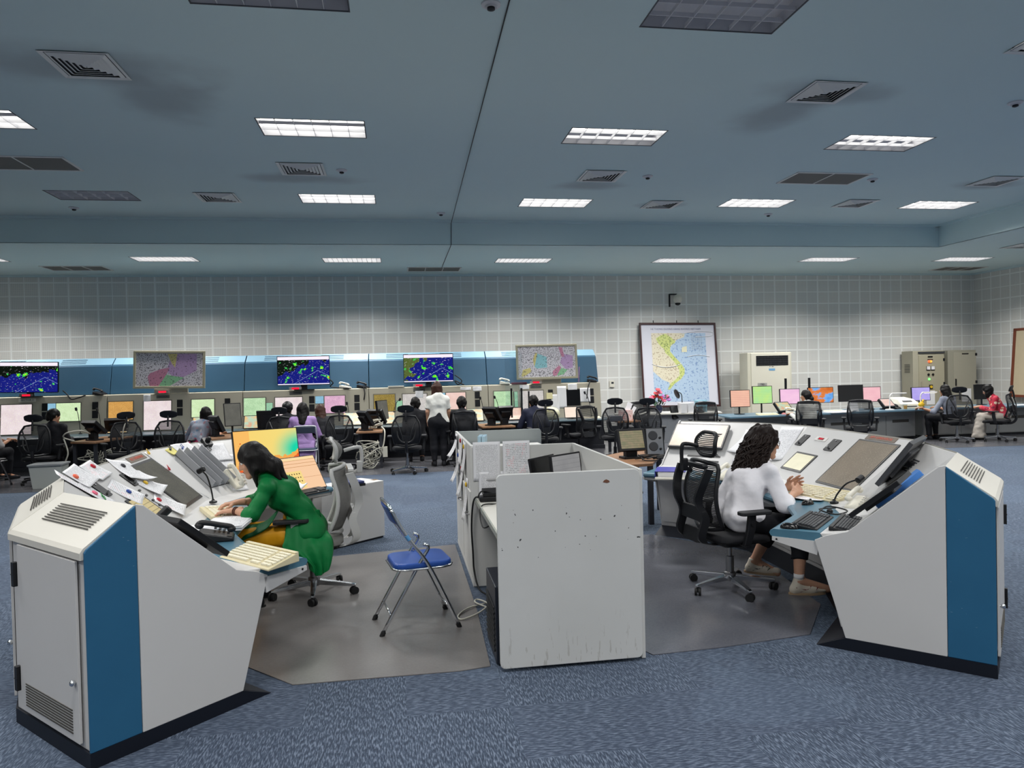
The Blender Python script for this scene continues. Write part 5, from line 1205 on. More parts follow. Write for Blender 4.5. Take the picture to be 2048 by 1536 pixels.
side_table('brown side table just behind the cubicle partition', [(1.50, 13.15), (2.12, 13.15), (2.05, 14.0), (1.45, 14.0)])
side_table('brown side table beside the far end of the right console', [(2.20, 7.95), (2.30, 7.2), (2.62, 7.25), (3.05, 8.1), (2.9, 8.6)])
side_table('small brown table with a tissue box by the white counter', [(4.15, 13.35), (4.60, 13.35), (4.6, 14.1), (4.15, 14.1)])
def terminal(label, M, w=.34, h=.28, m=GLASS_DK, tilt=.9, base=.12):
    t = thing('touch_terminal', label, 'terminal', M.to_translation(), 0, 'black touch terminals'); t.rotation_euler = M.to_euler(); t.matrix_basis = M
    b = MB(T(0, 0, base+.10) @ RX(tilt)); b.rbox(w, h, .012, -.03, .03); part('housing', b, BLACK, t, bev=.004)
    b = MB(T(0, 0, base+.10) @ RX(tilt)); b.rbox(w*.6, h*.5, .012, -.08, -.03); part('rear_box', b, BLACK, t)
    if m is GLASS_DK: b = MB(T(0, 0, base+.10) @ RX(tilt)); b.rbox(w-.04, h-.04, .004, .03, .0315); part('screen', b, m, t)
    else: quad('screen', T(0, 0, base+.10) @ RX(tilt), w-.05, h-.05, m, t, z=.031, world=False)
    b = MB(); b.rbox(w*.7, .18, .02, 0, .02); b.box((0, .02, base*.6), (w*.4, .08, base)); part('stand', b, BLACK, t); return t
for x, y, rz, tl, q in [(-5.12, 13.2, 2.6, .75, 'nearest on the left side table'), (-4.98, 13.75, 3.4, .8, 'farther on the left side table'), (-3.12, 13.1, 2.2, 1.15, 'standing steeply beside the woman in floral blouse'), (-.60, 13.25, 2.1, 1.0, 'leaning on the middle cable table'), (-.42, 13.75, 2.6, 1.0, 'behind the leaning terminal of the middle table'), (1.72, 13.4, 2.3, .95, 'left on the table behind the cubicle'), (1.95, 13.5, 3.6, 1.0, 'right on the table behind the cubicle')]:
    terminal('black touch terminal '+q, T(x, y, .66) @ RZ(rz), .34, .30, GLASS_DK, tl)
terminal('touch terminal with lit button grid beside the right console', T(2.55, 7.75, .66) @ RZ(.12), .33, .25, SCR['tgrid'], 1.25, .10)
t = thing('radio_speaker_unit', 'upright silver twin-speaker unit right of the lit touch grid', 'speaker', (2.93, 8.0, .66), -.12)
b = MB(RX(-.25)); b.box((0, .05, .15), (.22, .10, .32)); part('case', b, BLACK, t, bev=.005)
b = MB(RX(-.25)); b.rbox(.19, .30, .008, 0, .006, T(0, -.001, .15) @ RX(PI/2)); fpn = part('face_plate', b, STEEL, t)
for z in (.22, .09):
    b = MB(RX(-.25)); b.lathe([(.055, 0), (.055, .004), (.045, .006)], 18, T(-.02, -.008, z) @ RX(PI/2)); part('speaker_grille', b, DGREY, t)
    b = MB(RX(-.25)); b.lathe([(.014, 0), (.014, .016), (.01, .018)], 12, T(.06, -.008, z-.03) @ RX(PI/2)); part('knob', b, BLACK, t)
def wires(label, c, n, sx, sz, r=.009, m=None, seed=1, y=0):
    random.seed(seed); b = MB()
    for k in range(n):
        p = [(c[0]+random.uniform(-sx, sx), c[1]+random.uniform(-.12, .12), c[2]+random.uniform(-sz, sz)) for _ in range(5)]
        b.tube(smoothpath(p, 6), r, 5)
    return whole('cable_tangle', b, m or CABLEW, label, 'cables', 'cable tangles', smooth=True)
wires('tangle of pale cables under the left side table', (-5.0, 13.0, .30), 9, .28, .22, seed=3)
wires('tangle of pale cables hanging under the middle side table', (-.55, 12.95, .26), 14, .22, .24, seed=5)
wires('pale cables on the middle side table behind the terminals', (-.40, 13.5, .76), 7, .14, .08, seed=7)
wires('thin dark cables lying beside the lit touch grid', (2.72, 7.5, .70), 7, .22, .03, .006, CABLEK, 9)
b = MB(); b.tube(smoothpath([(-5.35, 13.0, .67), (-5.5, 12.95, .74), (-5.42, 12.9, .82), (-5.25, 13.0, .84), (-5.15, 13.1, .78)], 6), .012, 6); b.tube(smoothpath([(-5.5, 12.95, .72), (-5.42, 12.9, .5), (-5.46, 12.9, .35), (-5.55, 12.9, .1)], 6), .012, 6); whole('cable_loop', b, CABLEW, 'pale cable looping over the left side table corner', 'cable', smooth=True)
b = MB(); b.tube(smoothpath([(-4.75, 13.6, .95), (-4.7, 13.3, .80), (-4.66, 13.1, .55), (-4.72, 13.0, .3), (-4.6, 13.0, .12)], 6), .011, 6); whole('cable_drop', b, CABLEW, 'pale cable falling from the microphone stand to the floor', 'cable', smooth=True)
b = MB(); b.tube(smoothpath([(-.32, 13.2, .72), (-.26, 12.95, .66), (-.28, 12.9, .45), (-.32, 12.9, .32), (-.26, 12.9, .24)], 6), .012, 6); b.box((-.26, 12.9, .30), (.08, .06, .18)); whole('cable_strip', b, CABLEW, 'power strip hanging with a pale cable from the middle side table', 'power strip', smooth=40)
# monitors standing between the desks (seen from their backs or sides)
slab_monitor('tall monitor turned sideways beside the woman in floral blouse', T(-2.98, 13.7, 1.0) @ RZ(.5) @ RX(PI/2-.15), .30, .42, SCR['dark'], .28, th=.03)
slab_monitor('back of a black monitor right of the sideways monitor', T(-2.35, 13.5, .87) @ RZ(PI-.1) @ RX(PI/2-.2), .34, .40, GLASS_DK, .18, th=.03)
slab_monitor('dark monitor seen edge-on behind the middle terminals', T(-.30, 13.8, 1.0) @ RZ(1.1) @ RX(PI/2-.1), .40, .36, SCR['dark'], .26, th=.04)
# bin
t = thing('waste_bin', 'grey lidded waste bin behind the left console', 'bin', (-5.47, 12.35, 0), .1)
b = MB(); b.loft([[(-.19, -.15, 0), (.19, -.15, 0), (.19, .15, 0), (-.19, .15, 0)], [(-.23, -.18, .36), (.23, -.18, .36), (.23, .18, .36), (-.23, .18, .36)]]); part('body', b, mat('bin_grey', (176, 180, 176), .5), t, bev=.01)
b = MB(); b.rbox(.5, .40, .03, .36, .385); part('lid', b, mat('bin_lid', (128, 132, 134), .5), t)
b = MB(); b.box((-.03, -.181, .22), (.09, .004, .03), RX(-.08)); part('sticker', b, mat('navy_label', (50, 60, 110), .5), t)
# ------------------------------------------------------------------ right-hand desks, wall equipment
t = thing('white_counter', 'white counter with grey front below the large wall map', 'counter', (6.0, 15.0, 0))
Pq = [(4.75, 15.5), (5.9, 15.2), (7.05, 15.0), (7.25, 15.7), (4.95, 16.3)]
b = MB(); b.prism(Pq, .63, .66); part('counter_top', b, CREAM, t, world=True, bev=.004)
b = MB(); b.prism([(4.85, 15.6), (5.9, 15.3), (7.0, 15.1), (7.2, 15.7), (5.0, 16.2)], 0, .63); part('counter_front', b, mat('grey_laminate', (132, 136, 142), .5), t, world=True)
def rdesk(label, pts, h=.66, doors=None):
    cx = sum(p[0] for p in pts)/4; t = thing('operations_desk', label, 'desk', (cx, 14.3, 0), 0, 'blue-topped desks on the right')
    b = MB(); b.prism(pts, h-.035, h); part('desk_top', b, mat('far_blue_top', (92, 122, 140), .3), t, world=True, bev=.005)
    a, c = Vector(pts[0]), Vector(pts[1]); d = (c-a).normalized(); nn = Vector((-d.y, d.x))
    q = [a+d*.06+nn*.32, c-d*.06+nn*.32, c-d*.06+nn*.95, a+d*.06+nn*.95]
    b = MB(); b.prism([(p.x, p.y) for p in q], .06, h-.035); part('body', b, mat('desk_front_grey', (150, 152, 152), .5), t, world=True)
    b = MB(); b.prism([(p.x, p.y) for p in [a+d*.06+nn*.36, c-d*.06+nn*.36, c-d*.06+nn*.95, a+d*.06+nn*.95]], 0, .06); part('plinth', b, PLINTH, t, world=True)
    L = (c-a).length; n = max(1, round(L/.95))
    for k in range(n):
        u = .06+(L-.12)*(k+.5)/n; p = a+d*u+nn*.32; M = frame((p.x, p.y, .30), (d.x, d.y, 0), (0, 0, 1), (-nn.x, -nn.y, 0))
        b = MB(); b.rbox((L-.12)/n-.03, .44, .006, 0, .010, M); dd = part('front_panel', b, MATS['desk_front_grey'], t, world=True)
        b = MB(); b.rbox((L-.12)/n*.55, .06, .004, .010, .012, M @ T(0, .10, 0)); v = part('vent_grille', b, SLOT, dd); v.data.transform(t.matrix_basis.inverted())
    return t
rdesk('blue-topped desk under the salmon and green monitors', [(6.48, 13.45), (8.75, 13.62), (8.65, 14.6), (6.6, 14.45)])
rdesk('blue-topped desk between the ponytail woman and the printer', [(8.77, 13.62), (11.2, 13.85), (11.05, 14.85), (8.68, 14.62)])
rdesk('blue-topped desk at the two seated women on the far right', [(11.22, 13.85), (14.1, 13.78), (14.2, 14.8), (11.08, 14.87)])
slab_monitor('salmon monitor on the right desk, left of the green one', T(7.05, 14.15, .99) @ RX(PI/2-.05), .44, .36, SCR['salmon'], .20, th=.03, group='monitors on the right desks')
g = slab_monitor('green monitor with a small sign on top', T(7.47, 14.0, 1.06) @ RX(PI/2-.05), .44, .37, SCR['greenpage'], .26, th=.03, group='monitors on the right desks')
b = MB(T(7.47, 14.0, 1.275)); b.box((0, 0, 0), (.20, .02, .06)); o = whole('tbd_sign', b, mat('sign_grey', (170, 168, 160), .5), 'small grey sign clipped above the green monitor', 'sign')
text('lettering', 'TBD', .05, INK, o, T(7.47, 13.988, 1.275) @ RX(PI/2))
slab_monitor('pink monitor in front of the woman with a ponytail', T(8.20, 14.2, 1.0) @ RX(PI/2-.05), .46, .33, SCR['pinkpage'], .2, th=.03, group='monitors on the right desks')
slab_monitor('black monitor showing a canyon picture', T(9.05, 14.42, 1.0) @ RX(PI/2-.05), .60, .34, SCR['canyon'], .2, th=.03, group='monitors on the right desks')
slab_monitor('large black switched-off monitor right of the canyon picture', T(9.62, 14.2, 1.03) @ RX(PI/2-.05), .58, .36, GLASS_DK, .24, th=.03, group='monitors on the right desks')
slab_monitor('rose monitor partly behind the empty black chair', T(10.15, 14.3, .99) @ RX(PI/2-.05), .50, .33, SCR['rosepage'], .2, th=.03, group='monitors on the right desks')
slab_monitor('lavender monitor in front of the woman in grey blouse', T(11.45, 14.4, .96) @ RX(PI/2-.05), .46, .30, SCR['lav'], .16, th=.03, group='monitors on the right desks')
slab_monitor('black switched-off monitor in front of the woman in red floral shirt', T(13.1, 14.5, .96) @ RX(PI/2-.05), .44, .34, GLASS_DK, .2, th=.03, group='monitors on the right desks')
terminal('tilted tablet with a coloured table right of the green monitor', T(7.90, 13.95, .66) @ RZ(.2), .36, .26, SCR['table'], .8, .03)
terminal('tilted tablet with an orange page beside the rose monitor', T(10.42, 14.15, .66) @ RZ(.2), .32, .24, SCR['rose'], .8, .03)
phone('black phone beside the tilted table tablet', T(8.08, 14.1, .66) @ RZ(.3), BLACK, BLACK, 'phones on the right desks', DGREY)
phone('ivory phone in front of the pink monitor', T(8.0, 13.85, .66) @ RZ(1.2), PHONEW, PHONEW, 'phones on the right desks')
phone('black phone left of the fax machine', T(10.66, 14.2, .66) @ RZ(.3), BLACK, BLACK, 'phones on the right desks', DGREY)
keyboard('ivory keyboard under the green monitor', M_at(7.42, 13.72, .66, 0), .44, .15, group='keyboards on the right desks')
keyboard('pale keyboard in front of the canyon monitor', M_at(9.05, 13.95, .66, 0), .44, .15, CREAM, IVORYK, 'keyboards on the right desks')
keyboard('pale keyboard in front of the woman in red floral shirt', M_at(12.1, 14.05, .66, 0), .44, .15, CREAM, IVORYK, 'keyboards on the right desks')
mouse('red and white mouse beside the ivory phone', M_at(7.78, 13.72, .66, .3), mat('mouse_red', (196, 120, 120), .4))
for x, y, q in [(8.25, 14.45, 'behind the pink monitor'), (8.80, 14.45, 'left of the canyon monitor')]:
    t = thing('antenna_stick', 'black antenna stick standing '+q, 'antenna', (x, y, .66), 0, 'antenna sticks'); b = MB(); b.tube([(0, 0, .02), (0, 0, .72)], .026, 8); part('rod', b, BLACK, t); b = MB(); b.lathe([(.07, 0), (.07, .02), (.03, .03)], 14); part('foot', b, BLACK, t)
t = thing('desk_calendar', 'white tent calendar on the desk below the large black monitor', 'calendar', (9.42, 13.85, .66)); b = MB(); b.loft([[(-.1, -.06, 0), (.1, -.06, 0), (.1, -.005, .2), (-.1, -.005, .2)], [(-.1, -.055, 0), (.1, -.055, 0), (.1, 0, .2), (-.1, 0, .2)]]); part('page', b, PAPER, t); b = MB(); b.loft([[(-.1, .06, 0), (.1, .06, 0), (.1, .005, .2), (-.1, .005, .2)], [(-.1, .055, 0), (.1, .055, 0), (.1, 0, .2), (-.1, 0, .2)]]); part('stand', b, PHONEW, t)
t = thing('fax_machine', 'large pale fax machine on the right desk', 'fax machine', (10.98, 14.35, .66), .1); b = MB(); b.loft([[(-.25, -.22, 0), (.25, -.22, 0), (.25, .22, 0), (-.25, .22, 0)], [(-.24, -.2, .1), (.24, -.2, .1), (.24, .2, .1), (-.24, .2, .1)], [(-.2, -.06, .2), (.2, -.06, .2), (.2, .2, .24), (-.2, .2, .24)]]); part('body', b, PHONEW, t, bev=.012)
b = MB(); b.box((0, -.16, .125), (.3, .05, .02), RX(.4)); part('output_slot', b, BLACK, t)
b = MB(); b.box((-.02, -.05, .19), (.24, .05, .02), RX(.4)); part('control_panel', b, DGREY, t)
LAMPW = mat('lamp_white', (232, 230, 226), .4)
def desk_lamp(label, loc, lit, rz=0):
    t = thing('desk_lamp', label, 'lamp', loc, rz, 'white desk lamps'); b = MB(); b.lathe([(.09, 0), (.09, .015), (.02, .025)], 18); part('base', b, LAMPW, t, smooth=40)
    b = MB(); b.tube(smoothpath([(0, 0, .02), (.0, 0, .24), (.02, 0, .32), (.08, 0, .345)], 5), .012, 8); part('arm', b, LAMPW, t, smooth=True)
    b = MB(); b.rbox(.34, .07, .02, .335, .36, T(.22, 0, 0)); h = part('lamp_head', b, LAMPW, t, bev=.006)
    if lit: quad('light_panel', T(.22, 0, .334) @ RX(PI), .3, .05, emat('lamp_led', (255, 246, 225), 12), h, world=False)
    return t
desk_lamp('lit white desk lamp left of the lavender monitor', (11.12, 14.0, .66), True)
desk_lamp('unlit white desk lamp left of the fax machine', (10.35, 13.95, .66), False)
t = thing('tea_glass', 'glass of amber tea on the desk beside the fax machine', 'glass', (10.72, 13.95, .66)); b = MB(); b.lathe([(.035, 0), (.042, .12), (.040, .12), (.033, .006)], 14); part('glass', b, ACRYL, t, smooth=40); b = MB(); b.lathe([(.032, .006), (.037, .085)], 14); part('tea', b, mat('amber_tea', (206, 150, 60), .2), t)
b = MB(); b.sphere((0, 0, .05), (.07, .05, .06), 8); b.tube([(.02, 0, .08), (.05, 0, .16)], .02, 6); o = whole('yellow_cloth', b, YEL, 'bright yellow duster held at the desk by the woman in grey', 'cloth', smooth=True); place(o, (11.1, 13.95, .70), 0)
b = MB(); b.rbox(.5, .3, .02, 0, .015); b.rbox(.3, .2, .02, .015, .03, T(.3, .02, 0) @ RZ(.4)); o = whole('loose_papers', b, PAPER, 'loose white papers on the desk left of the tent calendar', 'paper'); place(o, (9.0, 13.75, .66), .1)
b = MB(); b.rbox(.42, .22, .02, 0, .012); o = whole('loose_papers', b, PAPER, 'white papers on the desk end at the far right chair', 'paper'); place(o, (13.6, 14.0, .66), .1)
# the wall map leaning on the counter
MAPP = mat('map_paper', (214, 214, 224), .5); SEA = speckle('map_sea', (178, 200, 222), (110, 140, 190), 22, .60); LAND = speckle('map_land', (222, 214, 190), (170, 150, 120), 26, .60); VN = speckle('map_vietnam', (204, 212, 132), (120, 140, 80), 26, .58)
t = thing('wall_map', 'large framed map of Vietnam leaning against the back wall', 'map', (6.93, 16.95, .70))
lean = math.atan2(.28, 2.1)
A = T(0, 0, 0) @ RX(PI/2-lean) @ T(0, 1.05, 0) @ RZ(-.012)
Wm, Hm = 2.0, 2.12
b = MB(A)
for c, s in (((0, Hm/2-.025, 0), (Wm, .05, .05)), ((0, -Hm/2+.025, 0), (Wm, .05, .05)), ((-Wm/2+.02, 0, 0), (.04, Hm, .05)), ((Wm/2-.02, 0, 0), (.04, Hm, .05))): b.box(c, s)
part('frame', b, mat('map_frame', (64, 34, 34), .4), t, bev=.005)
b = MB(A); b.box((0, 0, -.012), (Wm-.05, Hm-.05, .012)); sh = part('map_sheet', b, MAPP, t)
def region(poly, m, z, name='map_region'):
    b = MB(A); b.prism(poly, z, z+.001); part(name, b, m, sh)
def mp(px, py):   # picture-like map coordinates 0..1 of the printed area
    return (-.70+1.42*px, .80-1.72*py)
region([mp(0, 0), mp(1, 0), mp(1, 1), mp(0, 1)], SEA, -.006, 'sea')
region([mp(*p) for p in [(0, 0), (.62, 0), (.6, .06), (.46, .10), (.42, .14), (.34, .2), (.33, .27), (.42, .36), (.52, .45), (.57, .52), (.57, .6), (.5, .68), (.38, .74), (.30, .8), (.28, .72), (.16, .68), (.08, .62), (.0, .56)]], LAND, -.005, 'land')
region([mp(*p) for p in [(.08, .08), (.18, .03), (.26, .01), (.34, .05), (.44, .12), (.42, .15), (.36, .17), (.33, .22), (.33, .27), (.42, .36), (.52, .45), (.58, .53), (.57, .60), (.50, .67), (.38, .74), (.28, .83), (.25, .82), (.30, .74), (.40, .68), (.48, .62), (.48, .54), (.42, .45), (.33, .36), (.24, .29), (.22, .23), (.17, .20), (.12, .15)]], VN, -.0038, 'vietnam')
region([mp(*p) for p in [(.55, .21), (.64, .19), (.64, .28), (.54, .28)]], mat('map_inset', (226, 222, 190), .5), -.0036, 'inset')
b = MB(A)
for k in range(6): b.box((.36+.05*k, .55, -.003), (.003, .36, .001))
for k in range(7): b.box((.48, .40+.055*k, -.003), (.30, .003, .001))
part('legend_table', b, mat('map_ink', (130, 130, 150), .6), sh)
o = text('lettering', 'HE THONG DUONG HANG KHONG VIET NAM', .062, mat('map_title', (70, 76, 120), .6), sh, I4); o.matrix_local = A @ T(-.05, .90, -.004)
b = MB(A)
for p in ([(-.72, .02, -.002), (-.5, -.05, .004), (-.2, -.05, .004), (.06, .03, -.002)], [(.1, .78, -.002), (.5, .84, .004), (.9, .82, .003), (.85, .72, .002), (.45, .70, .0)], [(.2, .20, .0), (.5, .24, .004), (.8, .20, 0)]): b.tube(smoothpath(p, 6), .008, 6)
part('plastic_cover_folds', b, mat('clear_gloss', (226, 228, 232), .1), sh, smooth=True)
b = MB(A)
for x in (-.63, -.02, .55): b.cyl((x, Hm/2, 0), (x, Hm/2+.06, 0), .012, 8)
part('hanger', b, BLACK, t)
# standing air conditioner
t = thing('floor_air_conditioner', 'cream floor-standing air conditioner by the back wall', 'air conditioner', (9.0, 16.6, 0))
b = MB(); b.box((0, .1, 1.0), (1.16, .42, 1.98)); part('body', b, mat('ac_cream', (206, 202, 184), .45), t, bev=.012)
b = MB(); b.box((.02, -.115, 1.0), (1.02, .02, 1.94)); part('front_panel', b, mat('ac_front', (214, 210, 194), .45), t, bev=.006)
b = MB(); b.box((.06, -.126, 1.79), (.84, .012, .24)); gq = part('outlet_grille', b, BLACKG, t)
b = MB()
for k in range(22): b.box((-.34+.038*k, -.134, 1.79), (.006, .006, .235))
for k in range(4): b.box((.06, -.136, 1.70+.055*k), (.83, .004, .006))
part('louver_bars', b, DGREY, gq)
b = MB(); b.box((.05, -.127, 1.57), (.16, .004, .05)); part('blue_badge', b, mat('badge_blue', (110, 160, 200), .4), t)
b = MB(); b.cyl((.0, -.125, 1.64), (.0, -.129, 1.64), .01, 8); b.box((.07, -.127, 1.64), (.05, .004, .012)); part('indicator', b, DGREY, t)
# electrical cabinets
CABG = mat('cabinet_olive_grey', (172, 167, 148), .5)
t = thing('electrical_cabinet', 'olive-grey electrical cabinet with meters and lamps by the corner', 'cabinet', (13.60, 17.05, 0), 0, 'electrical cabinets in the corner')
b = MB(); b.box((.02, 0, .99), (.90, .42, 1.94)); part('body', b, CABG, t, bev=.006)
b = MB(); b.box((.10, -.215, .95), (.74, .02, 1.78)); part('door', b, mat('cabinet_door', (170, 164, 142), .5), t, bev=.004)
b = MB(); b.box((.1, -.22, 1.91), (.76, .02, .05)); part('top_strip', b, DGREY, t)
b = MB(); b.box((.06, -.228, 1.80), (.14, .006, .04)); b.box((.06, -.228, 1.73), (.16, .006, .02)); part('label_plate', b, BLACK, t)
for x, e, q in ((.02, emat('lamp_red', (255, 90, 50), 2.5), 1), (.07, emat('lamp_orange', (255, 150, 60), 2.5), 1)):
    b = MB(); b.sphere((x, -.235, 1.68), .03, 6); part('indicator_lamp', b, e, t)
for x in (.0, .13):
    b = MB(); b.box((x, -.230, 1.50), (.11, .012, .11)); mm = part('meter', b, BLACK, t); b = MB(); b.box((x, -.237, 1.51), (.095, .004, .085)); part('dial', b, PAPER, mm)
b = MB()
for x in (.0, .13): b.cyl((x, -.225, 1.34), (x, -.245, 1.34), .03, 10)
part('selector_switch', b, BLACK, t)
b = MB(); b.sphere((.02, -.23, 1.22), .03, 6); part('green_lamp', b, emat('lamp_green', (120, 255, 120), 2), t)
b = MB(); b.box((.07, -.228, 1.02), (.1, .012, .11)); q = part('stop_switch_plate', b, BLACK, t); b = MB(); b.cyl((.07, -.23, 1.02), (.07, -.25, 1.02), .035, 12); part('stop_knob', b, YEL, q)
b = MB(); b.box((.06, -.227, .74), (.24, .003, .36)); part('notice', b, PAPER, t)
b = MB(); b.box((-.2, -.235, 1.05), (.025, .02, .2)); part('handle', b, CHROME, t)
for z in (1.72, 1.1):
    b = MB(); b.cyl((.46, -.215, z-.035), (.46, -.215, z+.035), .03, 8); part('hinge', b, BLACK, t)
b = MB()
for k in range(8): b.box((-.432, -.0, 1.4+.03*k), (.004, .2, .012))
for k in range(8): b.box((-.432, -.0, .3+.03*k), (.004, .2, .012))
part('side_vents', b, SLOT, t)
t = thing('electrical_cabinet', 'plain grey electrical cabinet in the corner, right of the one with meters', 'cabinet', (14.60, 17.03, 0), -.08, 'electrical cabinets in the corner')
b = MB(); b.box((0, 0, .99), (.78, .42, 1.94)); part('body', b, mat('cabinet_grey', (156, 153, 138), .5), t, bev=.006)
b = MB(); b.box((.07, -.215, .97), (.62, .02, 1.86)); part('door', b, mat('cabinet_grey_door', (166, 162, 146), .5), t, bev=.004)
b = MB(); b.box((-.19, -.235, 1.12), (.03, .02, .18)); part('handle', b, BLACK, t)
b = MB(); b.box((.08, -.228, 1.86), (.18, .004, .03)); part('label_plate', b, BLACK, t)
b = MB(); b.box((.10, -.227, .78), (.26, .003, .34)); part('notice', b, PAPER, t)
for z in (1.84, 1.12, .4):
    b = MB(); b.cyl((.38, -.215, z-.035), (.38, -.215, z+.035), .032, 8); part('hinge', b, BLACK, t)
# board leaning on the right wall
t = thing('framed_board', 'brown-framed pale board leaning on the right wall at the picture edge', 'board', (15.2, 15.0, .75)); b = MB(RY(.08)); b.box((0, 0, .85), (.03, 1.9, 1.65)); part('sheet', b, mat('board_sheet', (206, 190, 160), .6, var=.1), t)
b = MB(RY(.08))
for c, s in (((0, .93, .85), (.05, .08, 1.72)), ((0, -.93, .85), (.05, .08, 1.72)), ((0, 0, 1.68), (.05, 1.94, .06)), ((0, 0, .02), (.05, 1.94, .06))): b.box(c, s)
part('frame', b, mat('board_frame', (120, 62, 44), .4), t)
b = MB(); b.box((14.55, 13.75, .64), (.8, .7, .04)); 
for x, y in ((14.2, 13.45), (14.9, 13.45), (14.2, 14.05), (14.9, 14.05)): pass
t = thing('side_stand', 'dark-legged stand at the right picture edge', 'table', (14.6, 13.8, 0)); b = MB(); b.box((0, 0, .67), (.8, .7, .04)); part('table_top', b, DESKD, t)
for x in (-.36, .36):
    for y in (-.3, .3): b = MB(); b.box((x, y, .325), (.06, .06, .65)); part('leg', b, BLACK, t)
# security camera and thermostat
t = thing('security_camera', 'white dome security camera on a black bracket above the wall map', 'camera', (6.86, 17.33, 3.36)); b = MB(); b.box((-.08, -.02, 0), (.035, .03, .32)); b.box((.0, -.05, .15), (.2, .03, .03)); part('bracket', b, BLACK, t); b = MB(); b.sphere((.08, -.16, .02), (.11, .11, .12), 10); part('housing', b, PHONEW, t, smooth=True); b = MB(); b.sphere((.08, -.16, -.09), (.07, .07, .05), 10); part('lens_dome', b, BLACKG, t, smooth=True)
t = thing('thermostat', 'small white thermostat on the wall right of the consoles', 'thermostat', (5.24, 17.33, 1.30)); b = MB(); b.box((0, -.015, 0), (.12, .03, .16)); part('case', b, PHONEW, t, bev=.005); b = MB(); b.box((.01, -.032, .03), (.06, .004, .05)); part('display', b, DGREY, t)
# things on the counter: flowers, magnifier, file boxes
t = thing('flower_vase', 'dark vase of red, pink and purple flowers on the white counter', 'vase', (5.75, 15.45, .66)); b = MB(); b.lathe([(.05, 0), (.085, .05), (.09, .10), (.06, .16), (.055, .18)], 16); part('vase', b, mat('vase_blue', (40, 44, 70), .15), t, smooth=60)
random.seed(11)
b = MB()
for k in range(14): b.tube([(0, 0, .15), (random.uniform(-.16, .16), random.uniform(-.1, .1), random.uniform(.25, .42))], .006, 5)
for k in range(26): 
    M = T(random.uniform(-.2, .2), random.uniform(-.12, .1), random.uniform(.2, .42)) @ RZ(random.uniform(0, 6)) @ RX(random.uniform(-1, 1)); b.loft([[(-.005, 0, 0), (.005, 0, 0), (.005, 0, .003), (-.005, 0, .003)], [(-.03, .05, 0), (.03, .05, 0), (.03, .05, .003), (-.03, .05, .003)], [(-.004, .11, -.02), (.004, .11, -.02), (.004, .11, -.017), (-.004, .11, -.017)]], m=M)
part('foliage', b, mat('flower_leaf', (52, 84, 58), .6), t)
FL = [mat('petal_red', (200, 40, 56), .6), mat('petal_pink', (226, 110, 140), .6), mat('petal_purple', (170, 110, 180), .6), mat('petal_coral', (226, 90, 96), .6)]
for k, (x, z, m) in enumerate([(-.02, .52, 3), (.02, .46, 1), (-.08, .36, 0), (-.03, .38, 0), (.02, .34, 0), (.1, .37, 2), (.15, .36, 1), (.17, .30, 2), (-.13, .34, 1), (.08, .28, 1), (-.05, .44, 3)]):
    b = MB(T(x*1.3, random.uniform(-.08, .02), z) @ RX(.6))
    for j in range(9):
        a = 2*PI*j/9; b.sphere((.035*math.cos(a), .035*math.sin(a), .01*(j % 2)), (.026, .026, .016), 5)
    b.sphere((0, 0, .012), .02, 5); part('flower', b, FL[m], t, smooth=True)
b = MB(); b.lathe([(.0, 0), (.07, 0), (.07, .01), (.02, .02)], 14); t = thing('round_mirror', 'round black desk fan on a bent arm standing on the white counter', 'fan', (6.28, 15.4, .66)); part('foot', b, BLACK, t); b = MB(); b.tube(smoothpath([(0, 0, .02), (0, 0, .3), (-.02, 0, .42), (-.1, -.02, .46)], 5), .010, 7); part('arm', b, BLACK, t, smooth=True); b = MB(); b.lathe([(.02, -.03), (.10, -.02), (.115, 0), (.10, .02), (.02, .03)], 18, T(-.13, -.03, .42) @ RY(1.2)); part('head', b, BLACK, t, smooth=40)
t.name = 'desk_fan'
for x, q in ((6.22, 'left'), (6.38, 'right')):
    b = MB(); b.box((0, 0, .11), (.13, .22, .22)); o = whole('file_box', b, PAPER, 'white file box on the white counter, %s of the pair' % q, 'file box', 'white file boxes', bev=.003); place(o, (x, 15.25, .66), 0)
b = MB(); b.box((0, 0, .14), (.24, .2, .02)); b.box((0, .02, .25), (.26, .18, .02)); b.box((-.1, 0, .12), (.02, .18, .24)); b.box((.1, 0, .12), (.02, .18, .24)); o = whole('letter_tray', b, mat('tray_blue', (150, 196, 214), .4), 'pale blue letter tray behind the chair at the white counter', 'tray'); place(o, (6.72, 15.4, .66), 0)
phone('black phone on the white counter left of the chair', T(6.58, 15.2, .66) @ RZ(.6), BLACK, BLACK, 'phones on the right desks', DGREY)
b = MB(); b.rbox(.22, .3, .02, 0, .06); o = whole('black_case', b, BLACK, 'black case standing on the counter left of the file boxes', 'case'); place(o, (6.08, 15.35, .66), 0); o.rotation_euler = (1.2, 0, .3)
# tissue box table
t = thing('tissue_box', 'floral tissue box on the small brown table', 'box', (4.38, 13.6, .66)); b = MB(); b.box((0, 0, .1), (.24, .16, .2)); part('carton', b, speckle('floral_carton', (222, 196, 192), (196, 110, 110), 24, .58), t); b = MB(); b.box((-.04, 0, .24), (.1, .02, .22), RY(.4)); b.box((.05, 0, .22), (.06, .02, .2), RY(.5)); part('papers', b, PAPER, t)
b = MB(); b.rbox(.26, .18, .01, 0, .06); b.rbox(.22, .16, .01, .06, .10); o = whole('book_pile', b, [mat('book_dark', (60, 66, 80), .5)], 'dark books with a white pad left of the tissue box', 'books'); place(o, (4.12, 13.45, .66), 0)
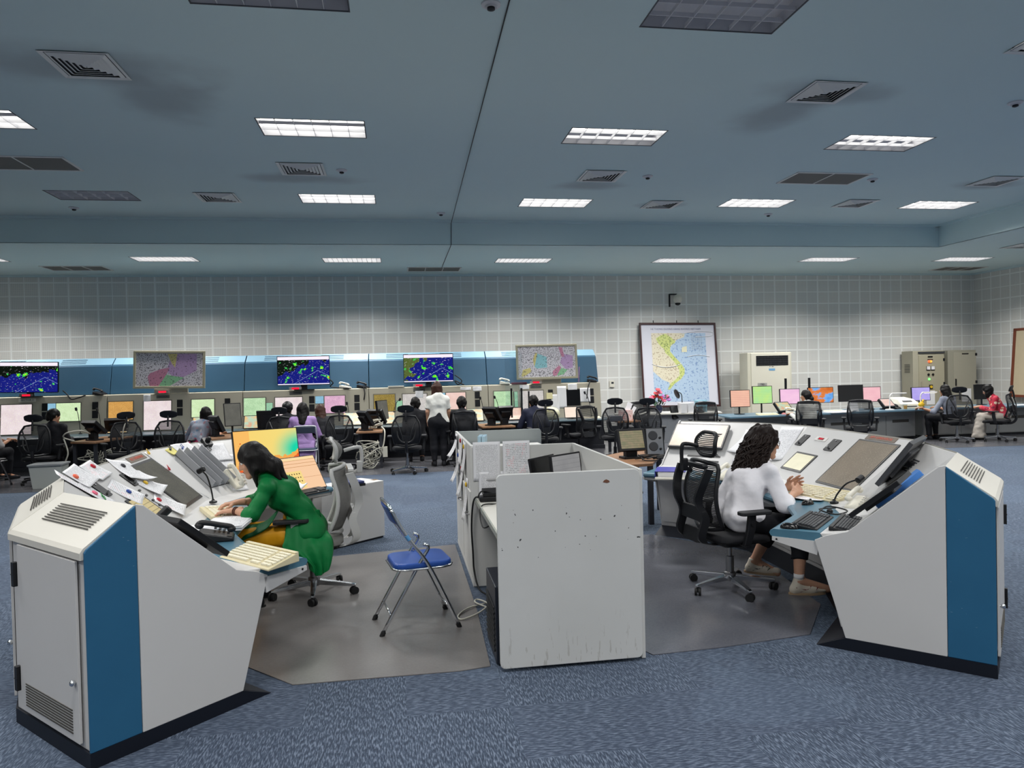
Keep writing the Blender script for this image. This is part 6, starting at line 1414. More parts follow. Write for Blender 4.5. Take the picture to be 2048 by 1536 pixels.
# laptop, papers and helmet-like bag on rightmost bay desk
slab_monitor('open black laptop on the right radar desk', T(3.52, 14.45, .80) @ RX(PI/2-.3), .34, .24, SCR['pale'], .06, name='laptop', th=.012)
keyboard('pale keyboard right of the open laptop', M_at(3.9, 14.40, .662, 0), .40, .15, CREAM, IVORYK)
b = MB(); b.sphere((0, 0, .12), (.19, .14, .14), 10); o = whole('plastic_bag', b, mat('bag_white', (206, 210, 214), .3, rgb2=(226, 212, 110), vscale=9), 'white plastic bag with yellow print on the right radar desk', 'bag', smooth=True); place(o, (3.08, 14.5, .66), 0)
# office chairs of the room
chA = office_chair('black mesh chair with headrest under the man in dark jacket at far left', (-5.85, 12.95, 0), .05, style=0, base=CHK)
chB = office_chair('tall black mesh chair with a smile-shaped opening', (1.14, 12.95, 0), .0, style=1, base=CHK, head=False)
GC = 'mesh office chairs'
for src, x, y, rz, lb in [
 (chA, -4.58, 12.95, .55, 'empty black mesh chair turned left beside the left side table'),
 (chA, -3.78, 12.95, .0, 'black mesh chair with headrest left of the woman in floral blouse'),
 (chA, -2.0, 13.05, -.1, 'black mesh chair behind the capped operator left of the woman in lilac'),
 (chA, -1.05, 12.95, .12, 'black mesh chair right of the woman in lilac'),
 (chA, 2.62, 12.9, -.12, 'black mesh chair under the man in navy jacket at the right radar bay'),
 (chB, 3.42, 13.55, .40, 'tall black chair turned aside, left of the pair near the counter'),
 (chA, 3.88, 12.7, -.25, 'black mesh chair, right of the pair near the counter'),
 (chA, 4.36, 12.3, -.32, 'black headrest chair behind the silver twin-speaker unit'),
 (chB, 4.86, 14.6, .3, 'black chair back behind the tissue box table'),
 (chB, 6.02, 13.6, -.35, 'black mesh chair at the white counter'),
 (chB, 7.72, 12.75, -.45, 'black mesh chair under the woman with a ponytail'),
 (chB, 8.72, 12.6, -.6, 'empty black mesh chair between the ponytail woman and the women on the right')]:
    dup(src, (x, y, 0), rz, lb, GC)
chC = office_chair('black mesh chair with chrome base in front of the standing woman', (.12, 12.25, 0), -.05, style=0, base=CHROME, base_rot=.1)
dup(chC, (11.35, 13.25, 0), -.5, 'chrome-based mesh chair under the woman in grey blouse', GC)
dup(chC, (12.2, 13.15, 0), .62, 'chrome-based mesh chair under the woman in red floral shirt', GC)
# ------------------------------------------------------------------ people: smooth blended bodies polygonised from distance fields
class Field:
    def __init__(s, lo, hi, h):
        s.lo = np.array(lo, np.float32); s.h = h
        n = np.ceil((np.array(hi)-s.lo)/h).astype(int)+1; s.n = n
        s.ax = [s.lo[i]+h*np.arange(n[i], dtype=np.float32) for i in range(3)]
        s.D = np.full(n, 1.0, np.float32)
    def _box(s, lo, hi):
        sl = []
        for i in range(3):
            a = int(max(0, math.floor((lo[i]-s.lo[i])/s.h))); b = int(min(s.n[i], math.ceil((hi[i]-s.lo[i])/s.h)+1))
            if b <= a: return None
            sl.append(slice(a, b))
        X, Y, Z = np.meshgrid(s.ax[0][sl[0]], s.ax[1][sl[1]], s.ax[2][sl[2]], indexing='ij', sparse=True)
        return tuple(sl), X, Y, Z
    def _put(s, sl, d, k, sub=False):
        D = s.D[sl]
        if sub:
            s.D[sl] = np.maximum(D, -d); return
        if k > 0:
            hh = np.clip(.5+.5*(D-d)/k, 0, 1); s.D[sl] = D*(1-hh)+d*hh-k*hh*(1-hh)
        else: s.D[sl] = np.minimum(D, d)
    def cone(s, a, b, ra, rb, k=.02, flat=None, cap=False):
        """tapered capsule; flat=(normal, factor) thins it along normal; cap cuts it square at b"""
        a = np.array(a, np.float32); b = np.array(b, np.float32); m = max(ra, rb)+.05+k
        r = s._box(np.minimum(a, b)-m, np.maximum(a, b)+m)
        if r is None: return
        sl, X, Y, Z = r; px, py, pz = X-a[0], Y-a[1], Z-a[2]; v = b-a; L2 = float(v@v)+1e-9
        tu = (px*v[0]+py*v[1]+pz*v[2])/L2; t = np.clip(tu, 0, 1)
        dx, dy, dz = px-t*v[0], py-t*v[1], pz-t*v[2]
        if flat is not None:
            n = np.array(flat[0], np.float32); n /= np.linalg.norm(n); c = (dx*n[0]+dy*n[1]+dz*n[2])*(1/flat[1]-1)
            dx, dy, dz = dx+c*n[0], dy+c*n[1], dz+c*n[2]
            d = (np.sqrt(dx*dx+dy*dy+dz*dz)-(ra+(rb-ra)*t))*max(flat[1], .55)
        else: d = np.sqrt(dx*dx+dy*dy+dz*dz)-(ra+(rb-ra)*t)
        if cap: d = np.maximum(d, (tu-1)*math.sqrt(L2))
        s._put(sl, d, k)
    def ell(s, c, r, M=None, k=.02, sub=False):
        c = np.array(c, np.float32); r = np.array(r, np.float32); m = float(r.max())+.04+k
        q = s._box(c-m, c+m)
        if q is None: return
        sl, X, Y, Z = q; px, py, pz = X-c[0], Y-c[1], Z-c[2]
        if M is not None:
            ux, uy, uz = [M[0][i]*px+M[1][i]*py+M[2][i]*pz for i in range(3)]
        else: ux, uy, uz = px, py, pz
        ux, uy, uz = ux/r[0], uy/r[1], uz/r[2]
        n = np.sqrt(ux*ux+uy*uy+uz*uz); g = np.sqrt((ux/r[0])**2+(uy/r[1])**2+(uz/r[2])**2)+1e-6
        s._put(sl, n*(n-1)/g, k, sub)
    def plane(s, o, n):
        """remove everything on the +n side of o"""
        X, Y, Z = np.meshgrid(*s.ax, indexing='ij', sparse=True); n = np.array(n, np.float32); n = n/np.linalg.norm(n)
        s.D = np.maximum(s.D, (X-o[0])*n[0]+(Y-o[1])*n[1]+(Z-o[2])*n[2])
    def ripple(s, amp, freq, seed=0):
        rng = np.random.default_rng(seed); X, Y, Z = np.meshgrid(*s.ax, indexing='ij', sparse=True)
        for i in range(5):
            k = rng.normal(size=3); k = k/np.linalg.norm(k)*freq*(.6+.5*i); ph = rng.uniform(0, 6)
            s.D = s.D+(amp/(1+.5*i))*np.sin(k[0]*X+k[1]*Y+k[2]*Z+ph)
    def mesh(s):
        D = s.D; sg = D < 0
        n = D.shape; c = np.zeros((n[0]-1, n[1]-1, n[2]-1), np.int8)
        for i in (0, 1):
            for j in (0, 1):
                for k in (0, 1): c += sg[i:n[0]-1+i, j:n[1]-1+j, k:n[2]-1+k]
        act = (c > 0) & (c < 8); idx = np.argwhere(act); I, J, K = idx.T
        if len(I) == 0: return [], []
        acc = np.zeros((len(I), 3)); cnt = np.zeros(len(I))
        for ax in range(3):
            o = [a for a in range(3) if a != ax]
            for u in (0, 1):
                for v in (0, 1):
                    p = np.zeros(3, int); p[o[0]] = u; p[o[1]] = v; q = p.copy(); q[ax] = 1
                    d0 = D[I+p[0], J+p[1], K+p[2]]; d1 = D[I+q[0], J+q[1], K+q[2]]
                    m = (d0 < 0) != (d1 < 0); t = np.where(m, d0/(d0-d1+1e-12), 0)
                    pos = np.repeat(p[None].astype(float), len(I), 0); pos[:, ax] = t
                    acc += pos*m[:, None]; cnt += m
        V = s.lo+s.h*(idx+acc/cnt[:, None])
        vid = -np.ones(act.shape, int); vid[I, J, K] = np.arange(len(I))
        F = []
        for ax in range(3):
            o = [a for a in range(3) if a != ax]
            sl0 = [slice(None)]*3; sl1 = [slice(None)]*3; sl0[ax] = slice(0, n[ax]-1); sl1[ax] = slice(1, n[ax])
            m = sg[tuple(sl0)] != sg[tuple(sl1)]; e = np.argwhere(m)
            ok = (e[:, o[0]] > 0) & (e[:, o[1]] > 0) & (e[:, o[0]] < n[o[0]]-1) & (e[:, o[1]] < n[o[1]]-1); e = e[ok]
            if len(e) == 0: continue
            inside = sg[tuple(e.T)]
            qs = []
            for du, dv in ((-1, -1), (0, -1), (0, 0), (-1, 0)):
                w = e.copy(); w[:, o[0]] += du; w[:, o[1]] += dv; qs.append(vid[w[:, 0], w[:, 1], w[:, 2]])
            q = np.stack(qs, 1); fl = inside if ax != 1 else ~inside
            q[~fl] = q[~fl][:, ::-1]; F.append(q)
        F = np.concatenate(F); F = F[(F >= 0).all(1)]
        return V, F
def field_mb(f, rot=None):
    V, F = f.mesh(); b = MB(); b.v = [tuple(map(float, p)) for p in V]; b.f = [tuple(map(int, q)) for q in F]; b.mi = [0]*len(b.f); return b
def vv(*a): return np.array(a, float)
def unit(a): a = np.array(a, float); return a/np.linalg.norm(a)
SKIN = mat('skin', (206, 160, 132), .55, rgb2=(192, 142, 116), vscale=14); SKIN2 = mat('skin_tan', (190, 142, 112), .55, rgb2=(176, 126, 100), vscale=14)
LIP = mat('lip', (176, 96, 88), .5); EYEW = mat('eye_white', (228, 226, 222), .3); EYEK = mat('eye_iris', (30, 20, 16), .2)
def hairmat(name, rgb, rgb2, sc=(90, 90, 6)):
    m, t = newmat(name); n = t.noise(1, 3, t.coord(sc)); t.bsdf(t.mix(n, lin(rgb), lin(rgb2)), .5, 0, .22); t.bump(n, .6, .006); return m
HAIRK = hairmat('hair_black', (9, 8, 8), (22, 19, 19)); HAIRB = hairmat('hair_brown', (40, 24, 20), (78, 50, 40)); HAIRC = hairmat('hair_curly_dark', (14, 10, 9), (44, 30, 26), (70, 70, 30))
def hand_prims(f, w, d, n, thumb, curl=.35, sc=1.0, spread=.10, k=.006, bend=None):
    """w wrist, d towards fingers, n out of the back of the hand, thumb = side vector"""
    d = unit(d); n = unit(n-d*np.dot(n, d)); t = unit(thumb-d*np.dot(thumb, d)-n*np.dot(thumb, n)); L = .082*sc
    kn = []
    for i, o in enumerate((.030, .011, -.009, -.027)):
        b = w+d*(L*(1-.05*abs(i-1)))+t*o*sc; kn.append(b)
        f.cone(w+t*o*.6*sc, b, .0135*sc, .0105*sc, .010)
    f.cone(w-d*.02, w+d*.02, .021*sc, .020*sc, .012, (n, .75))
    for i, (b, ln) in enumerate(zip(kn, (.070, .078, .072, .056))):
        a = curl*(1+.12*i) if bend is None else bend[i]
        dr = unit(d+t*spread*(1.2-.8*i)); p = b; ang = 0
        for fr, r0, r1 in ((.45, .0092, .0085), (.30, .0085, .0076), (.25, .0076, .0062)):
            ang += a; q = p+(dr*math.cos(ang)-n*math.sin(ang))*ln*fr*sc; f.cone(p, q, r0*sc, r1*sc, k); p = q
    p = w+d*.022*sc+t*.022*sc; q = p+unit(t*.8+d*.7-n*.35)*.038*sc; f.cone(p, q, .0135*sc, .011*sc, .010); r = q+unit(d*.85+t*.35-n*.35)*.030*sc; f.cone(q, r, .0105*sc, .009*sc, k); f.cone(r, r+unit(d*.9+t*.1-n*.3)*.024*sc, .009*sc, .0068*sc, k)
def head_axes(fwd, up):
    fwd = unit(fwd); up = unit(up-fwd*np.dot(up, fwd)); rt = np.cross(fwd, up); return rt, fwd, up
def head_prims(f, c, fwd, up, s=1.0):
    """c = centre of the skull between the ears"""
    rt, fw, u = head_axes(fwd, up); P = lambda x, y, z: c+(rt*x+fw*y+u*z)*s
    M = np.stack([rt, fw, u], 1)
    f.ell(P(0, -.012, .025), np.array((.073, .092, .088))*s, M, .02)
    f.ell(P(0, .020, -.030), np.array((.060, .070, .080))*s, M, .02)
    f.cone(P(-.045, .01, -.065), P(0, .070, -.100), .022*s, .020*s, .02); f.cone(P(.045, .01, -.065), P(0, .070, -.100), .022*s, .020*s, .02)
    f.cone(P(0, .084, .012), P(0, .104, -.028), .010*s, .0125*s, .008); f.ell(P(-.012, .092, -.032), np.array((.009, .009, .007))*s, M, .006); f.ell(P(.012, .092, -.032), np.array((.009, .009, .007))*s, M, .006)
    for x in (-.031, .031):
        f.ell(P(x, .090, .008), np.array((.018, .014, .012))*s, M, 0, True); f.cone(P(x*.55, .082, .026), P(x*1.5, .070, .024), .008*s, .007*s, .01)
        f.ell(P(x*1.2, .062, -.025), np.array((.022, .02, .022))*s, M, .02)
        e = P(x*2.4, -.008, -.008); f.ell(e, np.array((.010, .018, .030))*s, M, .008)
    f.cone(P(-.017, .086, -.058), P(.017, .086, -.058), .0075*s, .0075*s, .006); f.cone(P(-.014, .084, -.069), P(.014, .084, -.069), .008*s, .008*s, .006)
    f.ell(P(0, .078, -.100), np.array((.018, .014, .014))*s, M, .012)
def face_bits(t, c, fwd, up, s, glasses=False, world_inv=None):
    rt, fw, u = head_axes(fwd, up); P = lambda x, y, z: tuple(c+(rt*x+fw*y+u*z)*s)
    b = MB()
    for x in (-.031, .031): b.sphere(P(x, .074, .008), .0125*s, 10)
    part('eye', b, EYEW, t, smooth=True)
    b = MB()
    for x in (-.031, .031): b.sphere(P(x, .0835, .007), .0052*s, 8)
    part('iris', b, EYEK, t, smooth=True)
    b = MB(); b.tube([P(-.02, .083, -.060), P(-.006, .092, -.057), P(0, .092, -.058), P(.006, .092, -.057), P(.02, .083, -.060)], [.001, .0045*s, .004*s, .0045*s, .001], 6); b.tube([P(-.018, .083, -.064), P(0, .090, -.068), P(.018, .083, -.064)], [.001, .0055*s, .001], 6); part('lips', b, LIP, t, smooth=True)
    b = MB()
    for x in (-1, 1): b.tube([P(x*.014, .087, .030), P(x*.030, .084, .035), P(x*.048, .068, .029)], [.002, .003, .0015], 5); b.tube([P(x*.018, .083, .015), P(x*.031, .086, .018), P(x*.046, .073, .012)], .0016, 4)
    part('eyebrows', b, HAIRK, t, smooth=True)
    if glasses:
        b = MB()
        for x in (-.033, .033):
            b.tube([P(x+.024*math.cos(a), .098-.006*abs(math.cos(a)), .004+.020*math.sin(a)) for a in np.linspace(0, 2*PI, 17)[:-1]], .0022, 5, closed=True)
            sx = 1 if x > 0 else -1; b.tube([P(x+sx*.024, .094, .008), P(sx*.070, .06, .010), P(sx*.078, -.01, .004)], .0022, 5)
        b.tube([P(-.009, .100, .008), P(.009, .100, .008)], .0022, 5); part('glasses', b, BLACKG, t, smooth=True)
def fields_bounds(pts, m=.2):
    a = np.array(pts); return a.min(0)-m, a.max(0)+m
def body_mesh(t, J, s, h=.010, hh=.0035, skin=SKIN, hands=True, female=True, extra=None):
    pts = [J[k] for k in J if k not in ('fwd', 'up', 'hands', 'front', 'hairdir') and isinstance(J[k], np.ndarray)]
    lo, hi = fields_bounds(pts, .17); f = Field(lo, hi, h)
    torso_prims(f, J, s, 0, female); limb_prims(f, J, s, 0, female)
    f.cone(J['neck'], J['head']-unit(J['up'])*.05*s-unit(J['fwd'])*.012*s, .050*s, .047*s, .02); head_prims(f, J['head'], J['fwd'], J['up'], s)
    if extra: extra(f)
    b = field_mb(f)
    if hands:
        for side in ('L', 'R'):
            hp = J['hands'].get(side) if J.get('hands') else None
            if hp is None: continue
            w = J['wr'+side]; d, n, th, kw = hp; g = Field(w-.22, w+.22, hh)
            hand_prims(g, w, np.array(d, float), np.array(n, float), np.array(th, float), sc=s, **kw); g.cone(w-unit(d)*.05, w, .024*s, .021*s, .01)
            q = field_mb(g); o = len(b.v); b.v += q.v; b.f += [tuple(o+i for i in fc_) for fc_ in q.f]; b.mi += q.mi
    return part('body', b, skin, t, smooth=True, recalc=False)
def torso_prims(f, J, s, o, female=True, lo=0):
    """o = offset for garments"""
    ch, pe, ne = J['chest'], J['pelvis'], J['neck']; sd = unit(J['shL']-J['shR']); ax = unit(ch-pe); fr = unit(np.cross(ax, sd))*-1
    if np.dot(fr, J['front']) < 0: fr = -fr
    w = J.get('waist', (ch+pe)/2)
    for q in (-1, 1):
        f.cone(ch+sd*.075*q*s, w+sd*.055*q*s, .092*s+o, .078*s+o, .04, (fr, .92)); f.cone(w+sd*.055*q*s, pe+sd*.085*q*s, .078*s+o, .105*s+o, .04, (fr, .95))
    f.cone(ch+ax*.03*s+sd*.05*s, ne-ax*.02*s, .085*s+o, .055*s+o, .04); f.cone(ch+ax*.03*s-sd*.05*s, ne-ax*.02*s, .085*s+o, .055*s+o, .04)
    for q, k in ((1, 'shL'), (-1, 'shR')): f.cone(ne-ax*.045*s, J[k], .052*s+o, .054*s+o, .035)
    if female:
        for q in (-1, 1): f.ell(ch+fr*.060*s+sd*.068*q*s-ax*.0*s, np.array((.048, .048, .048))*s+o, None, .05)
def limb_prims(f, J, s, o, female=True, arms=True, legs=True, fore=1.0, lowleg=1.0, feet=True):
    if arms:
        for q in 'LR':
            f.cone(J['sh'+q], J['el'+q], .046*s+o, .038*s+o, .02)
            if fore > 0:
                e = J['el'+q]+(J['wr'+q]-J['el'+q])*fore; f.cone(J['el'+q], e, .037*s+o, (.037-.015*fore)*s+o, .015, cap=fore < 1)
    if legs:
        for q in 'LR':
            f.cone(J['hip'+q], J['kn'+q], .082*s+o, .056*s+o, .04)
            if lowleg > 0:
                an = J['kn'+q]+(J['an'+q]-J['kn'+q])*lowleg; mid = J['kn'+q]*.65+J['an'+q]*.35; f.cone(J['kn'+q], mid, .052*s+o, .053*s+o, .02); f.cone(mid, an, .053*s+o, (.053-.02*lowleg)*s+o, .02, cap=lowleg < 1)
                if feet and lowleg >= 1: f.cone(J['an'+q], J['to'+q], .038*s+o, .028*s+o, .02)
def garment(name, t, J, s, m, kind, o=.012, h=.012, fore=.5, arms_=True, lowleg=.9, hem=None, seed=0, amp=.003, freq=26, female=True, extra=None, post=None):
    pts = [J[k] for k in J if k not in ('fwd', 'up', 'hands', 'head', 'front', 'hairdir') and isinstance(J[k], np.ndarray)]
    lo, hi = fields_bounds(pts, .2); f = Field(lo, hi, h)
    if kind == 'top':
        torso_prims(f, J, s, o, female); limb_prims(f, J, s, o, female, arms_, False, fore)
        f.cone(J['neck']-unit(J['up'])*.02, J['neck']+unit(J['up'])*.012, .060*s+o*.5, .056*s+o*.5, .02)
    elif kind == 'pants':
        pe = J['pelvis']; sd = unit(J['hipL']-J['hipR'])
        f.cone(pe+sd*.07*s, pe-sd*.07*s, .112*s+o, .112*s+o, .04); limb_prims(f, J, s, o, female, False, True, 0, lowleg, False)
        f.cone(pe, pe+unit(J['chest']-pe)*.10, .11*s+o, .10*s+o, .04)
    if extra: extra(f)
    if amp: f.ripple(amp, freq, seed)
    if hem is not None:
        for q in hem: f.plane(*q)
    if post: post(f)
    return part(name, field_mb(f), m, t, smooth=True, recalc=False)
def hair(t, J, s, m, style, h=.009, seed=0, name='hair', length=.25, out=None):
    c, fw, u = J['head'], unit(J['fwd']), unit(J['up']); rt, fw, u = head_axes(fw, u); P = lambda x, y, z: c+(rt*x+fw*y+u*z)*s
    M = np.stack([rt, fw, u], 1)
    lo, hi = c-.42, c+.30; f = Field(lo, hi, h)
    f.ell(P(0, -.016, .034), np.array((.086, .104, .096))*s, M, .01)
    # free the face
    f.ell(P(0, .125, -.050), np.array((.075, .075, .105))*s, M, 0, True)
    f.plane(P(0, .02, -.035), -u+fw*.0) if style == 'short' else None
    nk = J['neck']; bk = -unit(J['front'])
    if style == 'short':
        f.cone(P(-.05, -.055, .0), P(-.04, -.07, -.06), .045*s, .03*s, .03); f.cone(P(.05, -.055, .0), P(.04, -.07, -.06), .045*s, .03*s, .03)
    if style in ('bob', 'long', 'pony', 'curly'):
        dn = unit(J.get('hairdir', vv(0, 0, -1)))
        L = {'bob': .13, 'long': length, 'pony': .07, 'curly': length}[style]
        for x, y in ((-.066, -.02), (-.045, -.07), (0, -.085), (.045, -.07), (.066, -.02)) + (((-.070, .015), (.070, .015)) if style != 'pony' else ()):
            a = P(x, y, .0); b_ = a+dn*L*s+bk*(.085 if style == 'long' else .02 if style != 'bob' else .0); f.cone(a, b_, .036*s, (.034 if style == 'bob' else .026)*s, .035)
        if style == 'pony':
            a = P(0, -.11, -.02); f.cone(a, a+dn*.05+bk*.03, .026*s, .032*s, .02); f.cone(a+dn*.05+bk*.03, a+dn*.30+bk*.02, .034*s, .014*s, .02)
    if out: out(f, P)
    f.ripple(.0025 if style != 'curly' else .008, 60 if style != 'curly' else 75, seed)
    b = field_mb(f)
    if style == 'curly':
        rng = np.random.default_rng(seed); dn = unit(J.get('hairdir', vv(0, 0, -1)))
        for k in range(260):
            a = rng.uniform(-1.75, 1.75); x = .075*math.sin(a); y = -.085*math.cos(a)*.9-.005; z0 = rng.uniform(-.02, .06)
            p0 = P(x*1.1, min(y*1.15, .05), z0); pts = []; L = rng.uniform(.55, 1.2)*length*1.1; ph = rng.uniform(0, 6); am = rng.uniform(.008, .016)
            o1 = unit(rt*x+fw*y); p0 = p0+o1*.028
            for i in range(22):
                q = i/21; w_ = am*min(1, q*3); pts.append(tuple(p0+dn*L*q*s+bk*.03*q+o1*(.02*math.sin(q*3))+rt*w_*math.sin(ph+q*24)+fw*w_*math.cos(ph+q*22)))
            b.tube(pts, [.0062+.002*math.sin(3*i) for i in range(21)]+[.001], 5)
    return part(name, b, m, t, smooth=True, recalc=False)
def shoe_mesh(t, J, q, s, m, sole, name='shoe', stripe=None):
    a, e = J['an'+q], J['to'+q]; d = unit((e-a)*vv(1, 1, 0)); sd = vv(-d[1], d[0], 0)
    f = Field(a-.3, a+.3, .006); heel = vv(a[0], a[1], J.get('floor'+q, 0)+.035)-d*.035; toe = heel+d*.205
    f.cone(heel, heel+d*.12, .034, .036, .01); f.cone(heel+d*.12, toe, .036, .030, .02, (vv(0, 0, 1), .8)); f.cone(heel+d*.01+vv(0, 0, .02), a+vv(0, 0, .02), .032, .036, .02); f.cone(heel+d*.04+vv(0, 0, .03), heel+d*.13+vv(0, 0, .01), .034, .028, .03)
    f.plane((0, 0, J.get('floor'+q, 0)+.006), (0, 0, -1)); f.plane(a+vv(0, 0, .03), (0, 0, 1)); o = part(name, field_mb(f), m, t, smooth=True, recalc=False)
    b = MB(); rings = []
    n = 18
    pts = []
    for i in range(n):
        an = 2*PI*i/n; pts.append(tuple((heel+d*.092+d*.135*math.cos(an)+sd*.040*math.sin(an))[:2]))
    b.prism(pts, J.get('floor'+q, 0)+.001, J.get('floor'+q, 0)+.018); part('sole', b, sole, o)
    if stripe:
        b = MB()
        for sg in (-1, 1):
            for p0, p1 in (((.03, .020), (.14, .058)), ((.09, .018), (.11, .066)), ((.0, .05), (.13, .022)), ((.125, .016), (.16, .05))):
                w = .034
                b.tube([tuple(heel+d*p0[0]+sd*sg*w+vv(0, 0, p0[1]-.035+.01)), tuple(heel+d*(p0[0]+p1[0])/2+sd*sg*(w+.004)+vv(0, 0, (p0[1]+p1[1])/2-.035+.01)), tuple(heel+d*p1[0]+sd*sg*(w-.006)+vv(0, 0, p1[1]-.035+.01))], .0035, 5)
        part('stripes', b, stripe, o)
        b = MB()
        for k in range(4): c = heel+d*(.075+.02*k)+vv(0, 0, .036-.008*k); b.tube([tuple(c+sd*.022), tuple(c+vv(0, 0, .008)), tuple(c-sd*.022)], .003, 5)
        part('laces', b, PAPER, o)
    return o
def floral(name, base, cols, sc=14):
    m, t = newmat(name); v = t.n('ShaderNodeTexVoronoi'); v.inputs['Scale'].default_value = sc; t.l(t.coord(), v.inputs['Vector'])
    sp = t.n('ShaderNodeSeparateColor'); t.l(v.outputs['Color'], sp.inputs[0])
    c = t.ramp(sp.outputs[0], [(i/len(cols), q) for i, q in enumerate(cols)], 'CONSTANT')
    f = t.math('LESS_THAN', v.outputs['Distance'], .42); n = t.math('GREATER_THAN', t.noise(sc*2.2, 2), .42)
    t.bsdf(t.mix(t.math('MULTIPLY', f, n), lin(base), c), .75); return m
def cloth(name, rgb, rgb2=None, rough=.75):
    m, t = newmat(name); n = t.noise(10, 4); t.bsdf(t.mix(n, lin(rgb), lin(rgb2 or tuple(int(c*.85) for c in rgb))), rough, 0, .25); t.bump(t.noise(13, 1.5), .45, .02); return m
GREEN = cloth('silk_green', (4, 122, 60), (3, 104, 52), .55); MUST = cloth('silk_mustard', (234, 168, 28), (216, 150, 20), .5)
SHIRT = cloth('white_shirt', (244, 242, 246), (236, 234, 240)); BLK = cloth('black_cloth', (18, 19, 24), (26, 27, 33)); NAVY = cloth('navy_cloth2', (24, 28, 48), (30, 34, 54)); LILAC = cloth('lilac_silk', (160, 132, 184), (148, 120, 172), .6); GREYS = cloth('grey_shirt', (176, 172, 172)); GREYB = cloth('grey_blouse', (150, 156, 172)); CREAMT = cloth('cream_trousers', (206, 198, 188)); WBL = cloth('white_blouse', (222, 222, 216), (206, 206, 200))
FLOR1 = floral('floral_blue_grey', (150, 156, 172), [(186, 150, 160), (110, 140, 170), (200, 196, 200), (160, 120, 130)], 16); FLOR2 = floral('floral_red', (206, 50, 74), [(240, 200, 160), (226, 90, 100), (120, 30, 60), (250, 226, 200)], 14)
# ---- woman in green, leaning over her keyboard (faces -x)
g = thing('person', 'woman in green long tunic and yellow trousers typing at the left console', 'person', (-.72, 5.55, 0))
gi = g.matrix_basis.inverted(); OFF = vv(-.72, 5.55, 0)
def shift(J, off):
    return {k: (v-off if isinstance(v, np.ndarray) and k not in ('fwd', 'up', 'front', 'hairdir') else v) for k, v in J.items()}
s = .98
J = dict(pelvis=vv(-.70, 5.50, .525), waist=vv(-.735, 5.475, .665), chest=vv(-.835, 5.45, .80), neck=vv(-.955, 5.43, .925), head=vv(-1.055, 5.42, 1.065), fwd=vv(-.90, -.22, -.42), up=vv(-.40, -.04, .90), front=vv(-.93, -.20, -.25),
 shL=vv(-.93, 5.275, .875), shR=vv(-.965, 5.585, .88), elL=vv(-1.015, 5.20, .705), elR=vv(-1.07, 5.70, .72), wrL=vv(-1.165, 5.295, .725), wrR=vv(-1.205, 5.57, .735),
 hipL=vv(-.74, 5.40, .50), hipR=vv(-.72, 5.60, .50), knL=vv(-1.13, 5.38, .50), knR=vv(-1.12, 5.62, .50), anL=vv(-1.06, 5.38, .09), anR=vv(-1.04, 5.62, .09), toL=vv(-1.20, 5.36, .035), toR=vv(-1.18, 5.62, .035),
 hairdir=vv(.10, .0, -1.0))
J['hands'] = {'L': (vv(-.95, .10, -.06), vv(-.08, .0, 1), vv(.05, 1, 0), dict(bend=(.30, .35, .35, .30))), 'R': (vv(-.95, -.35, -.08), vv(-.1, .0, 1), vv(.1, -1, .0), dict(bend=(.38, .42, .4, .36)))}
J = shift(J, OFF)
body_mesh(g, J, s, h=.009, hh=.0030, skin=SKIN)
face_bits(g, J['head'], J['fwd'], J['up'], s, False)
ax_ = J['chest']-J['pelvis']
garment('tunic', g, J, s, GREEN, 'top', .013, .009, fore=.42, seed=3, amp=.0046, freq=30, hem=[(J['pelvis']+vv(0, 0, -.01), vv(0, 0, -1))], post=lambda f: f.cone(J['pelvis']+vv(.025, -.08, -.01), J['pelvis']+vv(.025, .08, -.01), .122, .122, .06))
garment('trousers', g, J, s, MUST, 'pants', .014, .011, lowleg=.92, seed=4, amp=.003, freq=26)
# back panel of the tunic, spread over the seat and hanging down beside the chair
def drape(name, rows, m, thick=.006, fold=.012, nf=9, n=16, sh=0.0):
    R = []
    rows = [smoothpath([(p[0]*(1+sh/p[1]), p[1]+sh, 1.65+(p[2]-1.65)*(1+sh/p[1])) for p in r], 4) for r in rows]; k = len(rows[0]); cols = [smoothpath([r[i] for r in rows], 4) for i in range(k)]
    R = [[cols[i][j] for i in range(k)] for j in range(len(cols[0]))]
    out = []
    for j, r in enumerate(R):
        v = j/(len(R)-1); row = []
        for i, p in enumerate(r):
            u = i/(k-1); a = fold*v*math.sin(u*nf+2.5*v); row.append((p[0]+a*.5-OFF[0], p[1]-a-OFF[1], p[2]+a*.3))
        out.append(row)
    b = MB(); b.sheet(out); return part(name, b, m, g, solid=thick, smooth=True, recalc=False, sub=1)
drape('tunic_back_panel', [
 [(-.815, 5.355, .69), (-.755, 5.35, .69), (-.68, 5.38, .675), (-.60, 5.48, .67)],
 [(-.815, 5.31, .60), (-.745, 5.30, .595), (-.665, 5.33, .585), (-.58, 5.46, .57)],
 [(-.825, 5.265, .50), (-.735, 5.25, .49), (-.635, 5.285, .505), (-.545, 5.40, .525)],
 [(-.835, 5.235, .455), (-.725, 5.225, .425), (-.605, 5.245, .46), (-.50, 5.35, .475)],
 [(-.74, 5.225, .416), (-.671, 5.208, .373), (-.577, 5.222, .392), (-.490, 5.32, .398)],
 [(-.675, 5.225, .368), (-.618, 5.205, .31), (-.560, 5.22, .312), (-.500, 5.29, .325)],
 [(-.655, 5.23, .315), (-.613, 5.21, .255), (-.560, 5.22, .255), (-.515, 5.28, .285)]], GREEN, fold=.030, nf=21, sh=.02)
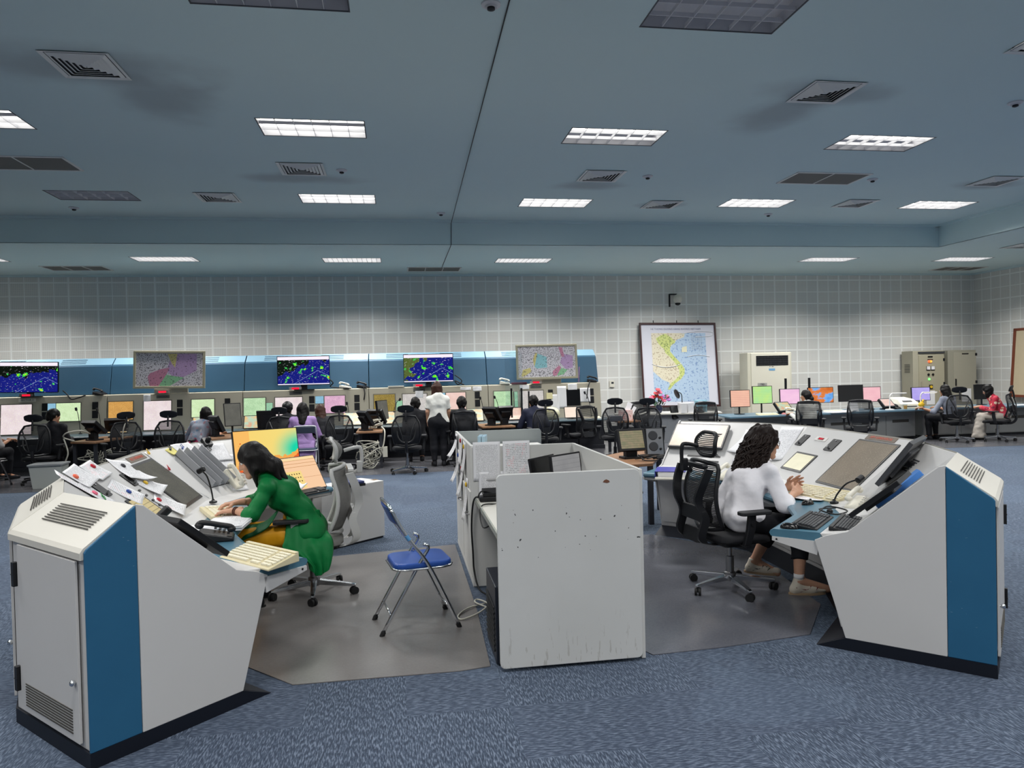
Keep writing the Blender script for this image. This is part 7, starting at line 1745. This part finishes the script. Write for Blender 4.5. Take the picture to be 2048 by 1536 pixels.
drape('tunic_front_panel', [
 [(-.87, 5.335, .70), (-.89, 5.37, .69), (-.90, 5.46, .68)],
 [(-.93, 5.31, .60), (-.96, 5.38, .61), (-.97, 5.48, .61)],
 [(-1.02, 5.295, .545), (-1.05, 5.38, .575), (-1.06, 5.52, .575)],
 [(-1.12, 5.30, .50), (-1.17, 5.38, .56), (-1.18, 5.54, .56)],
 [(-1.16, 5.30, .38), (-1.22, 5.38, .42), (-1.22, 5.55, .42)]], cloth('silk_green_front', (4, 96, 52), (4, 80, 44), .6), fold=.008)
def hl(f, P):
    nk = J['neck']; c = J['chest']
    # smooth hair swept back over the shoulder, tips on the upper back
    for x, a, b_ in ((-.02, P(.0, -.08, .0), nk+vv(.135, -.03, -.005)), (0, P(-.045, -.06, -.02), nk+vv(.10, -.075, .0)), (.0, P(.04, -.075, .0), nk+vv(.12, .05, -.01))):
        mid = (a+b_)/2+vv(.01, 0, .012); f.cone(a, mid, .044, .040, .03); f.cone(mid, b_, .040, .016, .03)
    f.cone(P(-.066, .02, .02), P(-.080, .030, -.07), .036, .030, .02); f.cone(P(-.080, .030, -.07), P(-.066, .03, -.15)+vv(-.005, 0, -.045), .028, .010, .02)
    f.cone(P(.066, .02, .02), P(.078, .035, -.07), .030, .022, .02)
    f.cone(P(-.05, -.04, .0), P(-.07, -.03, -.09), .05, .035, .03)
hair(g, J, s, HAIRK, 'plain', .007, 2, out=hl)
for k in range(2):
    b = MB(); w = J['wrL']; d = unit(J['elL']-J['wrL']); p = w+d*(.015+.014*k); a1 = unit(np.cross(d, vv(0, 0, 1))); a2 = np.cross(d, a1)
    b.tube([tuple(p+(a1*math.cos(q)+a2*math.sin(q))*.0275) for q in np.linspace(0, 2*PI, 19)[:-1]], .0042, 6, closed=True); part('bracelet', b, mat('bead_brown', (84, 48, 36), .4), g, smooth=True)
for q in 'LR': shoe_mesh(g, J, q, s, BLK, RUBBER)
# ---- woman in white shirt, curly hair (faces +x)
OFF = vv(2.45, 5.03, 0); p2 = thing('person', 'woman with long curly hair in white shirt and black cropped trousers at the right console', 'person', tuple(OFF))
s = .98
J = dict(pelvis=vv(2.50, 5.04, .525), waist=vv(2.51, 5.055, .66), chest=vv(2.575, 5.07, .80), neck=vv(2.68, 5.085, .925), head=vv(2.735, 5.10, 1.075), fwd=vv(.97, -.12, -.16), up=vv(.20, .0, .97), front=vv(.93, .30, -.15),
 shR=vv(2.665, 4.925, .875), shL=vv(2.60, 5.235, .875), elR=vv(2.735, 4.835, .645), elL=vv(2.84, 5.33, .68), wrR=vv(2.885, 4.955, .705), wrL=vv(2.935, 5.14, .715),
 hipR=vv(2.53, 4.94, .50), hipL=vv(2.50, 5.14, .50), knR=vv(2.90, 4.90, .485), knL=vv(2.88, 5.20, .485), anR=vv(2.815, 4.795, .095), anL=vv(2.72, 5.28, .12), toR=vv(3.02, 4.765, .035), toL=vv(2.86, 5.18, .05),
 hairdir=vv(-.42, -.10, -1.0), floorL=.03)
J['hands'] = {'R': (vv(.80, .42, .30), vv(.2, -.8, .5), vv(-.3, .3, .9), dict(bend=(.45, .5, .55, .6))), 'L': (vv(.62, -.55, .55), vv(.5, .75, .2), vv(-.2, -.2, .95), dict(bend=(.20, .22, .3, .4)))}
J = shift(J, OFF)
body_mesh(p2, J, s, h=.009, hh=.0030, skin=SKIN)
face_bits(p2, J['head'], J['fwd'], J['up'], s, True)
def loose(f):
    for q in (-1, 1): f.cone(J['chest']+vv(-.03, .06*q, -.02), J['pelvis']+vv(-.075, .09*q, .03), .11, .105, .05)
    f.cone(J['elR'], J['elR']+(J['wrR']-J['elR'])*.40, .056, .052, .01, cap=True); f.cone(J['elL'], J['elL']+(J['wrL']-J['elL'])*.40, .056, .052, .01, cap=True)
garment('shirt', p2, J, s, SHIRT, 'top', .02, .009, fore=.34, seed=8, amp=.0085, freq=27, hem=[(J['pelvis']+vv(0, 0, -.075), vv(0, 0, -1))], extra=loose)
b = MB(); nk = J['neck']; up = unit(J['up']); a1 = unit(np.cross(up, vv(0, 1, 0))); a2 = np.cross(up, a1)
rows = [[tuple(nk+up*(.02+dz)+(a1*math.cos(q)+a2*math.sin(q))*(.064+dr)+unit(J['front'])*.01) for q in np.linspace(.6, 2*PI-.6, 22)] for dz, dr in ((-.01, .006), (.026, .0), (.012, .014))]
b.sheet(rows); part('collar', b, SHIRT, p2, solid=.003, smooth=True, recalc=False)
garment('trousers', p2, J, s, BLK, 'pants', .014, .011, lowleg=.62, seed=9, amp=.0025, freq=26)
hair(p2, J, s, HAIRC, 'curly', .008, 5, length=.33, out=lambda f, P: (f.cone(P(.02, -.08, .0), P(.02, -.13, -.20), .075, .035, .04), f.cone(P(.06, -.035, .01), P(.070, -.03, -.13), .034, .026, .03), f.cone(P(-.06, .0, .01), P(-.075, .0, -.12), .034, .022, .03), f.ell(P(0, -.02, .05), (.09, .105, .085), None, .02)))
SHW = mat('shoe_cream', (222, 212, 196), .6)
shoe_mesh(p2, J, 'R', s, SHW, mat('sole_tan', (176, 150, 120), .7), stripe=mat('stripe_maroon', (120, 36, 44), .5)); shoe_mesh(p2, J, 'L', s, SHW, MATS['sole_tan'], stripe=BLACK)
b = MB(); b.tube([tuple(J['anR']+vv(0, 0, .02)), tuple(J['anR']+vv(0, 0, .055))], .036, 12); part('sock', b, PAPER, p2, smooth=True)
# ---- people along the far desks
def seated(name_label, x, y, rz, top, topm, hairm, style, skin=SKIN2, s=.95, lean=.12, arms='desk', pants=None, pz=.50, female=True, headturn=0, h=.016, fore=.9, length=.25, legs=True, hands=False, headpitch=-.15, hem=-.02, extra_obj=None, leanx=0):
    t = thing('person', name_label, 'person', (x, y, 0), rz)
    pe = vv(0, 0, pz); ch = pe+vv(leanx, math.sin(lean)*.34, math.cos(lean)*.31)*s; wa = (pe+ch)/2+vv(0, -.015, 0); ne = ch+vv(leanx*.5, math.sin(lean*1.4)*.17, .145)*s; hd = ne+vv(leanx*.3, .045+.05*lean, .135)*s
    fw = vv(-math.sin(headturn), math.cos(headturn), headpitch)
    J = dict(pelvis=pe, waist=wa, chest=ch, neck=ne, head=hd, fwd=fw, up=vv(0, .05, 1), front=vv(0, 1, -lean), shL=ch+vv(-.165, .02, .09)*s, shR=ch+vv(.165, .02, .09)*s,
     hipL=pe+vv(-.09, .02, -.02), hipR=pe+vv(.09, .02, -.02), knL=pe+vv(-.11, .42, -.01), knR=pe+vv(.11, .42, -.01), anL=vv(-.11, .40, .08), anR=vv(.11, .40, .08), toL=vv(-.12, .54, .035), toR=vv(.12, .54, .035))
    A = {'desk': ((.215, .10, .60), (.14, .34, .69)), 'down': ((.22, -.02, .60), (.17, .20, .60)), 'wide': ((.27, .06, .62), (.17, .32, .70)), 'reachR': ((.20, .16, .62), (.20, .40, .70))}[arms]
    dz = pz-.50
    for q, sg in (('L', -1), ('R', 1)):
        J['el'+q] = vv(sg*A[0][0], A[0][1]+lean*.25, A[0][2]+dz); J['wr'+q] = vv(sg*A[1][0], A[1][1]+lean*.25, A[1][2]+dz)
    if arms == 'reachR':
        J['elL'] = vv(-.30, .16, .62); J['wrL'] = vv(-.42, .38, .70)
    J['hands'] = {'L': (vv(.2, 1, -.1), vv(0, 0, 1), vv(1, 0, 0), dict(curl=.3)), 'R': (vv(-.2, 1, -.1), vv(0, 0, 1), vv(-1, 0, 0), dict(curl=.3))}
    body_mesh(t, J, s, h=h, hh=.0055, skin=skin, hands=hands, female=female)
    face_bits(t, J['head'], J['fwd'], J['up'], s)
    garment(top, t, J, s, topm, 'top', .016, h*.9, fore=fore, seed=int(abs(x*10)), amp=.004, freq=20, female=female, hem=[(pe+vv(0, 0, hem), vv(0, 0, -1))])
    garment('trousers', t, J, s, pants or BLK, 'pants', .016, h, lowleg=.93, seed=5, amp=.003, freq=20, female=female)
    hair(t, J, s, hairm, style, .011, int(abs(y*7)), length=length)
    for q in 'LR': shoe_mesh(t, J, q, s, BLK, RUBBER)
    return t, J
seated('man in grey shirt at the left picture edge, arm on the desk', -6.92, 13.25, -.45, 'shirt', GREYS, HAIRK, 'short', female=False, s=1.0, lean=.35, fore=.12, hands=True, arms='wide')
seated('man in dark jacket with headset in the leftmost black chair', -5.78, 13.15, -.1, 'jacket', BLK, HAIRK, 'short', female=False, s=1.0, lean=.1, headturn=-.5)
t, J5 = seated('woman with black bob in floral blouse and crimson trousers', -3.48, 13.2, -.35, 'blouse', FLOR1, HAIRK, 'bob', s=.95, lean=.30, pants=cloth('crimson_silk', (170, 24, 84)), fore=.25, hands=True, arms='reachR', leanx=.03)
t, J8 = seated('operator in black cap and headset left of the woman in lilac', -1.98, 13.35, 0, 'jacket', BLK, HAIRK, 'short', female=False, s=1.0, lean=.08)
b = MB(); c = J8['head']; b.sphere(tuple(c+vv(0, -.01, .045)), (.096, .115, .085), 10); b.loft([[(c[0]+.07*math.cos(a), c[1]+.10+.07*math.sin(a), c[2]+.045) for a in np.linspace(0, PI, 9)], [(c[0]+.07*math.cos(a), c[1]+.10+.07*math.sin(a), c[2]+.053) for a in np.linspace(0, PI, 9)]]); part('cap', b, BLACK, t, smooth=50)
t, J4 = seated('woman in lilac long tunic on the white-framed folding chair, seen from behind', -1.64, 12.78, .05, 'tunic', LILAC, HAIRK, 'long', s=.97, lean=.10, pz=.52, pants=LILAC, fore=.93, length=.26, arms='wide', hem=-.10, hands=True)
b = MB(); rows = []
for j in range(9):
    v = j/8; rows.append([(-.20+.40*i/10-.02*v, -.135-.035*math.sin(PI*i/10)-.10*min(1, v*2)+.012*math.sin(i*1.9)*v+.07, .56-.42*v) for i in range(11)])
b.sheet(rows); part('tunic_back_panel', b, LILAC, t, solid=.008, smooth=True, recalc=False, sub=1)
seated('person with long brown hair bending behind the woman in lilac', -1.33, 13.5, .5, 'jacket', BLK, HAIRB, 'long', s=.92, lean=.35, length=.26)
seated('short-haired operator left of the standing woman, mostly behind a headrest', .30, 13.4, 0, 'jacket', BLK, HAIRK, 'short', female=False, s=1.02, lean=.05)
seated('man in black jacket with headset right of the standing woman', 1.14, 13.2, .02, 'jacket', BLK, HAIRK, 'short', female=False, s=1.02, lean=.06, arms='wide')
seated('man in navy jacket at the right radar bay', 2.50, 13.2, .1, 'jacket', NAVY, HAIRK, 'short', female=False, s=1.0, lean=.12, arms='wide')
seated('woman with a ponytail in white at the pink monitor', 7.98, 13.1, .25, 'blouse', WBL, HAIRK, 'pony', s=.93, lean=.10, headturn=.55, fore=.9, hands=True)
seated('woman with long hair in grey blouse at the lavender monitor', 11.38, 13.45, .30, 'blouse', GREYB, HAIRK, 'long', s=.95, lean=.14, fore=.25, hands=True, length=.22, arms='reachR', headturn=.15)
t, JF = seated('woman in red floral shirt and wide cream trousers bending over the far right desk', 12.50, 13.30, .85, 'shirt', FLOR2, HAIRK, 'bob', s=.95, lean=.42, pants=CREAMT, fore=.9, hands=True, headpitch=-.5)
f = Field((-.35, -.1, 0), (.35, .75, .6), .016)
for q in 'LR':
    a = JF['kn'+q]; f.cone(a+vv(0, -.02, -.02), vv(a[0]*1.15, a[1]+.03, .06), .085, .13, .04)
f.ripple(.006, 30, 3); f.plane((0, 0, .04), (0, 0, -1)); part('wide_trouser_legs', field_mb(f), CREAMT, t, smooth=True, recalc=False)
# ---- standing woman, seen from behind
t = thing('person', 'standing woman in white blouse and black trousers seen from behind', 'person', (.69, 12.95, 0), .04)
s = .93
J = dict(pelvis=vv(0, 0, .80), waist=vv(0, -.01, .94), chest=vv(0, 0, 1.10), neck=vv(0, .0, 1.275), head=vv(-.01, .045, 1.40), fwd=vv(-.1, 1, -.25), up=vv(0, .1, 1), front=vv(0, 1, 0), shL=vv(-.143, .0, 1.19), shR=vv(.143, 0, 1.19), elL=vv(-.19, .0, .98), elR=vv(.19, .02, .98), wrL=vv(-.185, .08, .80), wrR=vv(.19, .12, .82),
 hipL=vv(-.085, 0, .76), hipR=vv(.085, 0, .76), knL=vv(-.085, .015, .43), knR=vv(.085, .015, .43), anL=vv(-.085, -.01, .09), anR=vv(.085, -.01, .09), toL=vv(-.10, .14, .035), toR=vv(.10, .14, .035))
J['hands'] = {'L': (vv(.05, .3, -1), vv(-1, 0, 0), vv(0, 1, 0), dict(curl=.35)), 'R': (vv(-.05, .4, -1), vv(1, 0, 0), vv(0, 1, 0), dict(curl=.35))}
body_mesh(t, J, s, h=.013, hh=.005, skin=SKIN)
face_bits(t, J['head'], J['fwd'], J['up'], s)
garment('blouse', t, J, s, WBL, 'top', .022, .011, fore=.0, seed=12, amp=.004, freq=22, hem=[(vv(0, 0, .775), vv(0, 0, -1))], extra=lambda f: (f.cone(J['chest'], J['pelvis']+vv(0, 0, .02), .125, .13, .03, (vv(0, 1, 0), .72)), f.cone(J['shL'], J['shL']+(J['elL']-J['shL'])*.8, .056, .062, .03, cap=True), f.cone(J['shR'], J['shR']+(J['elR']-J['shR'])*.8, .056, .062, .03, cap=True)), arms_=False)
garment('trousers', t, J, s, BLK, 'pants', .022, .013, lowleg=.97, seed=13, amp=.004, freq=18)
hair(t, J, s, HAIRB, 'bob', .009, 9)
for q in 'LR': shoe_mesh(t, J, q, s, BLK, RUBBER)
